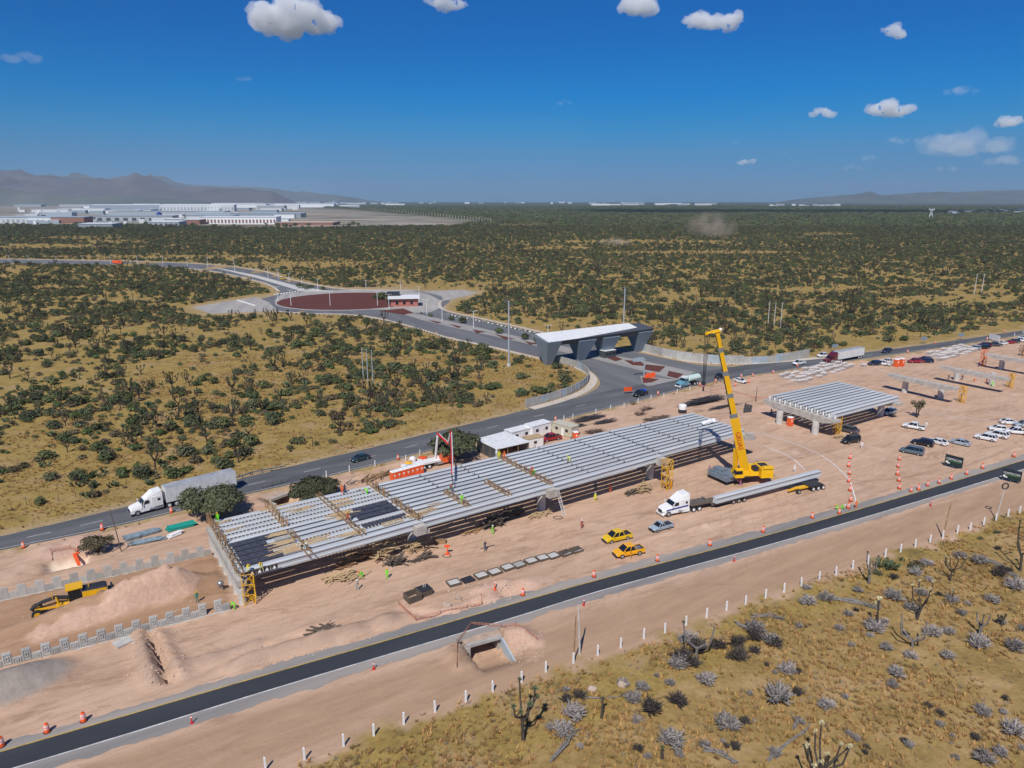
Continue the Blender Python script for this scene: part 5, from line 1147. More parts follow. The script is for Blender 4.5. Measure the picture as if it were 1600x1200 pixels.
for kd_,pm,f,r,lab in [('suv',DB,(1358,571),(1375,570),'dark blue car parked left of the white pickup near the orange booths'),('pickup',WH,(1369,569),(1390,572),'white pickup with its rear to the orange booths'),('pickup',WH,(1378,566),(1396,569),'second white pickup close to the orange booths'),
    ('pickup',RD,(1420,567),(1440,567),'red pickup right of the orange booths'),('suv',MR,(1436,563),(1452,565),'maroon suv behind the red pickup'),('suv',DB,(1438,566),(1456,567),'navy suv with white hood right of the red pickup'),('suv',SV,(1512,545),(1532,547),'silver car at the left of the far parked row'),
    ('suv',BK,(1527,545),(1545,545),'black suv beside the silver one in the far parked row'),('suv',MR,(1529,541),(1548,542),'maroon suv in the second line of the far parked row'),('pickup',DG,(1546,541),(1562,541),'dark grey pickup under the white billboard'),
    ('sedan',WH,(1560,539),(1572,538),'white sedan right of the white billboard'),('sedan',RD,(1571,537),(1583,537),'red sedan in the far parked row'),('suv',DG,(1577,536),(1590,536),'dark suv right of the red sedan in the far row'),('pickup',WH,(1585,533),(1604,535),'white pickup ending the far parked row'),('suv',WH,(1590,530),(1610,531),'white suv at the right edge of the far row')]:
    veh(kd_,pm,lab,f,r,FP)
veh('pickup',RD,'dark red stake pickup between the white office and the beige container',(849,690),(872,686))
# ---- heavy trucks
def tractor(t,pm,sleeper=True,fair=True,x0=0,stripe=False,dark=False):
    'cab with its nose at x0; rear of the frame near x0-8.2'
    b=MB(); secs=[]
    for x,w,zb,zt in [(x0,.82,.55,1.35),(x0-.25,1.02,.5,1.62),(x0-1.7,1.12,.5,1.95),(x0-2.0,1.15,.5,2.0)]:
        secs.append([(x,w,zb),(x,w*1.02,zb+(zt-zb)*.6),(x,w*.84,zt),(x,-w*.84,zt),(x,-w*1.02,zb+(zt-zb)*.6),(x,-w,zb)])
    b.ring(secs); b.build('hood',pm,t)
    b=MB(); b.hexa([(x0-3.8,-1.18,.55),(x0-1.95,-1.18,.55),(x0-1.95,1.18,.55),(x0-3.8,1.18,.55),(x0-3.8,-1.1,2.75),(x0-2.5,-1.0,2.75),(x0-2.5,1.0,2.75),(x0-3.8,1.1,2.75)]); b.build('cab',pm,t)
    b=MB(); b.hexa([(x0-2.12,-1.03,2.0),(x0-1.96,-1.03,2.0),(x0-1.96,1.03,2.0),(x0-2.12,1.03,2.0),(x0-2.54,-.93,2.66),(x0-2.40,-.93,2.66),(x0-2.40,.93,2.66),(x0-2.54,.93,2.66)]); b.build('windscreen',M['glass'],t)
    for s in(-1,1): b=MB(); b.hexa([(x0-3.3,s*1.13-.05,1.95),(x0-2.3,s*1.13-.05,1.95),(x0-2.3,s*1.13+.05,1.95),(x0-3.3,s*1.13+.05,1.95),(x0-3.3,s*1.09-.05,2.55),(x0-2.65,s*1.09-.05,2.55),(x0-2.65,s*1.09+.05,2.55),(x0-3.3,s*1.09+.05,2.55)]); b.build('side_window',M['glass'],t)
    xe=x0-3.8
    if sleeper:
        b=MB(); b.box((x0-4.7,0,1.75),(1.9,2.4,2.4)); b.build('sleeper',pm,t); xe=x0-5.65
        b=MB(); b.hexa([(xe,-1.2,2.9),(x0-2.6,-1.0,2.7),(x0-2.6,1.0,2.7),(xe,1.2,2.9),(xe,-1.1,3.95),(x0-4.1,-.85,3.9),(x0-4.1,.85,3.9),(xe,1.1,3.95)]); b.build('roof_fairing',pm,t)
        for s in(-1,1):
            b=MB(); b.box((x0-5.0,s*1.21,2.3),(.5,.04,.45)); b.build('side_window',M['glass'],t)
            b=MB(); b.box((x0-4.9,s*1.2,.75),(1.6,.12,.6)); b.build('side_skirt',pm if not dark else M['steel'],t)
        if stripe:
            for s in(-1,1): b=MB(); b.hexa([(x0-5.4,s*1.225-.01,1.5),(x0-.6,s*1.19-.04,1.3),(x0-.6,s*1.19+.04,1.3),(x0-5.4,s*1.225+.01,1.5),(x0-5.4,s*1.225-.01,1.8),(x0-.6,s*1.14-.04,1.45),(x0-.6,s*1.14+.04,1.45),(x0-5.4,s*1.225+.01,1.8)]); b.build('blue_stripe',M['blue_st'],t)
    b=MB(); b.box((x0+.02,0,1.0),(.08,1.1,.65)); b.build('grille',M['dark'],t); b=MB(); b.box((x0-.02,0,.5),(.3,2.3,.35)); b.build('bumper',M['white'] if not dark else M['steel'],t)
    for s in(-1,1):
        b=MB(); b.box((x0-.12,s*.82,1.02),(.25,.28,.22)); b.build('headlight',M['rim'],t); b=MB(); b.box((x0-1.9,s*1.42,2.15),(.15,.1,.6)); b.bar((x0-1.95,s*1.15,2.2),(x0-1.9,s*1.4,2.2),.05); b.build('side_mirror',pm,t)
        b=MB(); b.cyl((xe+.2,s*1.05,1.4),.08,2.4,8); b.build('exhaust_stack',M['rim'],t)
        b=MB(); b.cyl((x0-4.6,s*.95,.75),.33,1.4,12,axis='x'); b.build('fuel_tank',M['rim'],t)
        wheel(t,x0-1.15,s*1.02,.52,.3)
        for wx in (x0-6.7,x0-8.0): wheel(t,wx,s*.98,.52,.55,'white_rim')
    b=MB(); b.box((x0-4.9,0,.85),(7.6,.9,.25)); b.box((x0-7.3,0,1.12),(1.4,1.0,.12)); b.build('chassis',M['dark'],t)
M['white_rim']=mat('white_wheel_disc',(.75,.75,.74),.4); M['blue_st']=mat('navy_stripe',(.03,.05,.25),.4); M['trlr']=mat('dusty_white_trailer_wall',(.66,.68,.68),.55,var=.18,vscale=.8); M['trlr_r']=mat('grey_trailer_roof',(.36,.37,.39),.5,var=.3,vscale=.5)
def boxtrailer(t,xf,L_=15.2,h0=1.15,h1=4.0):
    b=MB(); b.box((xf-L_/2,0,(h0+h1)/2),(L_,2.55,h1-h0)); b.build('trailer_box',M['trlr'],t); b=MB(); b.box((xf-L_/2,0,h1+.02),(L_-.1,2.5,.05)); b.build('trailer_roof',M['trlr_r'],t)
    b=MB(); b.box((xf-L_/2,0,1.02),(L_-1,1.1,.22)); b.box((xf-L_+.15,0,.8),(.1,2.3,.12)); 
    for s in(-1,1): b.bar((xf-3.2,s*.9,0.15),(xf-3.2,s*.9,1.1),.14); b.bar((xf-L_+.15,s*.8,.8),(xf-L_+.15,s*.8,1.1),.1)
    b.build('trailer_frame',M['dark'],t)
    for k in range(10): 
        pass
    rib=MB()
    for k in range(12):
        for s in(-1,1): rib.box((xf-.6-k*(L_-1.2)/11,s*1.285,(h0+h1)/2),(.05,.03,h1-h0-.2))
    rib.build('wall_rib',M['white'],t)
    for wx in (xf-L_+1.6,xf-L_+2.9):
        for s in(-1,1): wheel(t,wx,s*.98,.52,.55,'white_rim')
def roaddir(f,r): a=G(*f);b_=G(*r); return a,math.atan2((a-b_).y,(a-b_).x)
a,rz=roaddir((203,806),(366,763)); t=thing('articulated_truck','white tractor with long dusty white box trailer on the highway at left','truck',Vector((a.x,a.y,.03)),rz); tractor(t,M['white'],True,dark=True); boxtrailer(t,-6.3,13.4)
a,rz=roaddir((1288,569),(1358,556)); t=thing('articulated_truck','maroon tractor pulling a white box trailer on the highway at right','truck',Vector((a.x,a.y,.03)),rz); tractor(t,MR,True,dark=True); boxtrailer(t,-6.3)
a,rz=roaddir((1059,606),(1093,598)); t=thing('tanker_truck','white and pale green tanker truck leaving the junction','truck',Vector((a.x,a.y,.03)),rz); M['teal_cab']=mat('blue_teal_cab_paint',(.12,.30,.38),.35); M['tank']=mat('pale_green_tank',(.55,.70,.64),.4,var=.15,vscale=1)
tractor(t,M['teal_cab'],False); b=MB(); b.ring([[(x,1.2*math.cos(q)*k,2.25+1.0*math.sin(q)*k) for q in [i*math.pi/8 for i in range(16)]] for x,k in ((-4.0,.75),(-4.2,1),(-9.6,1),(-9.8,.75))]); b.build('tank',M['tank'],t); b=MB(); b.box((-3.0,0,3.0),(1.2,1.6,.5)); b.build('roof_unit',M['white'],t)
# ---- the flatbed with the girder on it
a=G(1031,806); e=G(1283,757); rz=math.atan2((a-e).y,(a-e).x); fb_=thing('flatbed_truck','white tractor with blue stripes and low flatbed trailer carrying the long girder','truck',Vector((a.x,a.y,tz(a.x,a.y)+.02)),rz)
tractor(fb_,M['white'],True,stripe=True); LT=(a-e).length
b=MB(); b.box((-8.3,0,1.35),(4.4,2.4,.22)); b.bar((-10.4,0,1.3),(-11.0,0,.95),2.4,.2); b.box((-14.2,0,.95),(6.8,2.5,.22)); 
for s in(-1,1): b.box((-14.2,s*1.1,.72),(6.8,.2,.35))
b.build('flatbed_deck',M['wood_d'],fb_)
b=MB()
for k in range(4): b.bar((-6.4-k*.9,-.9,1.55),(-6.4-k*.9,.9,1.55),.12)
b.bar((-9.8,-.6,1.5),(-9.8,-.6,2.0),.1); b.bar((-9.8,.6,1.5),(-9.8,.6,2.0),.1); b.bar((-9.8,-.6,2.0),(-9.8,.6,2.0),.1); b.build('deck_rack',M['steel'],fb_)
for wx in (-16.0,-17.3,-18.6):
    for s in(-1,1): wheel(fb_,wx,s*.98,.48,.5,'rim')
b=MB(); b.box((-17.3,0,.85),(4.4,1.2,.2)); b.build('bogie_frame',M['dark'],fb_)
dl=thing('rear_dolly','low wheeled dolly with yellow frame under the far end of the carried girder','trailer',G(1262,765),rz)
b=MB(); b.box((0,0,.8),(6.5,1.0,.25)); b.bar((3.2,0,.8),(5.2,0,.6),.5,.2); b.build('frame',M['yel'],dl); b=MB(); b.box((-1.2,0,1.05),(3.5,2.2,.25)); b.build('bolster',M['dark'],dl)
for wx in (-2.9,-1.6,-.3,3.4):
    for s in(-1,1): wheel(dl,wx,s*.98,.5,.5,'white_rim' if wx<2 else 'rim')
q0=G(1116,787,1.5+.0)+Vector((0,0,1.0)); q1=G(1281,745,1.2); q1=Vector((q1.x,q1.y,2.55)); q0=G(1117,777,2.55); q1=G(1280,735,2.55)
go=thing('bridge_girder','single pale girder riding on the flatbed and its rear dolly','girder',(0,0,0)); g_=girder(go,q0,q1,1.0,GMo,0)
# ---- concrete pump
p0=G(684,726); pt=thing('concrete_pump','red and white folding concrete pump boom reaching over the deck from behind it','pump truck',Vector((p0.x,p0.y,0)),R(35))
tractor(pt,M['orgs'],False,x0=4); b=MB(); b.box((-2.2,0,1.3),(7,2.2,.4)); b.cyl((0,0,1.4),.5,1.3,12); b.build('turret',M['white'],pt)
def PYz(px,py,Y):
    x=(px-800)/FPX;y=-(py-600)/FPX; dy=math.cos(PIT)+y*math.sin(PIT); dz=-math.sin(PIT)+y*math.cos(PIT); t_=Y/dy; return Vector((x*t_,Y,CAMH+dz*t_))
tip=G(706,741,8.0); Yb=p0.y; inv=Matrix.Rotation(-R(35),4,'Z')
pp=[Vector((p0.x,p0.y,2.6)),PYz(679,728,Yb-.5),PYz(684,678,Yb-1),PYz(700,693,Yb-4),PYz(704,675,Yb-6),tip]
pl=[inv@(q-Vector((p0.x,p0.y,0))) for q in pp]
for k in range(1,5):
    b=MB(); b.bar(pl[k],pl[k+1],.32-.03*k,.38-.03*k,m=0); off=Vector((.28,0,0)); b.tube([pl[k]+off,pl[k+1]+off],.09,6,m=1); b.build('boom_section',[M['white'] if k in(1,3) else M['red'],M['red'] if k in(1,3) else M['white']],pt)
    b=MB(); b.ico(tuple(pl[k+1] if k<4 else pl[k]),.32,1); b.build('boom_joint',M['red'],pt)
b=MB(); b.bar(pl[0],pl[1],.5); b.build('boom_mast',M['white'],pt)
hd=inv@(G(704,764,6.5)-Vector((p0.x,p0.y,0))); b=MB(); b.tube([pl[5],pl[5]+Vector((.1,.1,-.8)),(pl[5]+hd)/2+Vector((.4,0,-.2)),hd],.09,8); b.build('end_hose',M['dark'],pt)
# ------------------------------------------------------------------ mobile crane
def text_mesh(s,size,m,ext=.01):
    cu_=bpy.data.curves.new('lettering','FONT'); cu_.body=s; cu_.size=size; cu_.extrude=ext; cu_.align_x='CENTER'; cu_.align_y='CENTER'
    o=bpy.data.objects.new('tmp_text',cu_); me=baked(o); me.materials.clear(); me.materials.append(m); return me
oA=G(1108,741);oB=G(1157,759);oC=G(1206,746); fw=(oB-oC).normalized(); cc=(oA+oC)/2; cc.z=0   # carrier axis from C to B
crz=math.atan2((oA-oB).y,(oA-oB).x)  # across
ax=(oC-oB).normalized(); rzc=math.atan2(ax.y,ax.x)
crn=thing('mobile_crane','yellow telescopic mobile crane with raised boom working at the end of the long deck','crane',cc,rzc); invc=Matrix.Rotation(-rzc,4,'Z')
def loc_(v): return invc@(Vector(v)-cc)
b=MB(); b.box((0,0,1.35),(13.0,2.9,.7)); b.box((-4.6,0,1.85),(3.6,2.8,.35)); b.build('carrier_frame',M['carr'] if 'carr' in M else mat('grey_blue_carrier',(.16,.20,.24),.5,var=.2,vscale=2),crn)
M['carr']=bpy.data.materials['grey_blue_carrier']
b=MB(); b.box((-5.6,-.2,1.35),(3.0,5.4,.8)); b.build('front_deck',M['carr'],crn); b=MB(); b.box((-5.0,1.0,2.1),(1.7,2.6,.7)); b.box((-5.4,-2.2,1.95),(1.6,2.0,.4)); b.build('deck_lockers',M['carr'],crn); b=MB(); b.box((-5.5,-.6,1.84),(2.2,1.4,.08)); b.box((-6.2,2.2,1.84),(1.2,1.6,.08)); b.build('tread_plate',M['steel'],crn)
for k in range(7):
    x=-5.2+k*1.75
    for s in(-1,1): wheel(crn,x,s*1.15,.62,.5,'rim')
for q in (oA,oB,oC,oA+oC-oB):
    l=loc_(q); s=1 if l.y>0 else -1; b=MB(); b.bar((l.x,s*1.2,1.05),(l.x,l.y,1.05),.45,.45); b.build('outrigger_beam',M['pink'],crn)
    b=MB(); b.cyl((l.x,l.y,.12),.13,1.9,10); b.cyl((l.x,l.y,.1),.4,.1,12); b.build('outrigger_leg',M['pink'],crn)
    b=MB(); b.box((l.x,l.y,.05),(2.2,1.6,.12)); b.build('outrigger_mat',M['wood_l'],crn)
# superstructure
sup=loc_(G(1163,739,2.2)); tipw=G(1120,517,33.0); base_w=cc+Matrix.Rotation(rzc,4,'Z')@Vector((sup.x,sup.y,0)); base_w.z=3.0
dirp=Vector((tipw.x-base_w.x,tipw.y-base_w.y,0)); sr=R(12)
b=MB(); b.cyl((sup.x,sup.y,1.7),1.5,.35,20); b.build('slew_ring',M['dark'],crn)
fr_=Vector((-1,.35,0)).normalized()
def sp_(d,l,z): 
    v=Vector((sup.x,sup.y,z)); f=invc@Vector((-math.cos(R(8)),-math.sin(R(8)),0)); s=Vector((-f.y,f.x,0)); return v+f*d+s*l
def spbox(name,d0,d1,l0,l1,z0,z1,m,tp=1.0):
    b=MB(); mid=((d0+d1)/2,(l0+l1)/2); q=[]
    for z,k in((z0,1),(z1,tp)):
        for d,l in((d0,l0),(d1,l0),(d1,l1),(d0,l1)): q.append(sp_(mid[0]+(d-mid[0])*k,mid[1]+(l-mid[1])*k,z))
    b.hexa(q); return b.build(name,M[m],crn)
spbox('slewing_platform',-2.6,2.4,-1.4,1.4,2.0,2.9,'crane',.95); spbox('engine_cover',-2.6,-.6,-1.6,-.4,2.6,3.7,'crane',.9); spbox('counterweight',-5.4,-2.7,-2.1,2.1,1.7,3.7,'crane',.93); spbox('counterweight',-5.3,-3.0,1.25,2.2,3.7,4.1,'crane',.9)
spbox('counterweight_deck',-4.9,-3.2,-1.2,.8,3.72,3.8,'dark'); spbox('operator_cab',1.1,3.0,1.2,2.3,2.1,3.9,'crane',.85); spbox('window',1.5,3.02,1.15,2.33,2.9,3.6,'glass',.93); spbox('winch_drum',-2.5,-1.5,-.3,1.2,2.9,3.8,'dark',.9); spbox('walkway',-5.6,-5.3,-2.3,2.3,2.2,2.3,'steel')
pv=loc_(Vector((base_w.x,base_w.y,3.2))); tp=loc_(tipw); bd=(tp-pv); LB_=bd.length; bn=bd.normalized()
toc=invc@(Vector((0,0,CAMH))-base_w).normalized(); side=bn.cross(toc).normalized(); upv=side.cross(bn)
def boomsec(name,s0,s1,w,h,m):
    b=MB(); pr=[(-w/2,h*.5),(w/2,h*.5),(w/2,-h*.2),(w*.3,-h*.5),(-w*.3,-h*.5),(-w/2,-h*.2)]
    b.ring([[pv+bn*s+side*x+upv*y for x,y in pr] for s in (s0,s1)]); return b.build(name,M[m],crn)
cuts=[(-.6,.40,1.75,2.1),(.40,.545,1.28,1.6),(.545,.70,1.12,1.4),(.70,.86,.96,1.2),(.86,.985,.82,1.0)]
M['boomg']=mat('grey_boom_collar',(.20,.21,.215),.5)
for i,(a0,a1,w,h) in enumerate(cuts):
    s0=a0*LB_ if i else -.6; s1=a1*LB_; boomsec('boom_section',s0,s1,w,h,'crane')
    if i: boomsec('boom_collar',s0,s0+1.0,w*1.16,h*1.12,'boomg' )
    if i: boomsec('boom_stripe',s0+1.0,s1,w*.20,h*1.03,'dark').location=side*w*-.42
b=MB(); c0=pv+bn*LB_; b.bar(c0-side*.9,c0+side*.7,.7,.5); b.bar(c0-side*1.8,c0-side*.2,.45,.35); b.cyl(tuple(c0-side*1.8-Vector((.2,0,.1))),.36,.3,12,axis='x'); b.ico(tuple(c0+side*.7+bn*.1),.34,2,m=1); b.build('boom_head',[M['crane'],M['white']],crn)
b=MB(); lc0=sp_(2.1,.0,2.6); b.bar(lc0,lc0.lerp(pv+bn*LB_*.30,.55),.75,.75); b.build('lift_cylinder',M['crane'],crn); b=MB(); b.bar(lc0.lerp(pv+bn*LB_*.30,.5),pv+bn*LB_*.30-upv*.6,.4,.4); b.build('lift_rod',M['rim'],crn)
tm=text_mesh('TYASA',1.5,M['red']) if False else text_mesh('GRUAS',1.35,M['red'])
to=obj('lettering',tm,crn); mm=Matrix((-bn,side*-1 if False else (-bn).cross(upv)*-1,upv)).transposed(); to.matrix_local=Matrix.Translation(pv+bn*LB_*.235+upv*1.1)@mm.to_4x4()
# hook block on its ropes
hb=G(1108,590,0); hkz=tipw.z-10.5; hk=c0-side*1.8; hk_l=Vector((hk.x,hk.y,hk.z-10.2))
for dx in (-.45,-.15,.2,.5): b=MB(); b.bar(hk+side*dx,hk_l+side*dx*.4+Vector((0,0,.8)),.07); b.build('hoist_rope',M['dark'],crn)
b=MB(); b.box(tuple(hk_l+Vector((0,0,.3))),(.55,.6,.7)); b.ico(tuple(hk_l+Vector((0,0,-.2))),.4,1,m=1); b.bar(hk_l-Vector((0,0,.5)),hk_l-Vector((0,0,1.3)),.22); b.build('hook_block',[M['dark'],M['pink']],crn)
b=MB(); b.bar(hk_l-Vector((0,0,1.2)),loc_(G(1131,618,8)),.05); b.build('tag_rope',M['dark'],crn)
# ------------------------------------------------------------------ motor grader
a=G(60,962,.55);e=G(168,934,.55); rz=math.atan2((a-e).y,(a-e).x); c=(a+e)/2; gz=tz(c.x,c.y); gr_=thing('motor_grader','yellow and black motor grader levelling the fill between the retaining walls','grader',Vector((c.x,c.y,gz+.05)),rz)
b=MB(); b.hexa([(-4.4,-1.05,1.0),(-1.3,-1.05,1.0),(-1.3,1.05,1.0),(-4.4,1.05,1.0),(-4.3,-.95,2.2),(-1.3,-.9,2.35),(-1.3,.9,2.35),(-4.3,.95,2.2)]); b.build('engine_hood',M['yel'],gr_)
b=MB(); b.hexa([(-4.45,-.9,2.2),(-1.25,-.85,2.35),(-1.25,.85,2.35),(-4.45,.9,2.2),(-4.1,-.75,2.5),(-1.35,-.7,2.65),(-1.35,.7,2.65),(-4.1,.75,2.5)]); b.build('hood_top',M['dark'],gr_)
for k in range(4): b=MB(); b.box((-3.9+k*.28,-1.06,1.75),(.12,.04,.6)); b.build('vent_slot',M['dark'],gr_)
b=MB(); b.box((-.4,0,2.2),(1.5,1.7,1.7),top=.95); b.build('cab_glazing',M['glass'],gr_); b=MB(); b.box((-.4,0,3.12),(2.1,2.1,.16)); b.build('cab_roof',M['yel'],gr_); b=MB(); b.box((-.4,0,1.25),(1.7,1.6,.5)); b.build('cab_base',M['yel'],gr_)
for sx in(-1.15,.35):
    for s in(-1,1): b=MB(); b.bar((sx,s*.86,1.4),(sx,s*.84,3.05),.1); b.build('cab_post',M['dark'],gr_)
b=MB(); b.tube([(.3,0,1.6),(2.0,0,2.15),(3.6,0,1.9),(4.6,0,1.5),(4.9,0,1.1)],[.3,.28,.26,.26,.3],8); b.build('front_frame',M['dark'],gr_)
b=MB(); b.bar((4.5,-.1,1.0),(1.2,-.75,.95),.25,.2); b.bar((4.5,.1,1.0),(1.2,.75,.95),.25,.2); b.cyl((1.2,0,.75),.85,.2,16); b.build('drawbar',M['yel'],gr_)
b=MB(); b.bar((.5,-1.9,.45),(1.9,1.9,.45),.12,.65); b.build('blade',M['yel'],gr_)
for s in(-1,1):
    b=MB(); b.bar((1.9,s*.3,2.3),(1.6,s*.8,.9),.16); b.build('blade_cylinder',M['yel'],gr_)
    wheel(gr_,4.3,s*1.05,.68,.4,'grim'); wheel(gr_,-2.2,s*1.0,.68,.42,'grim'); wheel(gr_,-3.75,s*1.0,.68,.42,'grim')
b=MB(); b.box((4.3,0,.75),(.3,2.0,.3)); b.build('front_axle',M['dark'],gr_)
b=MB(); b.box((-4.9,0,1.2),(.8,1.8,.5)); b.box((-5.0,0,1.7),(.3,1.2,.7)); 
for k in range(5): b.bar((-5.2,-.8+k*.4,1.3),(-5.7,-.8+k*.4,.7),.14)
b.build('ripper',M['dark'],gr_); b=MB(); b.bar((2.6,-.3,2.1),(2.6,-.3,2.9),.08); b.bar((2.3,.3,2.1),(2.3,.3,3.0),.08); b.cyl((-2.2,.2,2.6),.08,.5,8); b.build('mirror_post',M['yel'],gr_)
# ------------------------------------------------------------------ orange traffic drums
def drum():
    t=thing('traffic_drum','x','traffic drum'); b=MB(); b.tube([(0,0,.05),(0,0,.35),(0,0,.36),(0,0,.72),(0,0,.73),(0,0,1.05),(0,0,1.08)],[.30,.285,.265,.25,.23,.20,.12],14); b.build('barrel',M['org'],t)
    for z,r_ in ((.45,.268),(.68,.262),(.85,.232)): b=MB(); b.cyl((0,0,z),r_,.10,14); b.build('reflective_band',M['wht_refl'],t)
    b=MB(); b.cyl((0,0,0),.38,.08,14); b.build('rubber_base',M['dark'],t); b=MB(); b.bar((-.1,0,1.13),(.1,0,1.13),.05,.12); b.build('grip',M['org'],t); return freeze(t)
DR=drum()
DL=[(37,856,'first orange drum on the highway edge from the left end'),(160,828,'second orange drum on the highway edge, above the small tree'),(268,801,'orange drum under the white trailer truck'),(622,718,'orange drum on the highway edge by the row of orange booths'),(868,657,'orange drum on the highway edge above the white site office'),
(1028,617,'orange drum between the black pickup and the tanker truck'),(1093,603,'orange drum right behind the tanker truck'),(1118,597,'orange drum by the black sedan near the crane boom'),(1133,599,'orange drum just left of the crane boom'),(1149,603,'orange drum at the near left corner of the turning white sedan'),(1158,590,'orange drum behind the turning white sedan'),(1170,598,'orange drum at the right of the turning white sedan'),(1176,588,'orange drum on the highway edge right of the turning sedan'),
(1208,584,'orange drum on the highway edge left of the stacked slabs'),(1246,573,'orange drum on the highway edge above the stacked slabs'),(1300,567,'orange drum beside the maroon tractor'),(1418,551,'orange drum on the highway edge above the red pickup'),(1461,537,'orange drum on the far verge of the right highway'),(1542,531,'orange drum left of the white billboard'),(1569,519,'orange drum on the far verge beyond the white billboard'),
(3,1166,'orange drum at the left end of the service road, cut by the frame'),(74,1144,'second orange drum from the left on the service road edge'),(131,1127,'third orange drum from the left on the service road edge'),(817,930,'orange drum on the service road edge near the pink pit'),(928,902,'orange drum right of the row of formwork trays'),(1027,877,'orange drum right of the amber pickup'),(1109,853,'orange drum below the flatbed trailer'),(1192,832,'orange drum below the carried girder'),(1269,810,'orange drum just left of the crouching workers'),
(1328,717,'topmost drum of the left file of orange drums'),(1326,729,'second drum from the top in the left file'),(1327,741,'third drum from the top in the left file'),(1326,753,'drum at the end of the white chalk line, left file'),(1328,767,'third drum from the bottom in the left file'),(1329,783,'drum beside the orange vested worker'),(1325,795,'lowest drum in the left file, beside the crouching workers'),
(1405,719,'topmost drum of the right file below the slate grey suv'),(1403,730,'second drum from the top in the right file'),(1402,742,'third drum from the top in the right file'),(1404,752,'fourth drum from the top in the right file'),(1405,764,'lowest drum in the right file'),(1423,769,'first drum of the curved line along the service road'),(1435,766,'second drum of the curved line along the service road'),(1449,760,'third drum of the curved line along the service road'),(1467,756,'fourth drum of the curved line along the service road'),
(1486,749,'drum in the curved line left of the left billboard foot'),(1510,742,'drum in the line right below the left billboard'),(1535,732,'drum between the two green billboards'),(1584,714,'last drum at the right along the service road'),(1311,803,'drum held by the crouching green vested workers')]
for i,(px,py,lab) in enumerate(DL):
    p=GT(px,py); p.z=max(p.z,0); s=1.0
    if i==0: DR.location=p; DR['label']=lab; DR['group']='orange traffic drums'
    else: dup(DR,p,rnd.uniform(0,6),lab,'orange traffic drums',scale=(1.0+.1*rnd.random()))
for (px,py,ty,lab) in [(584,1046,1035,'thin red marker stake on the near shoulder left'),(912,946,936,'red marker stake beside the leaning utility pole'),(1147,877,867,'red marker stake on the near shoulder in the middle'),(1454,791,780,'red and white marker stake on the near shoulder right'),(300,1130,1118,'thin dark marker stake at the left part of the near shoulder'),(124,878,863,'leaning orange barrier at the right of the netted pit'),(773,918,902,'thin orange stake behind the black formwork tray')]:
    p=GT(px,py); b=MB(); b.box((0,0,.6),(.16,.08,1.2),top=.7); b.box((0,0,.05),(.4,.3,.1)); b.box((0,-.045,.95),(.17,.02,.2),m=1); o=b.build('marker_stake',[M['org' if 'orange' in lab else 'red'],M['wht_refl']],None,p); o.scale=(1,1,max(.9,hgt(px,py,ty)/1.2)); tag(o,lab,'marker','marker stakes')
# ------------------------------------------------------------------ fence posts, poles, lamps
def post():
    b=MB(); b.box((0,0,.7),(.2,.2,1.7),top=.85); b.box((0,0,1.6),(.15,.15,.1),top=.3); return b.mesh('fence_post',M['white_post'])
PO=post()
NP=[(415,1203),(476,1187),(537,1166),(584,1150),(631,1132),(680,1113),(728,1097),(770,1081),(815,1066),(853,1050),(896,1036),(934,1024),(970,1012),(1006,998),(1039,989),(1072,977),(1104,965),(1135,954),(1165,945),(1196,935),(1225,925),(1252,916),(1280,907),(1306,899),(1332,889),(1356,881),(1383,870),(1407,863),(1430,855),(1453,848),(1473,841),(1496,833),(1516,828),(1537,820),(1556,814),(1575,807),(1593,802)]
for i,(px,py) in enumerate(NP):
    p=GT(px,py); k=rnd.uniform(-.02,.02); o=obj('fence_post',PO,None,p,R(33)); o.rotation_euler=(k,rnd.uniform(-.03,.03),R(33))
    o.scale=(1,1,hgt(px,py,py-18*(py-313)/830-1)/1.62)
    side_='first white fence post at the bottom left' if i==0 else ('last white fence post at the right edge' if i==len(NP)-1 else where(p.x,p.y,'white concrete fence post',True))
    tag(o,side_,'fence post','white posts along the dirt track')
UP=[(510,745),(546,737),(586,729),(634,720),(656,711),(705,703),(764,694),(814,672),(881,657),(895,654),(931,646),(954,640),(975,637),(997,630),(1017,624),(1037,621),(1058,615),(1078,610),(1100,604),(1535,540),(1517,544),(1502,549),(1560,532),(1585,525),(1598,521)]
b=MB(); b.box((0,0,.6),(.16,.16,1.5),top=.8); b.box((0,0,1.38),(.12,.12,.08),top=.4); PO2=b.mesh('fence_post',M['white_post'])
for i,(px,py) in enumerate(UP):
    p=GT(px,py); o=obj('fence_post',PO2,None,p,R(30)); tag(o,where(p.x,p.y,'short white roadside post'),'fence post','short white posts along the highway')
wf=[(20,812),(42,803),(67,800),(92,797),(118,790),(143,783),(170,778),(197,771),(222,764),(246,755),(270,752),(289,746),(310,741),(330,736),(358,728)]
for px,py in wf:
    p=GT(px,py-14); b=MB(); b.tube([(0,0,-.2),(rnd.uniform(-.2,.2),0,.8),(rnd.uniform(-.3,.3),0,1.6)],[.08,.06,.05],5); o=b.build('fence_stake',M['wood_d'],None,p); tag(o,where(p.x,p.y,'crooked dark wooden fence stake'),'fence stake','wooden stakes of the wire fence beyond the highway')
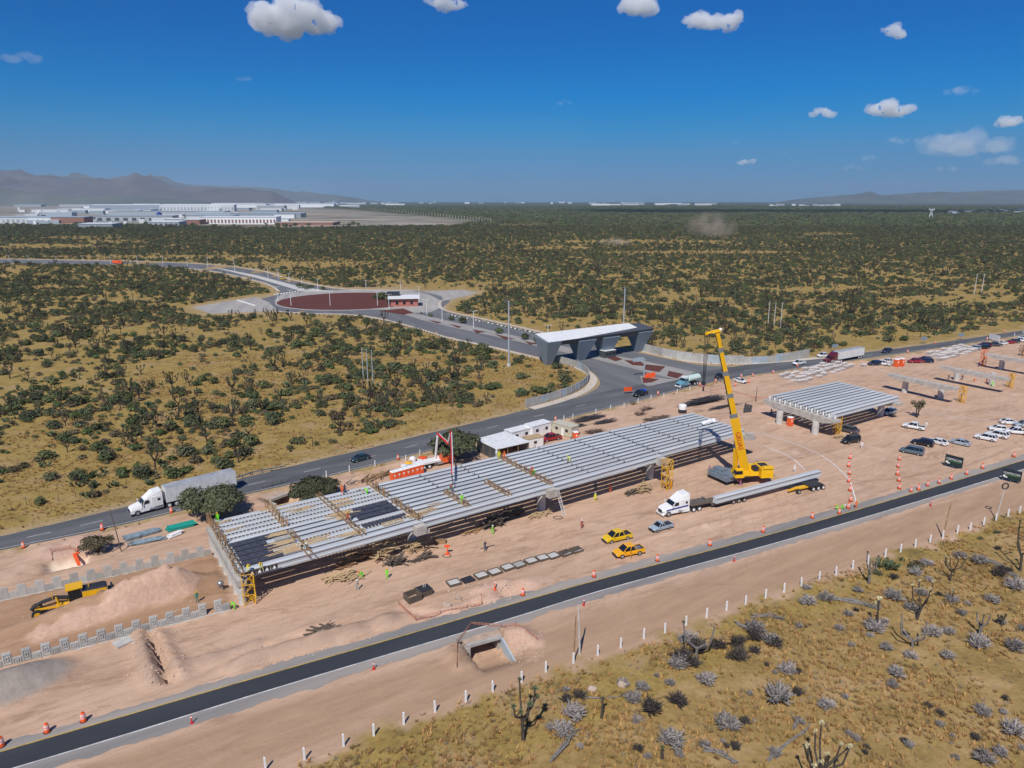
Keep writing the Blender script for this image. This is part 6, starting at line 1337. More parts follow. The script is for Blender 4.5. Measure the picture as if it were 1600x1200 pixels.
def pole(px,py,ty,name,label,cat,r=.12,m='pole',arms=None,lean=(0,0),grp=None,tx=None):
    p=GT(px,py); h=hgt(px,py,ty); t=thing(name,label,cat,p,0,grp); b=MB(); lx=0
    if tx is not None: d=math.hypot(p.y,CAMH); lx=(tx-px)*d/FPX
    b.tube([(0,0,-.2),(lx*.5,0,h*.5),(lx,0,h)],[r,r*.85,r*.65],10); b.build('shaft',M[m],t)
    if arms=='power':
        for k,z in enumerate((h*.99,h*.93,h*.87,h*.81)):
            b=MB(); s=1 if k%2 else -1; b.bar((0,0,z),(s*1.5,0,z+.1),.12); b.cyl((s*1.45,0,z-.5),.08,.6,8); b.build('cross_arm',M['steel'],t)
        b=MB(); b.cyl((0,0,0),r*2.2,.8,12); b.build('foundation',M['conc_l'],t)
    if arms=='h':
        b=MB(); b.bar((-.9,0,h*.94),(.9,0,h*.94),.12); b.build('cross_arm',M['steel'],t)
    if arms=='lamp':
        for s in(-1,1):
            b=MB(); b.bar((0,0,h-.1),(s*1.3,0,h+.15),.07); b.build('lamp_arm',M['white'],t)
            b=MB(); b.box((s*1.5,0,h+.15),(.5,.22,.1)); b.build('lamp_head',M['white'],t)
    return t
pole(795,572,470,'power_pole','tall grey steel power pole left of the gate canopy','power pole',.34,'pole','power')
pole(974,516,449,'power_pole','tall grey steel power pole behind the gate canopy','power pole',.34,'pole','power')
for k,(px,py,ty) in enumerate([(568,595,543),(575,598,545),(583,602,547)]): pole(px,py,ty,'concrete_pole',['leftmost','middle','rightmost'][k]+' of the three slim grey poles in the left scrub','pole',.17,'pole','h' if k==0 else None,grp='three slim poles')
for k,(px,py,ty) in enumerate([(1200,505,470),(1209,511,473),(1219,513,472)]): pole(px,py,ty,'concrete_pole',['leftmost','middle','rightmost'][k]+' of the three pale poles above the right noise wall','pole',.2,'conc_l','h' if k==2 else None,grp='three pale poles')
for k,(px,py,ty) in enumerate([(1522,460,428),(1533,461,428)]): pole(px,py,ty,'concrete_pole',['left','right'][k]+' one of the two pale poles in the far right scrub','pole',.25,'conc_l','h',grp='two pale poles')
pole(906,1022,945,'utility_pole','leaning pale grey utility pole at the dirt track','utility pole',.13,'conc_l',tx=902)
pole(896,1034,962,'utility_pole','thin brown wooden pole beside the leaning grey pole','utility pole',.10,'wood',tx=898)
pole(1473,840,785,'utility_pole','brown utility pole rising from the white fence posts','utility pole',.12,'wood',tx=1477)
lp=pole(1556,812,761,'loudspeaker_pole','pale pole with a round dark top ring by the right billboard','utility pole',.11,'conc_l',tx=1561)
pp_=MB(); hh_=hgt(1556,812,761); d_=math.hypot(lp.location.y,CAMH); pp_.tube([(5*d_/FPX+.55*math.cos(a),0,hh_+.2+.55*math.sin(a)) for a in [i*math.pi/7 for i in range(15)]],.12,6); pp_.build('ring_top',M['dark'],lp)
pole(190,862,796,'utility_pole','thin dark pole with a pale top between the small tree and the pipes','utility pole',.09,'wood_d',tx=182)
pole(1181,628,603,'utility_pole','thin dark mast beside the rebar field near the second deck','mast',.08,'dark')
LPX=[(15,409,399),(45,410,400),(88,411,401),(130,411,400),(173,412,400),(215,413,400),(255,414,401),(293,416,402),(325,419,402),(367,424,404),(419,435,419),(435,436,421),(452,441,427),(472,445,433),(497,455,436),(516,478,455),(455,478,453),(434,470,448),(572,450,438),(590,478,455),(608,483,460),(655,464,448),(667,492,468),(691,503,480),(740,513,486),(856,524,508),(642,472,460),(626,452,441)]
for px,py,ty in LPX: 
    p=G(px,py); pole(px,py,ty,'street_lamp',where(p.x,p.y,'slim white street lamp'),'street lamp',.16,'white','lamp',grp='street lamps along the boulevard')
# boulevard kerb shrubs and palms
def bsh(px,py,r,v,lab,nm='round_shrub'):
    p=G(px,py); o=obj(nm,BM[v],None,Vector((p.x,p.y,.1)),rnd.uniform(0,6)); o.scale=(r/1.6,)*3; tag(o,lab,'shrub','planted shrubs on the boulevard median')
for px,py,r in [(672,495,1.5),(705,500,1.9),(722,505,2.4),(778,521,2.4),(820,531,2.2),(839,536,2.4),(468,450,3.2),(478,452,3),(487,451,2.2),(505,453,2.0),(658,490,.8),(597,468,3.5),(601,467,3),(588,468,2.6),(606,470,2.2)]:
    p=G(px,py); bsh(px,py,r,rnd.choice([0,1,3]),where(p.x,p.y,'dark planted shrub'))
def alongpts(pts,step):
    P_=P2(pts); d=np.concatenate([[0],np.cumsum(np.linalg.norm(np.diff(P_,axis=0),axis=1))]); n=int(d[-1]/step); return [(float(np.interp(s,d,P_[:,0])),float(np.interp(s,d,P_[:,1]))) for s in np.linspace(0,d[-1],n)]
kb=MB()
for i,(x,y) in enumerate(alongpts([(700,492.5),(750,503),(800,514),(848,524)],2.4)+alongpts([(430,489),(480,492),(550,495),(600,502),(650,515),(700,531),(770,548),(835,566)],2.6)): leafquads(kb,(x,y,.3),(.5,.5,.5),16,.35,0,random.Random(i),low=-.1)
o=kb.build('kerb_hedge',M['lf_bush'],kind='stuff'); tag(o,'broken line of tiny hedge plants along the boulevard kerbs','hedge')
wk=MB()
for i,(x,y) in enumerate(alongpts([(430,461),(470,455)],2)+alongpts([(372,470),(398,478)],2.2)+alongpts([(700,492),(860,526)],3.2)): wk.box((x,y,.35),(1.0,.5,.5))
o=wk.build('kerb_blocks',M['white'],kind='stuff'); tag(o,'white painted kerb blocks along the boulevard edges','kerb block')
# ------------------------------------------------------------------ signs
def billboard(corn,label,lines=True):
    (x0,y0),(x1,y1),(x2,y2)=corn   # foot left, foot right, top left (pixels)
    a=GT(x0,y0);b_=GT(x1,y1); u=(b_-a); W=u.length; h=hgt(x0,y0,y2); t=thing('billboard',label,'billboard',a,math.atan2(u.y,u.x),None)
    b=MB(); b.box((W/2,0,h/2+.25),(W,.12,h-.5)); b.build('sign_face',M['sign_d'] if lines else M['white'],t)
    for s in (.08,.5,.92): b=MB(); b.bar((W*s,.1,-.2),(W*s,.1,h*.9),.12); b.build('post',M['steel'],t)
    if lines:
        b=MB(); b.box((W/2,-.07,h*.86),(W*.94,.03,h*.1)); b.build('blue_band',M['sign_b'],t)
        for r_,(zz,s_,x_,txt) in enumerate([(.68,.23,.50,'CONSTRUCCION'),]):
            o=obj('lettering',text_mesh(txt,h*s_,M['white']),t,(W*x_,-.09,h*zz)); o.rotation_euler=(R(90),0,0); wd=max(v.co.x for v in o.data.vertices)-min(v.co.x for v in o.data.vertices); o.scale=(W*.86/wd,1,1)
        b=MB(); b.box((W*.55,-.075,h*.53),(W*.72,.02,h*.055)); b.build('green_stripe',M['sign_g'],t)
        b=MB(); b.box((W*.13,-.08,h*.42),(W*.13,.02,h*.15)); b.box((W*.22,-.08,h*.35),(W*.16,.02,h*.09)); b.build('white_emblem',M['white'],t)
    else:
        for s in (.25,.5,.75): b=MB(); b.box((W*s,-.07,h/2+.25),(.05,.02,h-.6)); b.build('seam',M['steel'],t)
    return t
M['sign_d']=mat('near_black_green_sign',(.012,.03,.028),.5,var=.3,vscale=1); M['sign_b']=mat('navy_sign_band',(.012,.018,.05),.5); M['sign_g']=mat('leaf_green_print',(.03,.16,.04),.5)
billboard([(1475,728),(1503,733),(1476,709)],'dark green billboard standing on the site side of the service road')
billboard([(1564,750),(1594,757),(1569,731)],'dark green billboard standing on the near side of the service road')
billboard([(1545,531),(1561,535),(1545,521)],'blank white billboard above the far parked row',False)
b=MB(); b.box((0,0,3.4),(4.2,.1,1.5)); b.bar((1.6,0.1,-.1),(1.6,.1,5.2),.28); b.bar((1.6,.1,4.0),(-2.0,.1,4.0),.14); t=b.build('gantry_sign',M['gatec'],None,G(1203-0,597) if False else G(1205-0,0+597)) if False else None
t=thing('gantry_sign','grey cantilever road sign on the splitter island of the junction','road sign',G(1006,588),R(25)); b=MB(); b.bar((0,0,0),(0,0,hgt(1006,588,561)),.34); b.build('post',M['pole'],t); b=MB(); b.bar((0,0,6.0),(-4.6,0,6.0),.2); b.box((-2.6,-.12,6.0),(4.2,.1,1.4)); b.build('sign_face',M['noise'],t)
for (px,py,lab) in [(1015,591,'orange banner lying on the splitter island below the grey road sign'),]:
    b=MB(); b.hexa([(-2,-.1,.2),(2,-.1,.2),(2,.1,.2),(-2,.1,.2),(-1.6,.2,1.6),(2.2,.2,1.9),(2.2,.3,1.9),(-1.6,.3,1.6)]); o=b.build('orange_banner',M['org'],None,G(px,py),R(20)); tag(o,lab,'banner')
for px,py,lab in [(1304,546,'small dark road sign above the maroon trailer'),(1443,534,'small dark flat sign in the right verge'),(1501,528,'small grey square sign near the white billboard')]:
    p=G(px,py+3); b=MB(); b.box((0,0,2.2),(2.6,.1,1.3)); b.bar((0,.1,0),(0,.1,2.5),.12); o=b.build('road_sign',M['gatec'],None,p,R(10)); tag(o,lab,'road sign')
# ------------------------------------------------------------------ portable toilets
def booth():
    t=thing('portable_toilet','x','portable toilet'); b=MB(); b.box((0,0,1.1),(1.1,1.1,2.1)); b.build('shell',M['orgs'],t); b=MB(); b.box((0,0,2.25),(1.2,1.2,.22),top=.75); b.build('roof',M['white'],t)
    b=MB(); b.box((0,-.57,1.05),(.75,.05,1.85)); d=b.build('door',M['org'],t); b=MB(); b.box((0,-.61,1.45),(.4,.02,.3)); b.bar((0,-.61,1.35),(0,-.61,.9),.12,.02); b.build('white_mark',M['white'],d); return freeze(t)
BT=booth(); a_=G(615,752);b_=G(657,740); first_=True
for k in range(7):
    p=a_.lerp(b_,k/6); rz=math.atan2((b_-a_).y,(b_-a_).x); lab=['leftmost','second','third','fourth','fifth','sixth','rightmost'][k]+' orange portable toilet in the row behind the long deck'
    if first_: BT.location=p; BT.rotation_euler=(0,0,rz); BT['label']=lab; BT['group']='row of orange portable toilets'; first_=False
    else: dup(BT,p,rz,lab,'row of orange portable toilets')
for px,py,lab,s in [(1234,665,'single orange portable toilet beside the left column of the second deck',1.05),(899,688,'orange portable toilet by the beige container',1),(1400,573,'left orange portable toilet of the far pair',1.25),(1408,572,'right orange portable toilet of the far pair',1.25)]: dup(BT,G(px,py),R(20),lab,None,scale=s)
# ------------------------------------------------------------------ formwork trays, stacks, slab fields
def tray(px,py,kind,label,rz):
    t=thing('formwork_tray',label,'formwork tray',GT(px,py,.02),rz,'row of formwork trays'); b=MB(); w,d=1.9,1.55
    if kind=='lid': b.box((0,0,.14),(w,d,.2)); b.build('lid_board',M['dark' ],t)
    else:
        for (x,y,sx,sy) in ((0,-d/2,w,.12),(0,d/2,w,.12),(-w/2,0,.12,d),(w/2,0,.12,d)): b.box((x,y,.2),(sx,sy,.34))
        b.box((0,0,.08),(w*1.02,d*1.02,.1)); b.build('frame',M['wood_d'],t); b=MB(); b.box((0,0,.22),(w-.2,d-.2,.14)); b.build('fill_slab',M['conc_l' if kind=='full' else 'panel'],t)
    if kind=='mess':
        for k in range(4): b=MB(); b.bar((-.9,-.5+k*.3,.42),(.8,-.3+k*.25,.5),.12); b.build('loose_board',M['wood_d'],t)
for k,(px,py,kd_,lab) in enumerate([(709,912,'full','first formwork tray from the left, filled with pale concrete'),(731,907,'lid','black covered formwork tray, second from the left'),(752,901,'full','third formwork tray from the left'),(773,895,'full','fourth formwork tray from the left'),(793,888,'full','fifth formwork tray from the left'),(811,884,'sand','sixth formwork tray with sandy fill'),(830,878,'full','tilted seventh formwork tray'),(848,873,'full','eighth formwork tray from the left'),(864,870,'full','ninth formwork tray from the left'),(883,866,'mess','dark tenth formwork tray strewn with boards'),(900,861,'mess','last formwork tray at the right with loose poles')]): tray(px,py,kd_,lab,R(33+rnd.uniform(-4,4)))
for px,py,n,lab in [(645,936,4,'stack of four dark hollow frames, the left of the pair'),(662,927,3,'stack of dark frames topped by a board with bottles, the right of the pair')]:
    t=thing('frame_stack',lab,'frame stack',GT(px,py),R(36))
    for k in range(n):
        b=MB(); w,d=2.1,1.8
        for (x,y,sx,sy) in ((0,-d/2,w,.12),(0,d/2,w,.12),(-w/2,0,.12,d),(w/2,0,.12,d)): b.box((x,y,.12+k*.26),(sx,sy,.18))
        b.build('frame',M['wood_d'],t)
    if n==3: b=MB(); b.box((0,0,.85),(2.1,1.8,.08)); b.build('top_board',M['dark'],t); b=MB(); b.cyl((.1,.2,.9),.06,.5,6); b.cyl((.35,.1,.9),.06,.5,6); b.build('bottle',M['conc_l'],t)
M['slab']=mat('pinkish_precast_slab',(.46,.40,.37),.85,var=.25,vscale=1,obvar=.18); M['slab_t']=mat('pale_slab_top',(.66,.60,.55),.85,var=.15,vscale=1,obvar=.1)  # topmost slab of each stack gets a paler tone than those below
sb=MB(); sb.box((0,0,.11),(1.7,1.5,.2)); SLB=sb.mesh('slab',M['slab']); sb=MB(); sb.box((0,0,.11),(1.72,1.52,.2)); SLT=sb.mesh('slab',M['slab_t'])
def field(c00,c10,c11,c01,nu,nv,label,grp):
    A,B_,C_,D=[G(*c) for c in (c00,c10,c11,c01)]; rr=random.Random(nu)
    rz=math.atan2((B_-A).y,(B_-A).x)
    for i in range(nu):
        for j in range(nv):
            if rr.random()<.12: continue
            p=A.lerp(B_,(i+.5)/nu).lerp(D.lerp(C_,(i+.5)/nu),(j+.5)/nv); n=rr.choice([2,3,4,5,5]); t=thing('slab_stack',where(p.x,p.y,f'stack of {["","","two","three","four","five"][n]} pale precast slabs'),'slab stack',p,rz+rr.uniform(-.05,.05),grp)
            wx=min(1.25,(B_-A).length/nu/1.85)
            for k in range(n): o=obj('slab',SLT if k==n-1 else SLB,t,(rr.uniform(-.05,.05),rr.uniform(-.05,.05),k*.25)); o.scale=(wx,1,1)
field((1213,589),(1297,566),(1337,574),(1250,602),12,4,'','stacked precast slabs left of the bare piers'); field((1446,553),(1500,541),(1528,549),(1470,566),12,4,'','stacked precast slabs by the far parked cars')
t=thing('slab_stack','lone low stack of slabs right of the first slab field','slab stack',G(1349,573),R(25)); [obj('slab',SLT if k==3 else SLB,t,(0,0,k*.25)) for k in range(4)]
# pipes
def pipes(pts,n,r,m,label,seed,tiers=2,spread=.35):
    rr=random.Random(seed); t=thing('pipe_stack',label,'pipes'); a=GT(*pts[0]);b_=GT(*pts[1]); u=(b_-a).normalized(); v=Vector((-u.y,u.x,0))
    for k in range(n):
        o_=v*((k%(n//tiers))-(n//tiers)/2)*r*2.05+Vector((0,0,r+ (k//(n//tiers))*r*1.8+.05)); j=u*rr.uniform(-spread,spread); b=MB(); b.tube([a+o_+j,b_+o_+j+v*rr.uniform(-.15,.15)],r,8); b.build('pipe',M[m],t)
pipes([(196,843),(248,829)],14,.13,'grey_p','stack of bluish grey pipes left of the green pipes',1); pipes([(206,851),(253,842)],12,.12,'grey_p','fanned heap of grey pipes in front of the bluish stack',2,2,.8)
pipes([(262,829),(303,819)],10,.17,'green_p','bundle of sea green pipes near the first tree',3); pipes([(263,841),(282,833)],6,.16,'white','short white pipes below the green bundle',4)
def pile(px,py,L_,W,n,m,label,seed,ln=3,h=.5,name='timber_pile',cat='timber pile',th=.14,ang=33,sp=.5):
    rr=random.Random(seed); t=thing(name,label,cat,GT(px,py),0)
    if name=='timber_pile' and n>10: n=int(n*1.6); h=h*1.5
    b=MB()
    for k in range(n):
        a=R(ang)+rr.gauss(0,sp); c=Vector((rr.uniform(-L_,L_)*.5,rr.uniform(-W,W)*.5,0)); c=Vector((c.x*math.cos(R(ang))-c.y*math.sin(R(ang)),c.x*math.sin(R(ang))+c.y*math.cos(R(ang)),rr.random()*h+th/2)); d=Vector((math.cos(a),math.sin(a),rr.uniform(-.12,.12)))*ln*rr.uniform(.3,.6)
        b.bar(c-d,c+d,th*rr.uniform(.8,2.2),th*.5,m=0)
    b.build('boards',M[m],t,kind='stuff'); return t
for a in [(530,905,3.5,1.6,16,'wood_l','heap of pale boards and white beams left of the green vested workers',1),(555,905,3,1.2,9,'wood_l','fan of pale boards beside the bending worker',14),(600,870,3.2,2.6,40,'wood_l','tall tangled timber heap by the first round column',2,2.6,1.3),(618,882,2.2,1.4,26,'wood_d','low square board stack below the tangled timber heap',3,2.2,.8),(575,872,2.5,1.5,24,'wood','brown timber bundle under the deck edge',4,2.2,1.0),(555,880,2,1.4,20,'wood','second brown timber bundle further left under the deck',5,2.0,1.0),(533,887,1.6,1.2,18,'wood','small brown timber bundle farthest left under the deck',15,1.6,.8),
    (655,858,3.5,2.0,34,'wood_l','wide heap of pale sawn boards right of the first column',6,2.6,.9),(662,872,3,1.6,12,'wood_d','scattered thin boards below the wide heap',7,2.6,.4),(770,822,3.0,2.0,40,'wood_d','dark squared timber stack under the second span',8,2.4,1.2),(790,812,2,1.6,28,'wood_d','rounded timber stack left of the second column',9,2,1.1),(808,805,2,1.4,24,'wood_d','second rounded timber stack nearer the second column',10,2,1.0),(740,830,3,1.4,14,'wood','loose timbers left of the dark squared stack',11,2.6,.3),(1005,768,2.2,1.4,30,'wood_l','stepped heap of pallets under the third column',12,2.4,1.1),(990,770,3,1.6,20,'wood_d','scattered rubble boards left of the pallet heap',13,2,.3),
    (845,805,4,1.4,16,'wood_l','scattered pale boards at the foot of the second column',16,2,.3),(505,985,3,1.3,12,'wood_d','few dark boards lying on bare earth above the service road',17,3,.15),(590,742,7,1.5,16,'wood','long loose timbers in the trench by the highway',18,5,.3),(640,733,5,2,30,'wood_l','scattered planks behind the orange toilets',19,2,.4),(560,752,5,2,16,'rock','light rubble strips behind the deck',20,2,.2),(670,725,5,3,40,'wood_l','debris of pale boards left of the pump boom',21,1.4,.4),(1310,684,2,1,14,'wood_l','small rubble heap by the yellow scaffold of the second deck',22,1.2,.4),(1025,655,8,1.5,16,'wood_d','dark timbers lying between the long deck and the highway',23,4,.3),(960,700,.1,.1,1,'wood_d','short board',24)][:-1]:
    pile(*a)
for a in [(920,655,7,3,110,'rebar_d','long dark heap of rebar behind the deck',31,5,.5),(945,660,5,2,60,'rebar_d','second dark rebar heap right of the first',32,4,.4),(1105,628,8,3,160,'rebar_d','large dark rebar bundle left of the crane boom',33,7,1.2),(1080,633,6,2,80,'rebar_d','dark rebar heap at the left of the large bundle',34,5,.8),(1130,636,7,1.5,60,'rebar_d','flat grey rebar mat touching the crane boom',35,7,.25),(1000,648,3,2,40,'rebar','brown scrap heap behind the deck end',36,1.6,.9),(1010,640,4,2,50,'rebar','brown brush heap near the highway posts',37,1.6,.9),(895,668,5,2,70,'rebar_d','grey mesh heap right of the beige container',38,4,.3),(930,675,4,2,50,'rebar','rusty rebar heap close to the deck edge',39,3,.3),(990,632,1.5,1,30,'rebar','small dark round brush ball by the posts',40,.9,1.0)]:
    t=pile(*a,name='rebar_pile',cat='rebar pile',th=.07,sp=.12 if a[8]>3 else 1.2)
t=thing('rebar_stack','upright green grey rebar cages right of the crane boom','rebar cage',GT(1162,645),R(20))
for k in range(3):
    b=MB()
    for j in range(8): b.bar((k*.9+j*.1,0,0),(k*.9+j*.1+.3,.2,2.6-.3*k),.06)
    for z in (.5,1.2,1.9): b.bar((k*.9-.1,0,z),(k*.9+1.1,.2,z),.07)
    b.box((k*.9+.4,.1,.8),(.9,.1,1.2)); b.build('cage',M['gated'],t)
# water tank, debris, tarps near toilets
def simple(name,label,cat,px,py,fn,m,dz=0,rz=0,smooth=False):
    b=MB(); fn(b); o=b.build(name,M[m] if isinstance(m,str) else m,None,GT(px,py,dz),rz,smooth); tag(o,label,cat); return o
simple('yellow_tarp','yellow crumpled tarp by the highway edge left of the pump','tarp',638,727,lambda b:b.ico((0,0,.5),(1.0,.8,.7),2,0,.2,1),'yel'); simple('white_sack','white bulk sack beside the yellow tarp','sack',645,723,lambda b:b.ico((0,0,.5),(.8,.8,.7),2,0,.18,2),'white'); simple('grey_tarp','pale blue grey tarp heap in front of the white sack','tarp',643,731,lambda b:b.ico((0,0,.3),(2.0,1.3,.6),2,0,.22,3),'noise')
simple('orange_tank','orange tank near the mesquite behind the pump','tank',661,721,lambda b:b.box((0,0,.6),(2.0,1.2,1.1),top=.8),'org'); simple('white_barrel','white barrel left of the orange tank','barrel',656,726,lambda b:b.cyl((0,0,0),.5,1.0,12),'white'); simple('white_barrow','small white cart left of the pale tarp','cart',631,731,lambda b:(b.box((0,0,.5),(1.2,.7,.4)),b.cyl((.5,0,0.2),.2,.1,8)),'white')
simple('water_tank','white round water tank on dark frame above the deck end','water tank',1066,645,lambda b:(b.cyl((0,0,1.1),1.1,1.1,16),b.ico((0,0,2.2),(1.1,1.1,.35),2)),'white'); simple('tank_stand','dark frame stand under the white water tank','stand',1066,645,lambda b:b.box((0,0,.5),(2.0,1.6,1.0)),'dark')
simple('cement_mixer','small grey cement mixer standing on the brown fill right of the grader','mixer',345,919,lambda b:(b.ico((0,0,.8),(.5,.45,.45),2),b.bar((-.4,0,0),(0,0,.6),.08),b.bar((.4,0,0),(0,0,.6),.08),b.cyl((.3,-.3,.2),.2,.1,8,axis='y')),'steel')
simple('hose_coil','ring of dark hose lying on the bare earth below the ladder','hose',872,809,lambda b:b.tube([(.9*math.cos(i*.4),.6*math.sin(i*.4),.06) for i in range(17)],.06,6),'dark'); simple('hose_coil','hose ring around the small orange post','hose',698,887-18,lambda b:b.tube([(.7*math.cos(i*.4),.5*math.sin(i*.4),.06) for i in range(17)],.05,6),'dark')
simple('tool_box','open brown plank box beside the orange post','box',688,860-12,lambda b:b.box((0,0,.3),(2.0,1.0,.5)),'wood'); simple('orange_post','small orange hose post right of the plank box','post',699,866,lambda b:(b.bar((0,0,0),(0,0,1.5),.16),b.box((0,0,1.5),(.9,.3,.3)),b.box((0,0,.05),(.8,.6,.1))),'org')
# white ladder leaning on the deck
t=thing('ladder','white ladder leaning against the second pier cap','ladder'); f0=GT(882,806);f1=G(870,762,6.0); sv=axd*.28
for s in(-1,1): b=MB(); b.bar(f0+sv*s,f1+sv*s,.08); b.build('rail',M['white'],t)
for k in range(14): q=f0.lerp(f1,(k+.5)/14); b=MB(); b.bar(q-sv,q+sv,.07); b.build('rung',M['white'],t)
# white chalk lines, orange netting
M['chalk']=mat('white_chalk_line',(.74,.70,.66),.9,var=.3,vscale=1)
for pts in ([(1178,675),(1210,684),(1250,697),(1285,713),(1305,728),(1325,748),(1332,765),(1337,782),(1337,792)],[(1193,697),(1225,710),(1245,722),(1258,735)],[(1430,642),(1480,650),(1540,657),(1600,662)],[(1545,643),(1600,648)]):
    q=cr(np.array([GT(*p).xy for p in pts]),5); z=[tz(x,y) for x,y in q]; l0,l1=lineoff(q,-.13,.13); b=MB(); n=len(q); b.add([(p[0],p[1],zz+.06) for p,zz in zip(l0,z)]+[(p[0],p[1],zz+.06) for p,zz in zip(l1,z)],[(i,n+i,n+i+1,i+1) for i in range(n-1)]); b.build('chalk_line',M['chalk'],kind='structure')
M['net']=mat('faded_orange_safety_net',(.50,.21,.13),.9)
def netting(pts,label,h=.55,drape=0):
    t=thing('safety_net',label,'safety net'); q=[GT(*p) for p in pts]
    for i in range(len(q)-1):
        a,b_=q[i],q[i+1]; L_=(b_-a).length; u=(b_-a).normalized(); v=Vector((-u.y,u.x,0)); b=MB()
        for z in (.1,.5,.9): b.bar(a+Vector((0,0,z*h))+v*drape*(1-z),b_+Vector((0,0,z*h))+v*drape*(1-z),.03,.05)
        n=max(2,int(L_/.5))
        for k in range(n): p=a.lerp(b_,k/n); b.bar(p+Vector((0,0,.03))+v*drape,p+Vector((0,0,h)),.03,.05)
        b.build('mesh_strip',M['net'],t); b=MB(); b.bar(a,a+Vector((0,0,h+.15)),.06); b.build('stake',M['wood_d'],t)
netting([(623,945),(650,970),(688,960),(730,948),(753,939),(751,930)],'sagging orange safety net around the rubble pit'); netting([(81,870),(80,862),(110,857),(118,862),(125,880)],'orange safety net around the square pit at left'); netting([(714,1042),(714,1006),(737,1001),(783,987),(806,981),(840,1001)],'orange safety net along the culvert edge of the service road'); netting([(1110,612),(1130,608),(1180,622),(1260,624)],'faded orange net around the rebar field')
t=thing('pit_cover','orange boards fallen along the right side of the netted pit','board'); b=MB(); b.bar(GT(116,866,.3),GT(124,884,.3),.5,.15); b.build('board',M['org'],t)
rk=MB(); rr=random.Random(77)
for k in range(900):
    px,py,s=rr.choice([(rr.uniform(700,850),rr.uniform(905,960),.5),(rr.uniform(380,620),rr.uniform(970,1045),.35),(rr.uniform(200,290),rr.uniform(985,1065),.4),(rr.uniform(0,330),rr.uniform(900,990),.3),(rr.uniform(780,850),rr.uniform(985,1035),.35),(rr.uniform(500,700),rr.uniform(725,770),.45),(rr.uniform(500,1100),rr.uniform(760,900),.22)])
    p=GT(px,py); r_=rr.uniform(.05,.3)*s*1.3
    if -.09<p.z<-.05: continue
    rk.ico((p.x,p.y,p.z+r_*.4),(r_*1.2,r_,r_*.7),1,0,.25,k)
o=rk.build('loose_rocks',M['rock'],kind='stuff'); tag(o,'pale stones and clods scattered over the building site','rocks')
for px,py,s in [(788-90,948,.55),(716,936,.4),(862,1128,.0),(442,0,0)][:2]+[(972,1072,.5),(925,1079,.45)]: simple('boulder',where(*GT(px,py).xy,'pale loose boulder',True),'boulder',px,py,lambda b:b.ico((0,0,s*.5),(s*1.2,s,s*.8),2,0,.12,3),'rock')
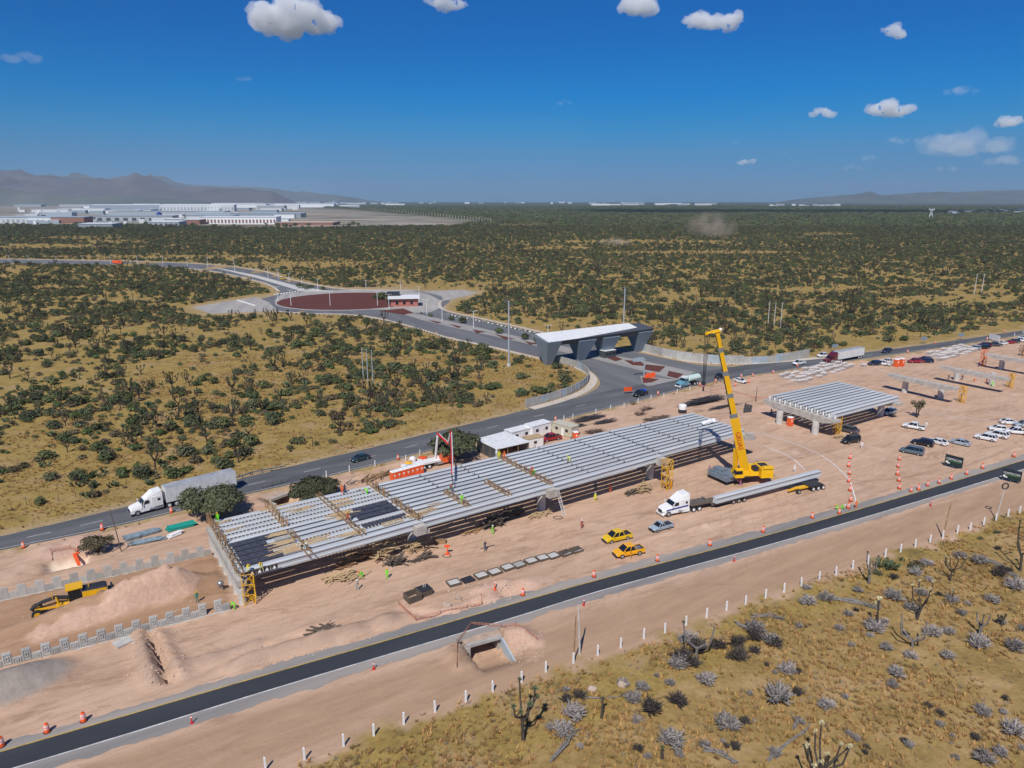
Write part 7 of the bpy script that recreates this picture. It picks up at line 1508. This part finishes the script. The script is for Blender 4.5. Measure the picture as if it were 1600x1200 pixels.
# ------------------------------------------------------------------ people
def person_mesh(pose):
    J={'pel':(0,0,.95),'waist':(0,0,1.1),'chest':(0,.0,1.32),'neck':(0,0,1.48),'head':(0,.02,1.62),'top':(0,.02,1.72)}
    lk={};
    def leg(s,hip,knee,ank,toe): lk['h%d'%s]=hip; lk['k%d'%s]=knee; lk['a%d'%s]=ank; lk['t%d'%s]=toe
    def arm(s,sh,el,wr,hd): lk['s%d'%s]=sh; lk['e%d'%s]=el; lk['w%d'%s]=wr; lk['m%d'%s]=hd
    if pose=='walk':
        leg(1,(.1,0,.9),(.11,.20,.5),(.11,.22,.09),(.12,.36,.04)); leg(-1,(-.1,0,.9),(-.1,.02,.48),(-.1,-.30,.13),(-.1,-.20,.04))
        arm(1,(.2,0,1.42),(.25,-.14,1.17),(.25,-.12,.93),(.25,-.08,.84)); arm(-1,(-.2,0,1.42),(-.25,.12,1.17),(-.24,.26,.96),(-.24,.3,.88))
    elif pose=='bend':
        J={'pel':(0,-.12,.80),'waist':(0,0,.95),'chest':(0,.2,1.08),'neck':(0,.34,1.14),'head':(0,.44,1.18),'top':(0,.52,1.24)}
        leg(1,(.1,-.12,.78),(.14,.1,.46),(.13,-.02,.09),(.14,.12,.04)); leg(-1,(-.1,-.12,.78),(-.14,.08,.46),(-.13,-.06,.09),(-.14,.08,.04))
        arm(1,(.19,.26,1.12),(.22,.38,.88),(.14,.46,.66),(.12,.48,.57)); arm(-1,(-.19,.26,1.12),(-.22,.38,.88),(-.14,.46,.66),(-.12,.48,.57))
    else:
        leg(1,(.1,0,.9),(.12,.03,.5),(.13,0,.09),(.15,.14,.04)); leg(-1,(-.1,0,.9),(-.12,.03,.5),(-.13,-.02,.09),(-.15,.12,.04))
        if pose=='carry': arm(1,(.2,0,1.42),(.3,.02,1.3),(.22,.1,1.52),(.2,.12,1.58)); arm(-1,(-.2,0,1.42),(-.3,.02,1.28),(-.22,.1,1.5),(-.2,.12,1.57))
        else: arm(1,(.2,0,1.42),(.26,-.02,1.15),(.26,.1,.92),(.26,.13,.84)); arm(-1,(-.2,0,1.42),(-.27,-.03,1.15),(-.2,.16,1.02),(-.17,.22,.97))
    V=[];E_=[];Rr=[];ix={}
    def av(n,p,r): ix[n]=len(V); V.append(p); Rr.append(r)
    av('pel',J['pel'],.145); av('waist',J['waist'],.13); av('chest',J['chest'],.155); av('neck',J['neck'],.062); av('head',J['head'],.098); av('top',J['top'],.07)
    E_+=[(0,1),(1,2),(2,3),(3,4),(4,5)]
    for s in(1,-1):
        for n,r in (('h',.09),('k',.062),('a',.045),('t',.042)): av(f'{n}{s}',lk[f'{n}{s}'],r)
        E_+=[(0,ix[f'h{s}']),(ix[f'h{s}'],ix[f'k{s}']),(ix[f'k{s}'],ix[f'a{s}']),(ix[f'a{s}'],ix[f't{s}'])]
        for n,r in (('s',.062),('e',.045),('w',.03),('m',.034)): av(f'{n}{s}',lk[f'{n}{s}'],r)
        E_+=[(2,ix[f's{s}']),(ix[f's{s}'],ix[f'e{s}']),(ix[f'e{s}'],ix[f'w{s}']),(ix[f'w{s}'],ix[f'm{s}'])]
        m_=Vector(lk[f'm{s}']); d=(m_-Vector(lk[f'w{s}'])).normalized(); sd_=Vector((0,1,0)).cross(d); sd_=sd_.normalized() if sd_.length>.1 else Vector((1,0,0)); al=Vector((0,1,0))
        for f in range(4):
            a1=m_+d*.035+al*(.027-.018*f); a2=a1+d*(.05-.006*abs(f-1))-sd_*.012*s; av(f'f{s}{f}',tuple(a1),.011); av(f'g{s}{f}',tuple(a2),.009); E_+=[(ix[f'm{s}'],ix[f'f{s}{f}']),(ix[f'f{s}{f}'],ix[f'g{s}{f}'])]
        a1=m_+al*.035-d*.01; a2=a1+al*.02+d*.035; av(f'f{s}t',tuple(a1),.013); av(f'g{s}t',tuple(a2),.010); E_+=[(ix[f'm{s}'],ix[f'f{s}t']),(ix[f'f{s}t'],ix[f'g{s}t'])]
    av('nose',tuple(Vector(J['head'])+Vector((0,.10,-.01))),.016); E_.append((ix['head'],ix['nose']))
    for s in (1,-1): av(f'ear{s}',tuple(Vector(J['head'])+Vector((s*.098,0,0))),.018); E_.append((ix['head'],ix[f'ear{s}']))
    me=bpy.data.meshes.new('person_skeleton'); me.from_pydata(V,E_,[]); o=bpy.data.objects.new('tmp_person',me)
    md=o.modifiers.new('skin','SKIN'); md.use_smooth_shade=True; sv=me.skin_vertices[0].data
    for i,r in enumerate(Rr): sv[i].radius=(r,r*.85 if i in (1,2) else r)
    sv[0].use_root=True; o.modifiers.new('ss','SUBSURF').levels=1
    out=baked(o)
    z0=min(v.co.z for v in out.vertices)
    for v in out.vertices: v.co.z-=z0
    # clothing zones by nearest bone
    seg=[]
    for a,b_ in E_:
        na=[k for k,v in ix.items() if v==a][0]; nb=[k for k,v in ix.items() if v==b_][0]; 
        z=3
        if na in('pel',) and nb[0]=='h' or na[0]=='h' and na!='head' or na[0]=='k': z=1
        if na[0]=='a' : z=4
        if na in('pel','waist','chest') and nb in('waist','chest','neck'): z=0
        if na=='chest' and nb[0]=='s' or na[0]=='s' or (na[0]=='e' and na[:3]!='ear'): z=2
        if na in('neck','head') or na[0] in 'wmfg': z=3
        if na[0]=='w' and na!='waist': z=3
        seg.append((Vector(V[a]),Vector(V[b_]),z))
    for p in out.polygons:
        c=p.center+Vector((0,0,z0)); best=None;bz=0
        for a,b_,z in seg:
            d=b_-a; t_=max(0,min(1,(c-a).dot(d)/max(d.length_squared,1e-8))); q=(c-a-d*t_).length
            if best is None or q<best: best=q;bz=z
        p.material_index=bz
    head=Vector(J['head']); return out,(head+Vector((0,0,-z0)),(Vector(J['top'])-head))
PZ={k:person_mesh(k) for k in ('stand','walk','bend','carry')}
CL={'lime':mat('lime_safety_vest',(.20,.75,.03),.6),'lorg':mat('orange_safety_vest',(.85,.16,.02),.6),'yellowv':mat('yellow_safety_vest',(.70,.70,.03),.6),'whitev':mat('white_shirt',(.75,.75,.73),.7),'greyv':mat('grey_shirt',(.30,.34,.33),.8),'navyv':mat('navy_clothes',(.03,.04,.09),.8),'redv':mat('rust_red_shirt',(.35,.06,.04),.8),'tealv':mat('teal_shirt',(.03,.20,.15),.8),'jean':mat('blue_trousers',(.04,.06,.13),.85),'darkt':mat('dark_trousers',(.02,.02,.025),.85),'skin':mat('skin',(.28,.15,.09),.6),'boot':mat('brown_boots',(.05,.03,.02),.7),'hw':M['white'],'hy':M['yel'],'ho':M['org'],'hb':mat('blue_helmet',(.05,.15,.5),.4),'hair':mat('dark_hair',(.015,.012,.01),.8)}
hm_=MB(); hm_.ico((0,0,.03),(.135,.15,.12),2); hm_.cyl((0,.03,-.015),.165,.02,14)
PC={}
def person(px,py,z,vest,trs,hel,pose,face,label,shirt=None,sc=1.0):
    k=(pose,vest,trs,shirt)
    if k not in PC:
        me=PZ[pose][0].copy(); me.name='person_body'; me.materials.clear()
        for m in (CL[vest],CL[trs],CL[shirt or vest],CL['skin'],CL['boot']): me.materials.append(m)
        PC[k]=me
    p=G(px,py,z) if z else GT(px,py)
    t=thing('person',label,'person',p,R(face)); t.scale=(sc,)*3; obj('body',PC[k],t)
    kk='h'+hel
    if kk not in PC: me=hm_.mesh('helmet',CL[hel],True); PC[kk]=me
    hd,tp=PZ[pose][1]; h=obj('helmet' if hel!='hair' else 'hair',PC[kk],t,hd+tp.normalized()*.06); 
    if hel=='hair': h.scale=(.8,.8,.9)
    if pose=='bend': h.rotation_euler=(R(-50),0,0)
    return t
PP=[(306,921,0,'tealv','jean','hy','stand',200,'worker in a green shirt and yellow helmet standing on the brown fill'),(367,952,0,'lime','darkt','hy','bend',90,'worker in lime vest bending at the last retaining panel'),(341,816,5.0,'lime','jean','hy','stand',180,'worker in lime vest standing on the far left corner of the long deck'),(389,892,5.0,'yellowv','jean','hy','bend',200,'yellow clad worker crouching behind the hazard banner, left one'),(409,889,5.0,'yellowv','jean','hy','bend',180,'yellow clad worker crouching on the near deck corner, right one'),
(469,856,5.3,'whitev','jean','hb','bend',120,'worker with blue helmet crouching on the first timber line of the deck'),(477,858,5.3,'greyv','darkt','hw','bend',220,'grey shirted worker crouching next to the blue helmet'),(535,772,5.5,'lorg','darkt','ho','stand',160,'orange vested worker on the far deck edge near the round bush'),(539,771,5.5,'navyv','darkt','hair','stand',200,'dark clad worker beside the orange vest at the far deck edge'),(574,773,5.6,'lime','darkt','hy','bend',60,'lime vested worker bending over the deck near the first pier line'),(544,815,5.6,'redv','jean','hy','stand',170,'worker with yellow helmet standing by the planks in the middle of the deck'),
(559,922,0,'greyv','darkt','hw','walk',100,'walking worker with white helmet and grey shirt below the pale beams'),(566,903,0,'lime','jean','ho','bend',120,'lime vested worker bending over the pale boards'),(605,904,0,'lime','jean','hy','stand',170,'lime vested worker standing right of the bending one'),(619,865,0,'navyv','jean','hw','bend',190,'worker with white helmet at the foot of the first column'),(758,861,0,'navyv','jean','hair','carry',200,'dark clad worker carrying a plank over his shoulder'),(770,835,0,'lime','darkt','hw','walk',90,'lime vested worker walking in the shade under the second span'),
(722,786,6.0,'lime','darkt','hw','stand',200,'worker guiding the concrete hose on the deck'),(704,767,6.0,'tealv','darkt','ho','bend',200,'green clad worker at the end of the concrete hose'),(780,717,6.1,'yellowv','jean','hy','stand',200,'yellow vested worker left in the group by the shed'),(776,714,6.1,'whitev','jean','hw','stand',150,'white shirted worker leftmost in the group by the shed'),(788,718,6.1,'lorg','redt' if False else 'darkt','ho','stand',180,'orange vested worker in the group by the shed'),(831,742,6.1,'redv','darkt','ho','stand',170,'red clad worker at the second pier line'),(835,742,6.1,'lime','darkt','hy','bend',150,'lime vested worker just right of the red clad one'),(890,721,6.2,'yellowv','wt' if False else 'darkt','hy','bend',100,'lone worker with yellow helmet crouching on the third span'),
(909,826,0,'redv','darkt','hw','stand',190,'worker in red shirt and white helmet standing alone on bare earth'),(930,783,0,'yellowv','darkt','hw','stand',190,'worker standing at the edge of the third span shade'),(953,770,0,'lorg','darkt','ho','walk',200,'orange vested worker walking under the third span'),(930,765,0,'navyv','darkt','hair','stand',190,'dark clad worker in the shade under the third span'),(1048,764,0,'lorg','darkt','ho','stand',150,'orange vested worker at the foot of the yellow scaffold'),(1241,738,0,'whitev','navyv','hw','stand',180,'worker in white and blue between the crane and the chalk line'),
(1337,795,0,'lorg','jean','hy','stand',200,'orange vested worker with yellow helmet at the end of the chalk line'),(1308,797,0,'lime','darkt','hy','bend',120,'left one of the two lime vested workers crouching over a drum'),(1315,797,0,'lime','darkt','hw','bend',220,'right one of the two lime vested workers crouching over a drum'),(1341,680,0,'navyv','darkt','hair','stand',160,'dark dressed person beside the grey suv at the second deck'),(1346,700,0,'whitev','darkt','hair','walk',170,'person in pale top walking right of the black minivan'),(1447,668,0,'whitev','redt' if False else 'darkt','hair','stand',190,'person in white shirt behind the lone white pickup'),
(1253,657,0,'whitev','navyv','hair','stand',180,'person in white in the shade under the second deck, left'),(1283,665,0,'whitev','navyv','hw','stand',190,'person in white beside the right column of the second deck'),(1240,647,0,'navyv','darkt','hair','stand',180,'dark figure in the shade under the second deck'),(1287,668,0,'navyv','darkt','hair','stand',160,'dark figure next to the right column of the second deck'),(1205,648,0,'navyv','darkt','hair','stand',160,'dark figure at the left edge of the second deck shade'),(1482,593,0,'navyv','darkt','ho','stand',170,'worker left of the left column of the middle bare pier'),(1503,594,0,'navyv','darkt','hair','stand',170,'worker right of the left column of the middle bare pier'),(1522,597,0,'lorg','darkt','ho','bend',150,'orange clad worker crouching between the two columns of the middle bare pier'),(1550,604,0,'lime','darkt','hy','stand',180,'lime vested worker at the right column of the middle bare pier'),(1541,599,0,'lorg','darkt','ho','stand',180,'orange clad worker left of the right column of the middle bare pier'),(1529,573,0,'navyv','darkt','hair','stand',180,'dark clad worker beside the orange scaffold tower')]
for a in PP: person(*a)
p=GT(758,861); b=MB(); b.bar((-1.3,-.1,1.62),(1.3,.3,1.75),.26,.06); o=b.build('plank',M['wood_l'],None,p,R(20)); tag(o,'pale plank carried on the shoulder of the dark clad worker','plank')
# ------------------------------------------------------------------ far town, plants and hills
M['wh1']=mat('far_white_cladding',(.62,.65,.67),.7,obvar=.18); M['wh2']=mat('far_blue_grey_roof',(.30,.36,.41),.6,obvar=.2); M['wh3']=mat('far_grey_wall',(.33,.36,.38),.7,obvar=.2); M['wh4']=mat('far_brown_frame',(.26,.13,.10),.8)
def warehouse(x0,x1,yb,hpx,m_w,m_r,label,deps=60,wins=0,name='warehouse',wm='wh3',cat='warehouse'):
    a=G(x0,yb);b_=G(x1,yb); L_=(b_-a).length; d=a.length; h=max(4,hpx*math.hypot(a.y,CAMH)/FPX); t=thing(name,label,cat,(a+b_)/2,0); b=MB(); b.box((0,deps/2,h*.5),(L_,deps,h)); b.build('wall',M[m_w],t)
    b=MB(); b.hexa([(-L_/2,-1,h),(L_/2,-1,h),(L_/2,deps+1,h),(-L_/2,deps+1,h),(-L_/2,-1,h+.3),(L_/2,-1,h+.3),(L_/2,deps+1,h*1.14+.3),(-L_/2,deps+1,h*1.14+.3)]); b.build('roof',M[m_r],t)
    for k in range(wins): b=MB(); b.box((-L_/2+L_*(k+.5)/wins,-.4,h*.42),(L_/wins*.5,.8,h*.5)); b.build('loading_bay',M[wm],t)
WHs=[(-30,80,349,9,'wh1','wh2','white warehouse with grey loading bays at the far left edge',14),(80,132,349,9,'wh4','wh2','brown framed unfinished warehouse at far left',12),(82,130,349,7,'wh3','wh2','',0),(122,176,356,6,'wh2','wh1','low pale blue building with dark front at the park entrance',5),(150,270,346,8,'wh3','wh2','grey office block with dark window strip in the middle of the park',9),(170,350,337,6,'wh3','wh2','long blue grey warehouse behind the office block',0),(250,366,330,9,'wh1','wh1','long white warehouse with a row of small dark openings',22),(290,362,342,5,'wh2','wh2','flat blue grey hall in front of the long white warehouse',0),(360,470,340,6,'wh2','wh2','flat blue grey hall at the right of the park',0),(312,432,350,10,'wh1','wh1','white roofed warehouse with red brown bays nearest the scrub',22),
     (285,312,351,7,'wh4','wh1','small brown building left of the red brown bays',2),(232,280,354,7,'wh3','wh1','row of pale sheds left of the small brown building',6),(10,58,319,5,'wh1','wh2','pale blue works at the upper left',0),(22,64,323,3,'wh3','wh2','low blue works below the pale one',0),(80,145,318,4,'wh1','wh1','thin bright warehouse left of the centre of the park',0),(98,240,313,4,'wh1','wh1','long bright warehouse line at the back of the park',0),(140,250,328,7,'wh2','wh1','blue hall behind the office block',0),(260,335,318,4,'wh2','wh1','flat blue hall at the back',0),(330,412,322,4,'wh1','wh1','white hall at the back right',0),(428,522,324,5,'wh1','wh1','white hall standing alone right of the park',0),(530,562,324,3,'wh1','wh1','thin white hall farther right',0),(200,236,333,5,'wh1','wh2','white block left of the blue hall',0),(430,520,352,4,'wh4','slabpk','pinkish earthwork wall right of the park',0)]
M['slabpk']=mat('pink_earth',(.5,.38,.3),.9); WHs[-1]=WHs[-1][:6]+WHs[-1][6:]
for w in WHs:
    if not w[6]: continue
    warehouse(*w[:5],w[5],w[6],40 if w[7] else 70,w[7],wm='wh4' if 'brown bays' in w[6] or 'brown framed' in w[6] else ('wh3' if w[4]!='wh3' else 'gated'))
for px,py,ty,lab in [(250,345,328,'dark blue round water tower in the park')]:
    p=G(px,py); h=20; t=thing('water_tower',lab,'water tower',p); b=MB(); b.cyl((0,0,0),3,14,12); b.build('leg',M['wh3'],t); b=MB(); b.ico((0,0,18),(8,8,7),2); b.build('tank',M['blue_st'],t)
# far white strips of the city
rr=random.Random(4)
ORD=['first','second','third','fourth','fifth','sixth','seventh','eighth','ninth','tenth']+[f'{k}th' if k%10 not in(1,2,3) or k in(11,12,13) else f'{k}'+{1:'st',2:'nd',3:'rd'}[k%10] for k in range(11,80)]
def farstrip(n,x0,x1,y0,y1,lab,grp,wmin,wmax,hpx):
    for k,px in enumerate(sorted(rr.uniform(x0,x1) for _ in range(n))):
        py=rr.uniform(y0,y1); a=G(px,py); w=rr.uniform(wmin,wmax)*math.hypot(a.y,CAMH)/FPX; h=rr.uniform(*hpx)*math.hypot(a.y,CAMH)/FPX
        t=thing('far_building',f'{ORD[k]} from the left of the {grp}','building',a,0,grp); dp=min(60,w*.3); b=MB(); b.box((0,0,h/2),(w,dp,h)); b.build('wall',M[rr.choice(['wh1','wh1','wh3','wh2'])],t); b=MB(); b.box((0,0,h+.5),(w*1.02,dp*1.05,1)); b.build('roof',M[rr.choice(['wh1','white'])],t)
farstrip(46,40,560,316.5,320.5,'tiny white factory on the skyline','white factories on the left skyline',4,16,(1.2,3)); farstrip(26,500,980,317.0,319,'tiny white building on the skyline','white buildings on the middle skyline',3,10,(.8,2.5))
farstrip(16,930,1130,318.5,321,'long white hall on the skyline','white halls on the middle skyline',10,30,(1.5,2.5)); farstrip(22,1200,1310,321,323.5,'pale building cluster on the right plain','pale buildings on the right plain',3,12,(1.5,3)); farstrip(34,1260,1560,316.2,317.6,'white factory at the foot of the right hills','white factories below the right hills',6,22,(1,2.2)); farstrip(18,1480,1600,329,334,'pale shed near the right edge of the plain','pale sheds at the right edge',4,14,(1.5,3.5)); farstrip(12,150,560,322,330,'pale shed between the park and the skyline','pale sheds behind the park',4,14,(2,4))
farstrip(46,0,470,321,349,'long pale hall of the industrial park','halls of the industrial park',16,62,(3,6)); farstrip(40,0,640,315,321,'far factory hall','far factory halls behind the park',8,34,(1.5,3.5)); farstrip(26,20,300,330,352,'small pale service building inside the park','small buildings of the park',3,9,(3,6))
pl_=MB()
for k in range(46):
    a=G(560+k*4.6,326.5+k*.47); pl_.bar((a.x,a.y,0),(a.x,a.y,9+math.hypot(a.x,a.y)*.001),1.0)
o=pl_.build('far_lamp_posts',M['conc_l'],kind='stuff'); tag(o,'receding line of tiny pale posts along the far field edge','posts')
simple('pylon','lattice power pylon far right on the plain','pylon',1454,341,lambda b:(b.bar((-6,0,0),(-1,0,26),1.2),b.bar((6,0,0),(1,0,26),1.2),b.bar((-10,0,27),(10,0,27),1.6),b.bar((-1,0,26),(-9,0,33),1.0),b.bar((1,0,26),(9,0,33),1.0),b.bar((-5,0,6),(3,0,18),.8),b.bar((5,0,6),(-3,0,18),.8)),'wh1')
# trees of the park
for k,px in enumerate(sorted(rr.uniform(0,560) for _ in range(60))):
    py=rr.uniform(350,358) if px<440 else rr.uniform(349,356); a=G(px,py); o=obj('park_tree',BM[rr.choice([1,3,5])],None,a,rr.uniform(0,6)); s=rr.uniform(2,4.2); o.scale=(s,s,s); tag(o,f'{ORD[k]} dark tree from the left along the near edge of the industrial park','tree','trees edging the industrial park')
# vehicles on the far boulevard
a=G(184,412.5); t=thing('orange_truck','orange truck driving on the far boulevard at left','truck',a,R(175)); b=MB(); b.box((1,0,2.0),(6.5,2.5,2.4)); b.build('cargo_box',M['org'],t); b=MB(); b.box((-3.6,0,1.6),(2.0,2.4,2.0),top=.85); b.build('cab',M['org'],t); 
for x in (-3.4,1.5,3.2):
    for s in(-1,1): wheel(t,x,s*1.1,.5,.35)
a=G(442,437); car('pickup',YL,'small yellow pickup on the boulevard left of the roundabout',Vector((a.x,a.y,.05)),R(150))
M['hill']=mat('dry_hill_slope',(.10,.082,.078),.95,var=.4,vscale=.0012); M['hill_b']=mat('scrubby_blue_hill',(.10,.105,.085),.95,var=.4,vscale=.0012)
def hills(name,prof,Y0,depth,m,seed):
    'prof: (px, ridge py) ; ridge stands at distance Y0+depth/2'
    xs_=np.array([p[0] for p in prof],float); ysr=np.array([p[1] for p in prof],float); n=220; m_=26; px=np.linspace(xs_[0],xs_[-1],n); ry=np.interp(px,xs_,ysr)
    X_=np.zeros((m_,n));Y_=np.zeros((m_,n));Z_=np.zeros((m_,n))
    for j in range(m_):
        v=j/(m_-1); D=Y0+depth*v; env=math.sin(math.pi*min(1,v*1.0))**1.0
        for i in range(n):
            az=(px[i]-800)/(FPX*math.cos(PIT)+ (600-313)*math.sin(PIT)) ; X_[j,i]=az*D; Y_[j,i]=D
        top=(313.5-ry)/1146*(Y0+depth*.5); rn=fbm(X_[j]/900.,Y_[j]/900.,seed,5); edge=np.clip(np.minimum(np.arange(n),n-1-np.arange(n))/18,0,1)
        rg_=1-np.abs(2*fbm(X_[j]/650.,Y_[j]/650.,seed+50,4)-1); Z_[j]=np.maximum(0,top*env*(.35+.75*rn+.35*rg_ if abs(v-.5)>.06 else .85+.2*rn))*edge-3
    o=obj(name,grid_mesh(name,X_,Y_,Z_),kind='structure'); o.data.materials.append(M[m]); return o
hills('hills',[(-160,268),(-60,262),(0,265),(35,266),(70,270),(100,274),(140,270),(180,275),(212,266),(235,273),(270,284),(320,287),(370,289),(420,294),(450,300),(480,308)],9500,3600,'hill',1)
hills('hills',[(-260,262),(-100,270),(30,268),(110,272),(160,274),(240,272),(300,283),(360,286),(420,291),(490,299),(560,306),(620,311)],16500,3000,'hill_b',8)
hills('hills',[(-200,296),(0,290),(60,293),(120,298),(200,299),(300,306),(400,311)],7600,1200,'hill_b',5)
hills('hills',[(1180,313),(1230,309),(1290,303),(1330,300),(1355,296),(1380,301),(1420,297),(1460,295),(1500,296),(1540,293),(1590,295),(1700,292),(1850,296)],13000,4500,'hill_b',2)
# ------------------------------------------------------------------ clouds
M['cloud']=bpy.data.materials.new('cumulus_vapour'); M['cloud'].use_nodes=True
def cloudmat(nm,dens,g):
    m=bpy.data.materials.new(nm); m.use_nodes=True; N,L=nodes(m); N.clear(); o=N.new('ShaderNodeOutputMaterial'); v=N.new('ShaderNodeVolumePrincipled'); v.inputs['Color'].default_value=(1,1,1,1); v.inputs['Density'].default_value=dens; v.inputs['Anisotropy'].default_value=g; L.new(v.outputs[0],o.inputs['Volume']); return m
CMs=[cloudmat('cloud_dense',.0062,-.3),cloudmat('cloud_thin',.0010,-.3)]
def cloud(px,py,w,h,label,seed,thin=0,n=14):
    D=11000; x=(px-800)/FPX;y=-(py-600)/FPX; dy=math.cos(PIT)+y*math.sin(PIT); dz=-math.sin(PIT)+y*math.cos(PIT); t_=D/dy; c=Vector((x*t_,D,CAMH+dz*t_)); s=t_/FPX; rr=random.Random(seed); bm=bmesh.new()
    W=w*s/2;H=h*s/2
    for k in range(n):
        u=rr.uniform(-.78,.78); v=rr.uniform(-.8,.8); env=math.sqrt(max(.05,1-u*u)); r_=min(W,H*1.5)*rr.uniform(.28,.6)*env
        zc=H*rr.uniform(-.35,.45)*env; ret=bmesh.ops.create_icosphere(bm,subdivisions=3,radius=1,matrix=Matrix.Translation((u*W*.95,v*W*.5,zc))@Matrix.Diagonal((r_*1.25,r_*1.2,r_*.8,1)))
        for q in ret['verts']:
            p=q.co; f=mnoise.fractal(p/(r_*1.3)+Vector((seed,k,0)),.9,2.1,5); d=(p-Vector((u*W*.95,v*W*.5,zc))); q.co+=d*f*.38
            if q.co.z<-H*.55: q.co.z=-H*.55+(q.co.z+H*.55)*.3
    me=bpy.data.meshes.new('cloud'); bm.to_mesh(me); bm.free(); q_=bpy.data.objects.new('tmp_cloud',me); md=q_.modifiers.new('r','REMESH'); md.mode='VOXEL'; md.voxel_size=max(H*.10,W*.03); me=baked(q_)
    for v in me.vertices:
        f=mnoise.fractal(v.co/(H*.75)+Vector((seed,0,0)),.8,2.1,4); v.co+=v.normal*f*H*.26
    me.name='cloud'; me.polygons.foreach_set('use_smooth',[True]*len(me.polygons)); me.materials.clear(); me.materials.append(CMs[thin]); o=obj('cloud',me,None,c); tag(o,label,'cloud'); return o
for a in [(465,30,150,60,'large white cumulus left of the top centre',1,0,20),(697,4,70,30,'small cloud cut by the top edge in the middle',2,0,9),(997,12,62,40,'round white cloud cut by the top edge',3,0,10),(1115,34,108,34,'flat white cloud right of the round one at the top',4,0,14),(1394,51,38,28,'small single cloud high on the right',5,0,7),(35,90,70,26,'thin wispy cloud at the upper left edge',6,1,8),(383,122,34,14,'faint tiny wisp left of the centre',7,1,5),(886,161,38,11,'small faint cloud in the middle of the sky',8,1,6),(1290,177,56,20,'bright small cumulus on the right',9,0,9),(1386,171,82,32,'flat based cumulus right of the bright small one',10,0,13),(1506,141,70,20,'thin cloud pair near the right edge',11,1,10),(1583,189,52,26,'bright cumulus cut by the right edge',12,0,9),(1415,220,110,16,'low long cloud streak at right',13,1,12),(1510,226,150,48,'wide pale cloud bank low on the right',14,1,24),(1560,250,130,24,'second pale cloud bank at the right edge',15,1,14),(1168,254,38,13,'small bright low cloud right of the centre',16,0,6),(1149,223,22,7,'tiny cloud above the small bright low one',17,1,4),(1225,240,38,7,'thin low streak cloud',18,1,5),(1260,223,18,6,'tiny faint cloud right of the thin streak',19,1,4),(1358,248,26,13,'small low cloud below the flat based cumulus',20,1,5),(1335,262,50,12,'faint low haze cloud',21,1,6),(1472,265,60,12,'low faint cloud near the right hills',22,1,7),(1020,230,18,6,'tiny faint cloud in the middle right',23,1,4),(160,85,14,5,'tiny wisp at upper left',24,1,3)]: cloud(*a)
# a cumulus above the frame throws the dark band over the far plain
sh=G(1420,331); cz=1500; off=Vector((math.sin(SH_AZ),math.cos(SH_AZ),0))*cz/math.tan(SUN_EL); c=Vector((sh.x,sh.y,0))-off+Vector((0,0,cz))
b=MB(); rr=random.Random(8)
for k in range(26): b.ico((rr.uniform(-1500,1500),rr.uniform(-330,330),rr.uniform(-60,120)),(rr.uniform(350,560),rr.uniform(200,300),rr.uniform(90,160)),3,0,.06,k)
o=b.build('cloud',CMs[0],None,c,R(-4),True); tag(o,'wide cumulus above the picture whose shadow darkens the far plain','cloud')
# dust plumes
def dust(px,py,w,h,label,dens,seed):
    a=G(px,py); s=math.hypot(a.y,CAMH)/FPX; b=MB(); b.ico((0,0,h*s*.5),(w*s*.5,w*s*.4,h*s*.55),3,0,.05,seed); m=bpy.data.materials.new('dust_'+str(seed)); m.use_nodes=True; N,L=nodes(m); N.clear(); o_=N.new('ShaderNodeOutputMaterial'); v=N.new('ShaderNodeVolumePrincipled'); v.inputs['Color'].default_value=(.8,.68,.58,1); tc=N.new('ShaderNodeTexCoord'); ns=N.new('ShaderNodeTexNoise'); ns.inputs['Scale'].default_value=5/(w*s); ns.inputs['Detail'].default_value=3; L.new(tc.outputs['Object'],ns.inputs['Vector'])
    ln=N.new('ShaderNodeVectorMath'); ln.operation='DISTANCE'; mp=N.new('ShaderNodeMapping'); mp.inputs['Scale'].default_value=(2/(w*s),2/(w*s)*1.2,1.9/(h*s)); L.new(tc.outputs['Object'],mp.inputs[0]); L.new(mp.outputs[0],ln.inputs[0]); ln.inputs[1].default_value=(0,0,.75)
    r=N.new('ShaderNodeMapRange'); r.inputs[1].default_value=1.0; r.inputs[2].default_value=.2; L.new(ln.outputs['Value'],r.inputs[0]); r2=N.new('ShaderNodeMapRange'); r2.inputs[1].default_value=.38; r2.inputs[2].default_value=.65; L.new(ns.outputs[0],r2.inputs[0])
    mu=N.new('ShaderNodeMath'); mu.operation='MULTIPLY'; L.new(r.outputs[0],mu.inputs[0]); L.new(r2.outputs[0],mu.inputs[1]); m3=N.new('ShaderNodeMath'); m3.operation='MULTIPLY'; m3.inputs[1].default_value=dens; L.new(mu.outputs[0],m3.inputs[0]); L.new(m3.outputs[0],v.inputs['Density']); L.new(v.outputs[0],o_.inputs['Volume'])
    o=b.build('dust_plume',m,None,a,0,True,kind='stuff'); tag(o,label,'dust')
dust(1110,372,90,46,'faint brown dust plume rising over the plain right of the centre',.030,1); dust(960,384,60,14,'low dust cloud trailing behind a vehicle on the plain',.05,2)
# ------------------------------------------------------------------ air
hz_=MB(); hz_.box((0,11000,240),(50000,30000,500)); hm=bpy.data.materials.new('thin_air_haze'); hm.use_nodes=True; N,L=nodes(hm); N.clear(); o_=N.new('ShaderNodeOutputMaterial'); v=N.new('ShaderNodeVolumePrincipled'); v.inputs['Color'].default_value=(.62,.82,1,1); v.inputs['Density'].default_value=HAZE; v.inputs['Anisotropy'].default_value=.2; L.new(v.outputs[0],o_.inputs['Volume'])
o=hz_.build('haze',hm,kind='stuff'); tag(o,'thin bluish haze over the whole plain','haze')
bpy.data.scenes.remove(WORKSHOP)
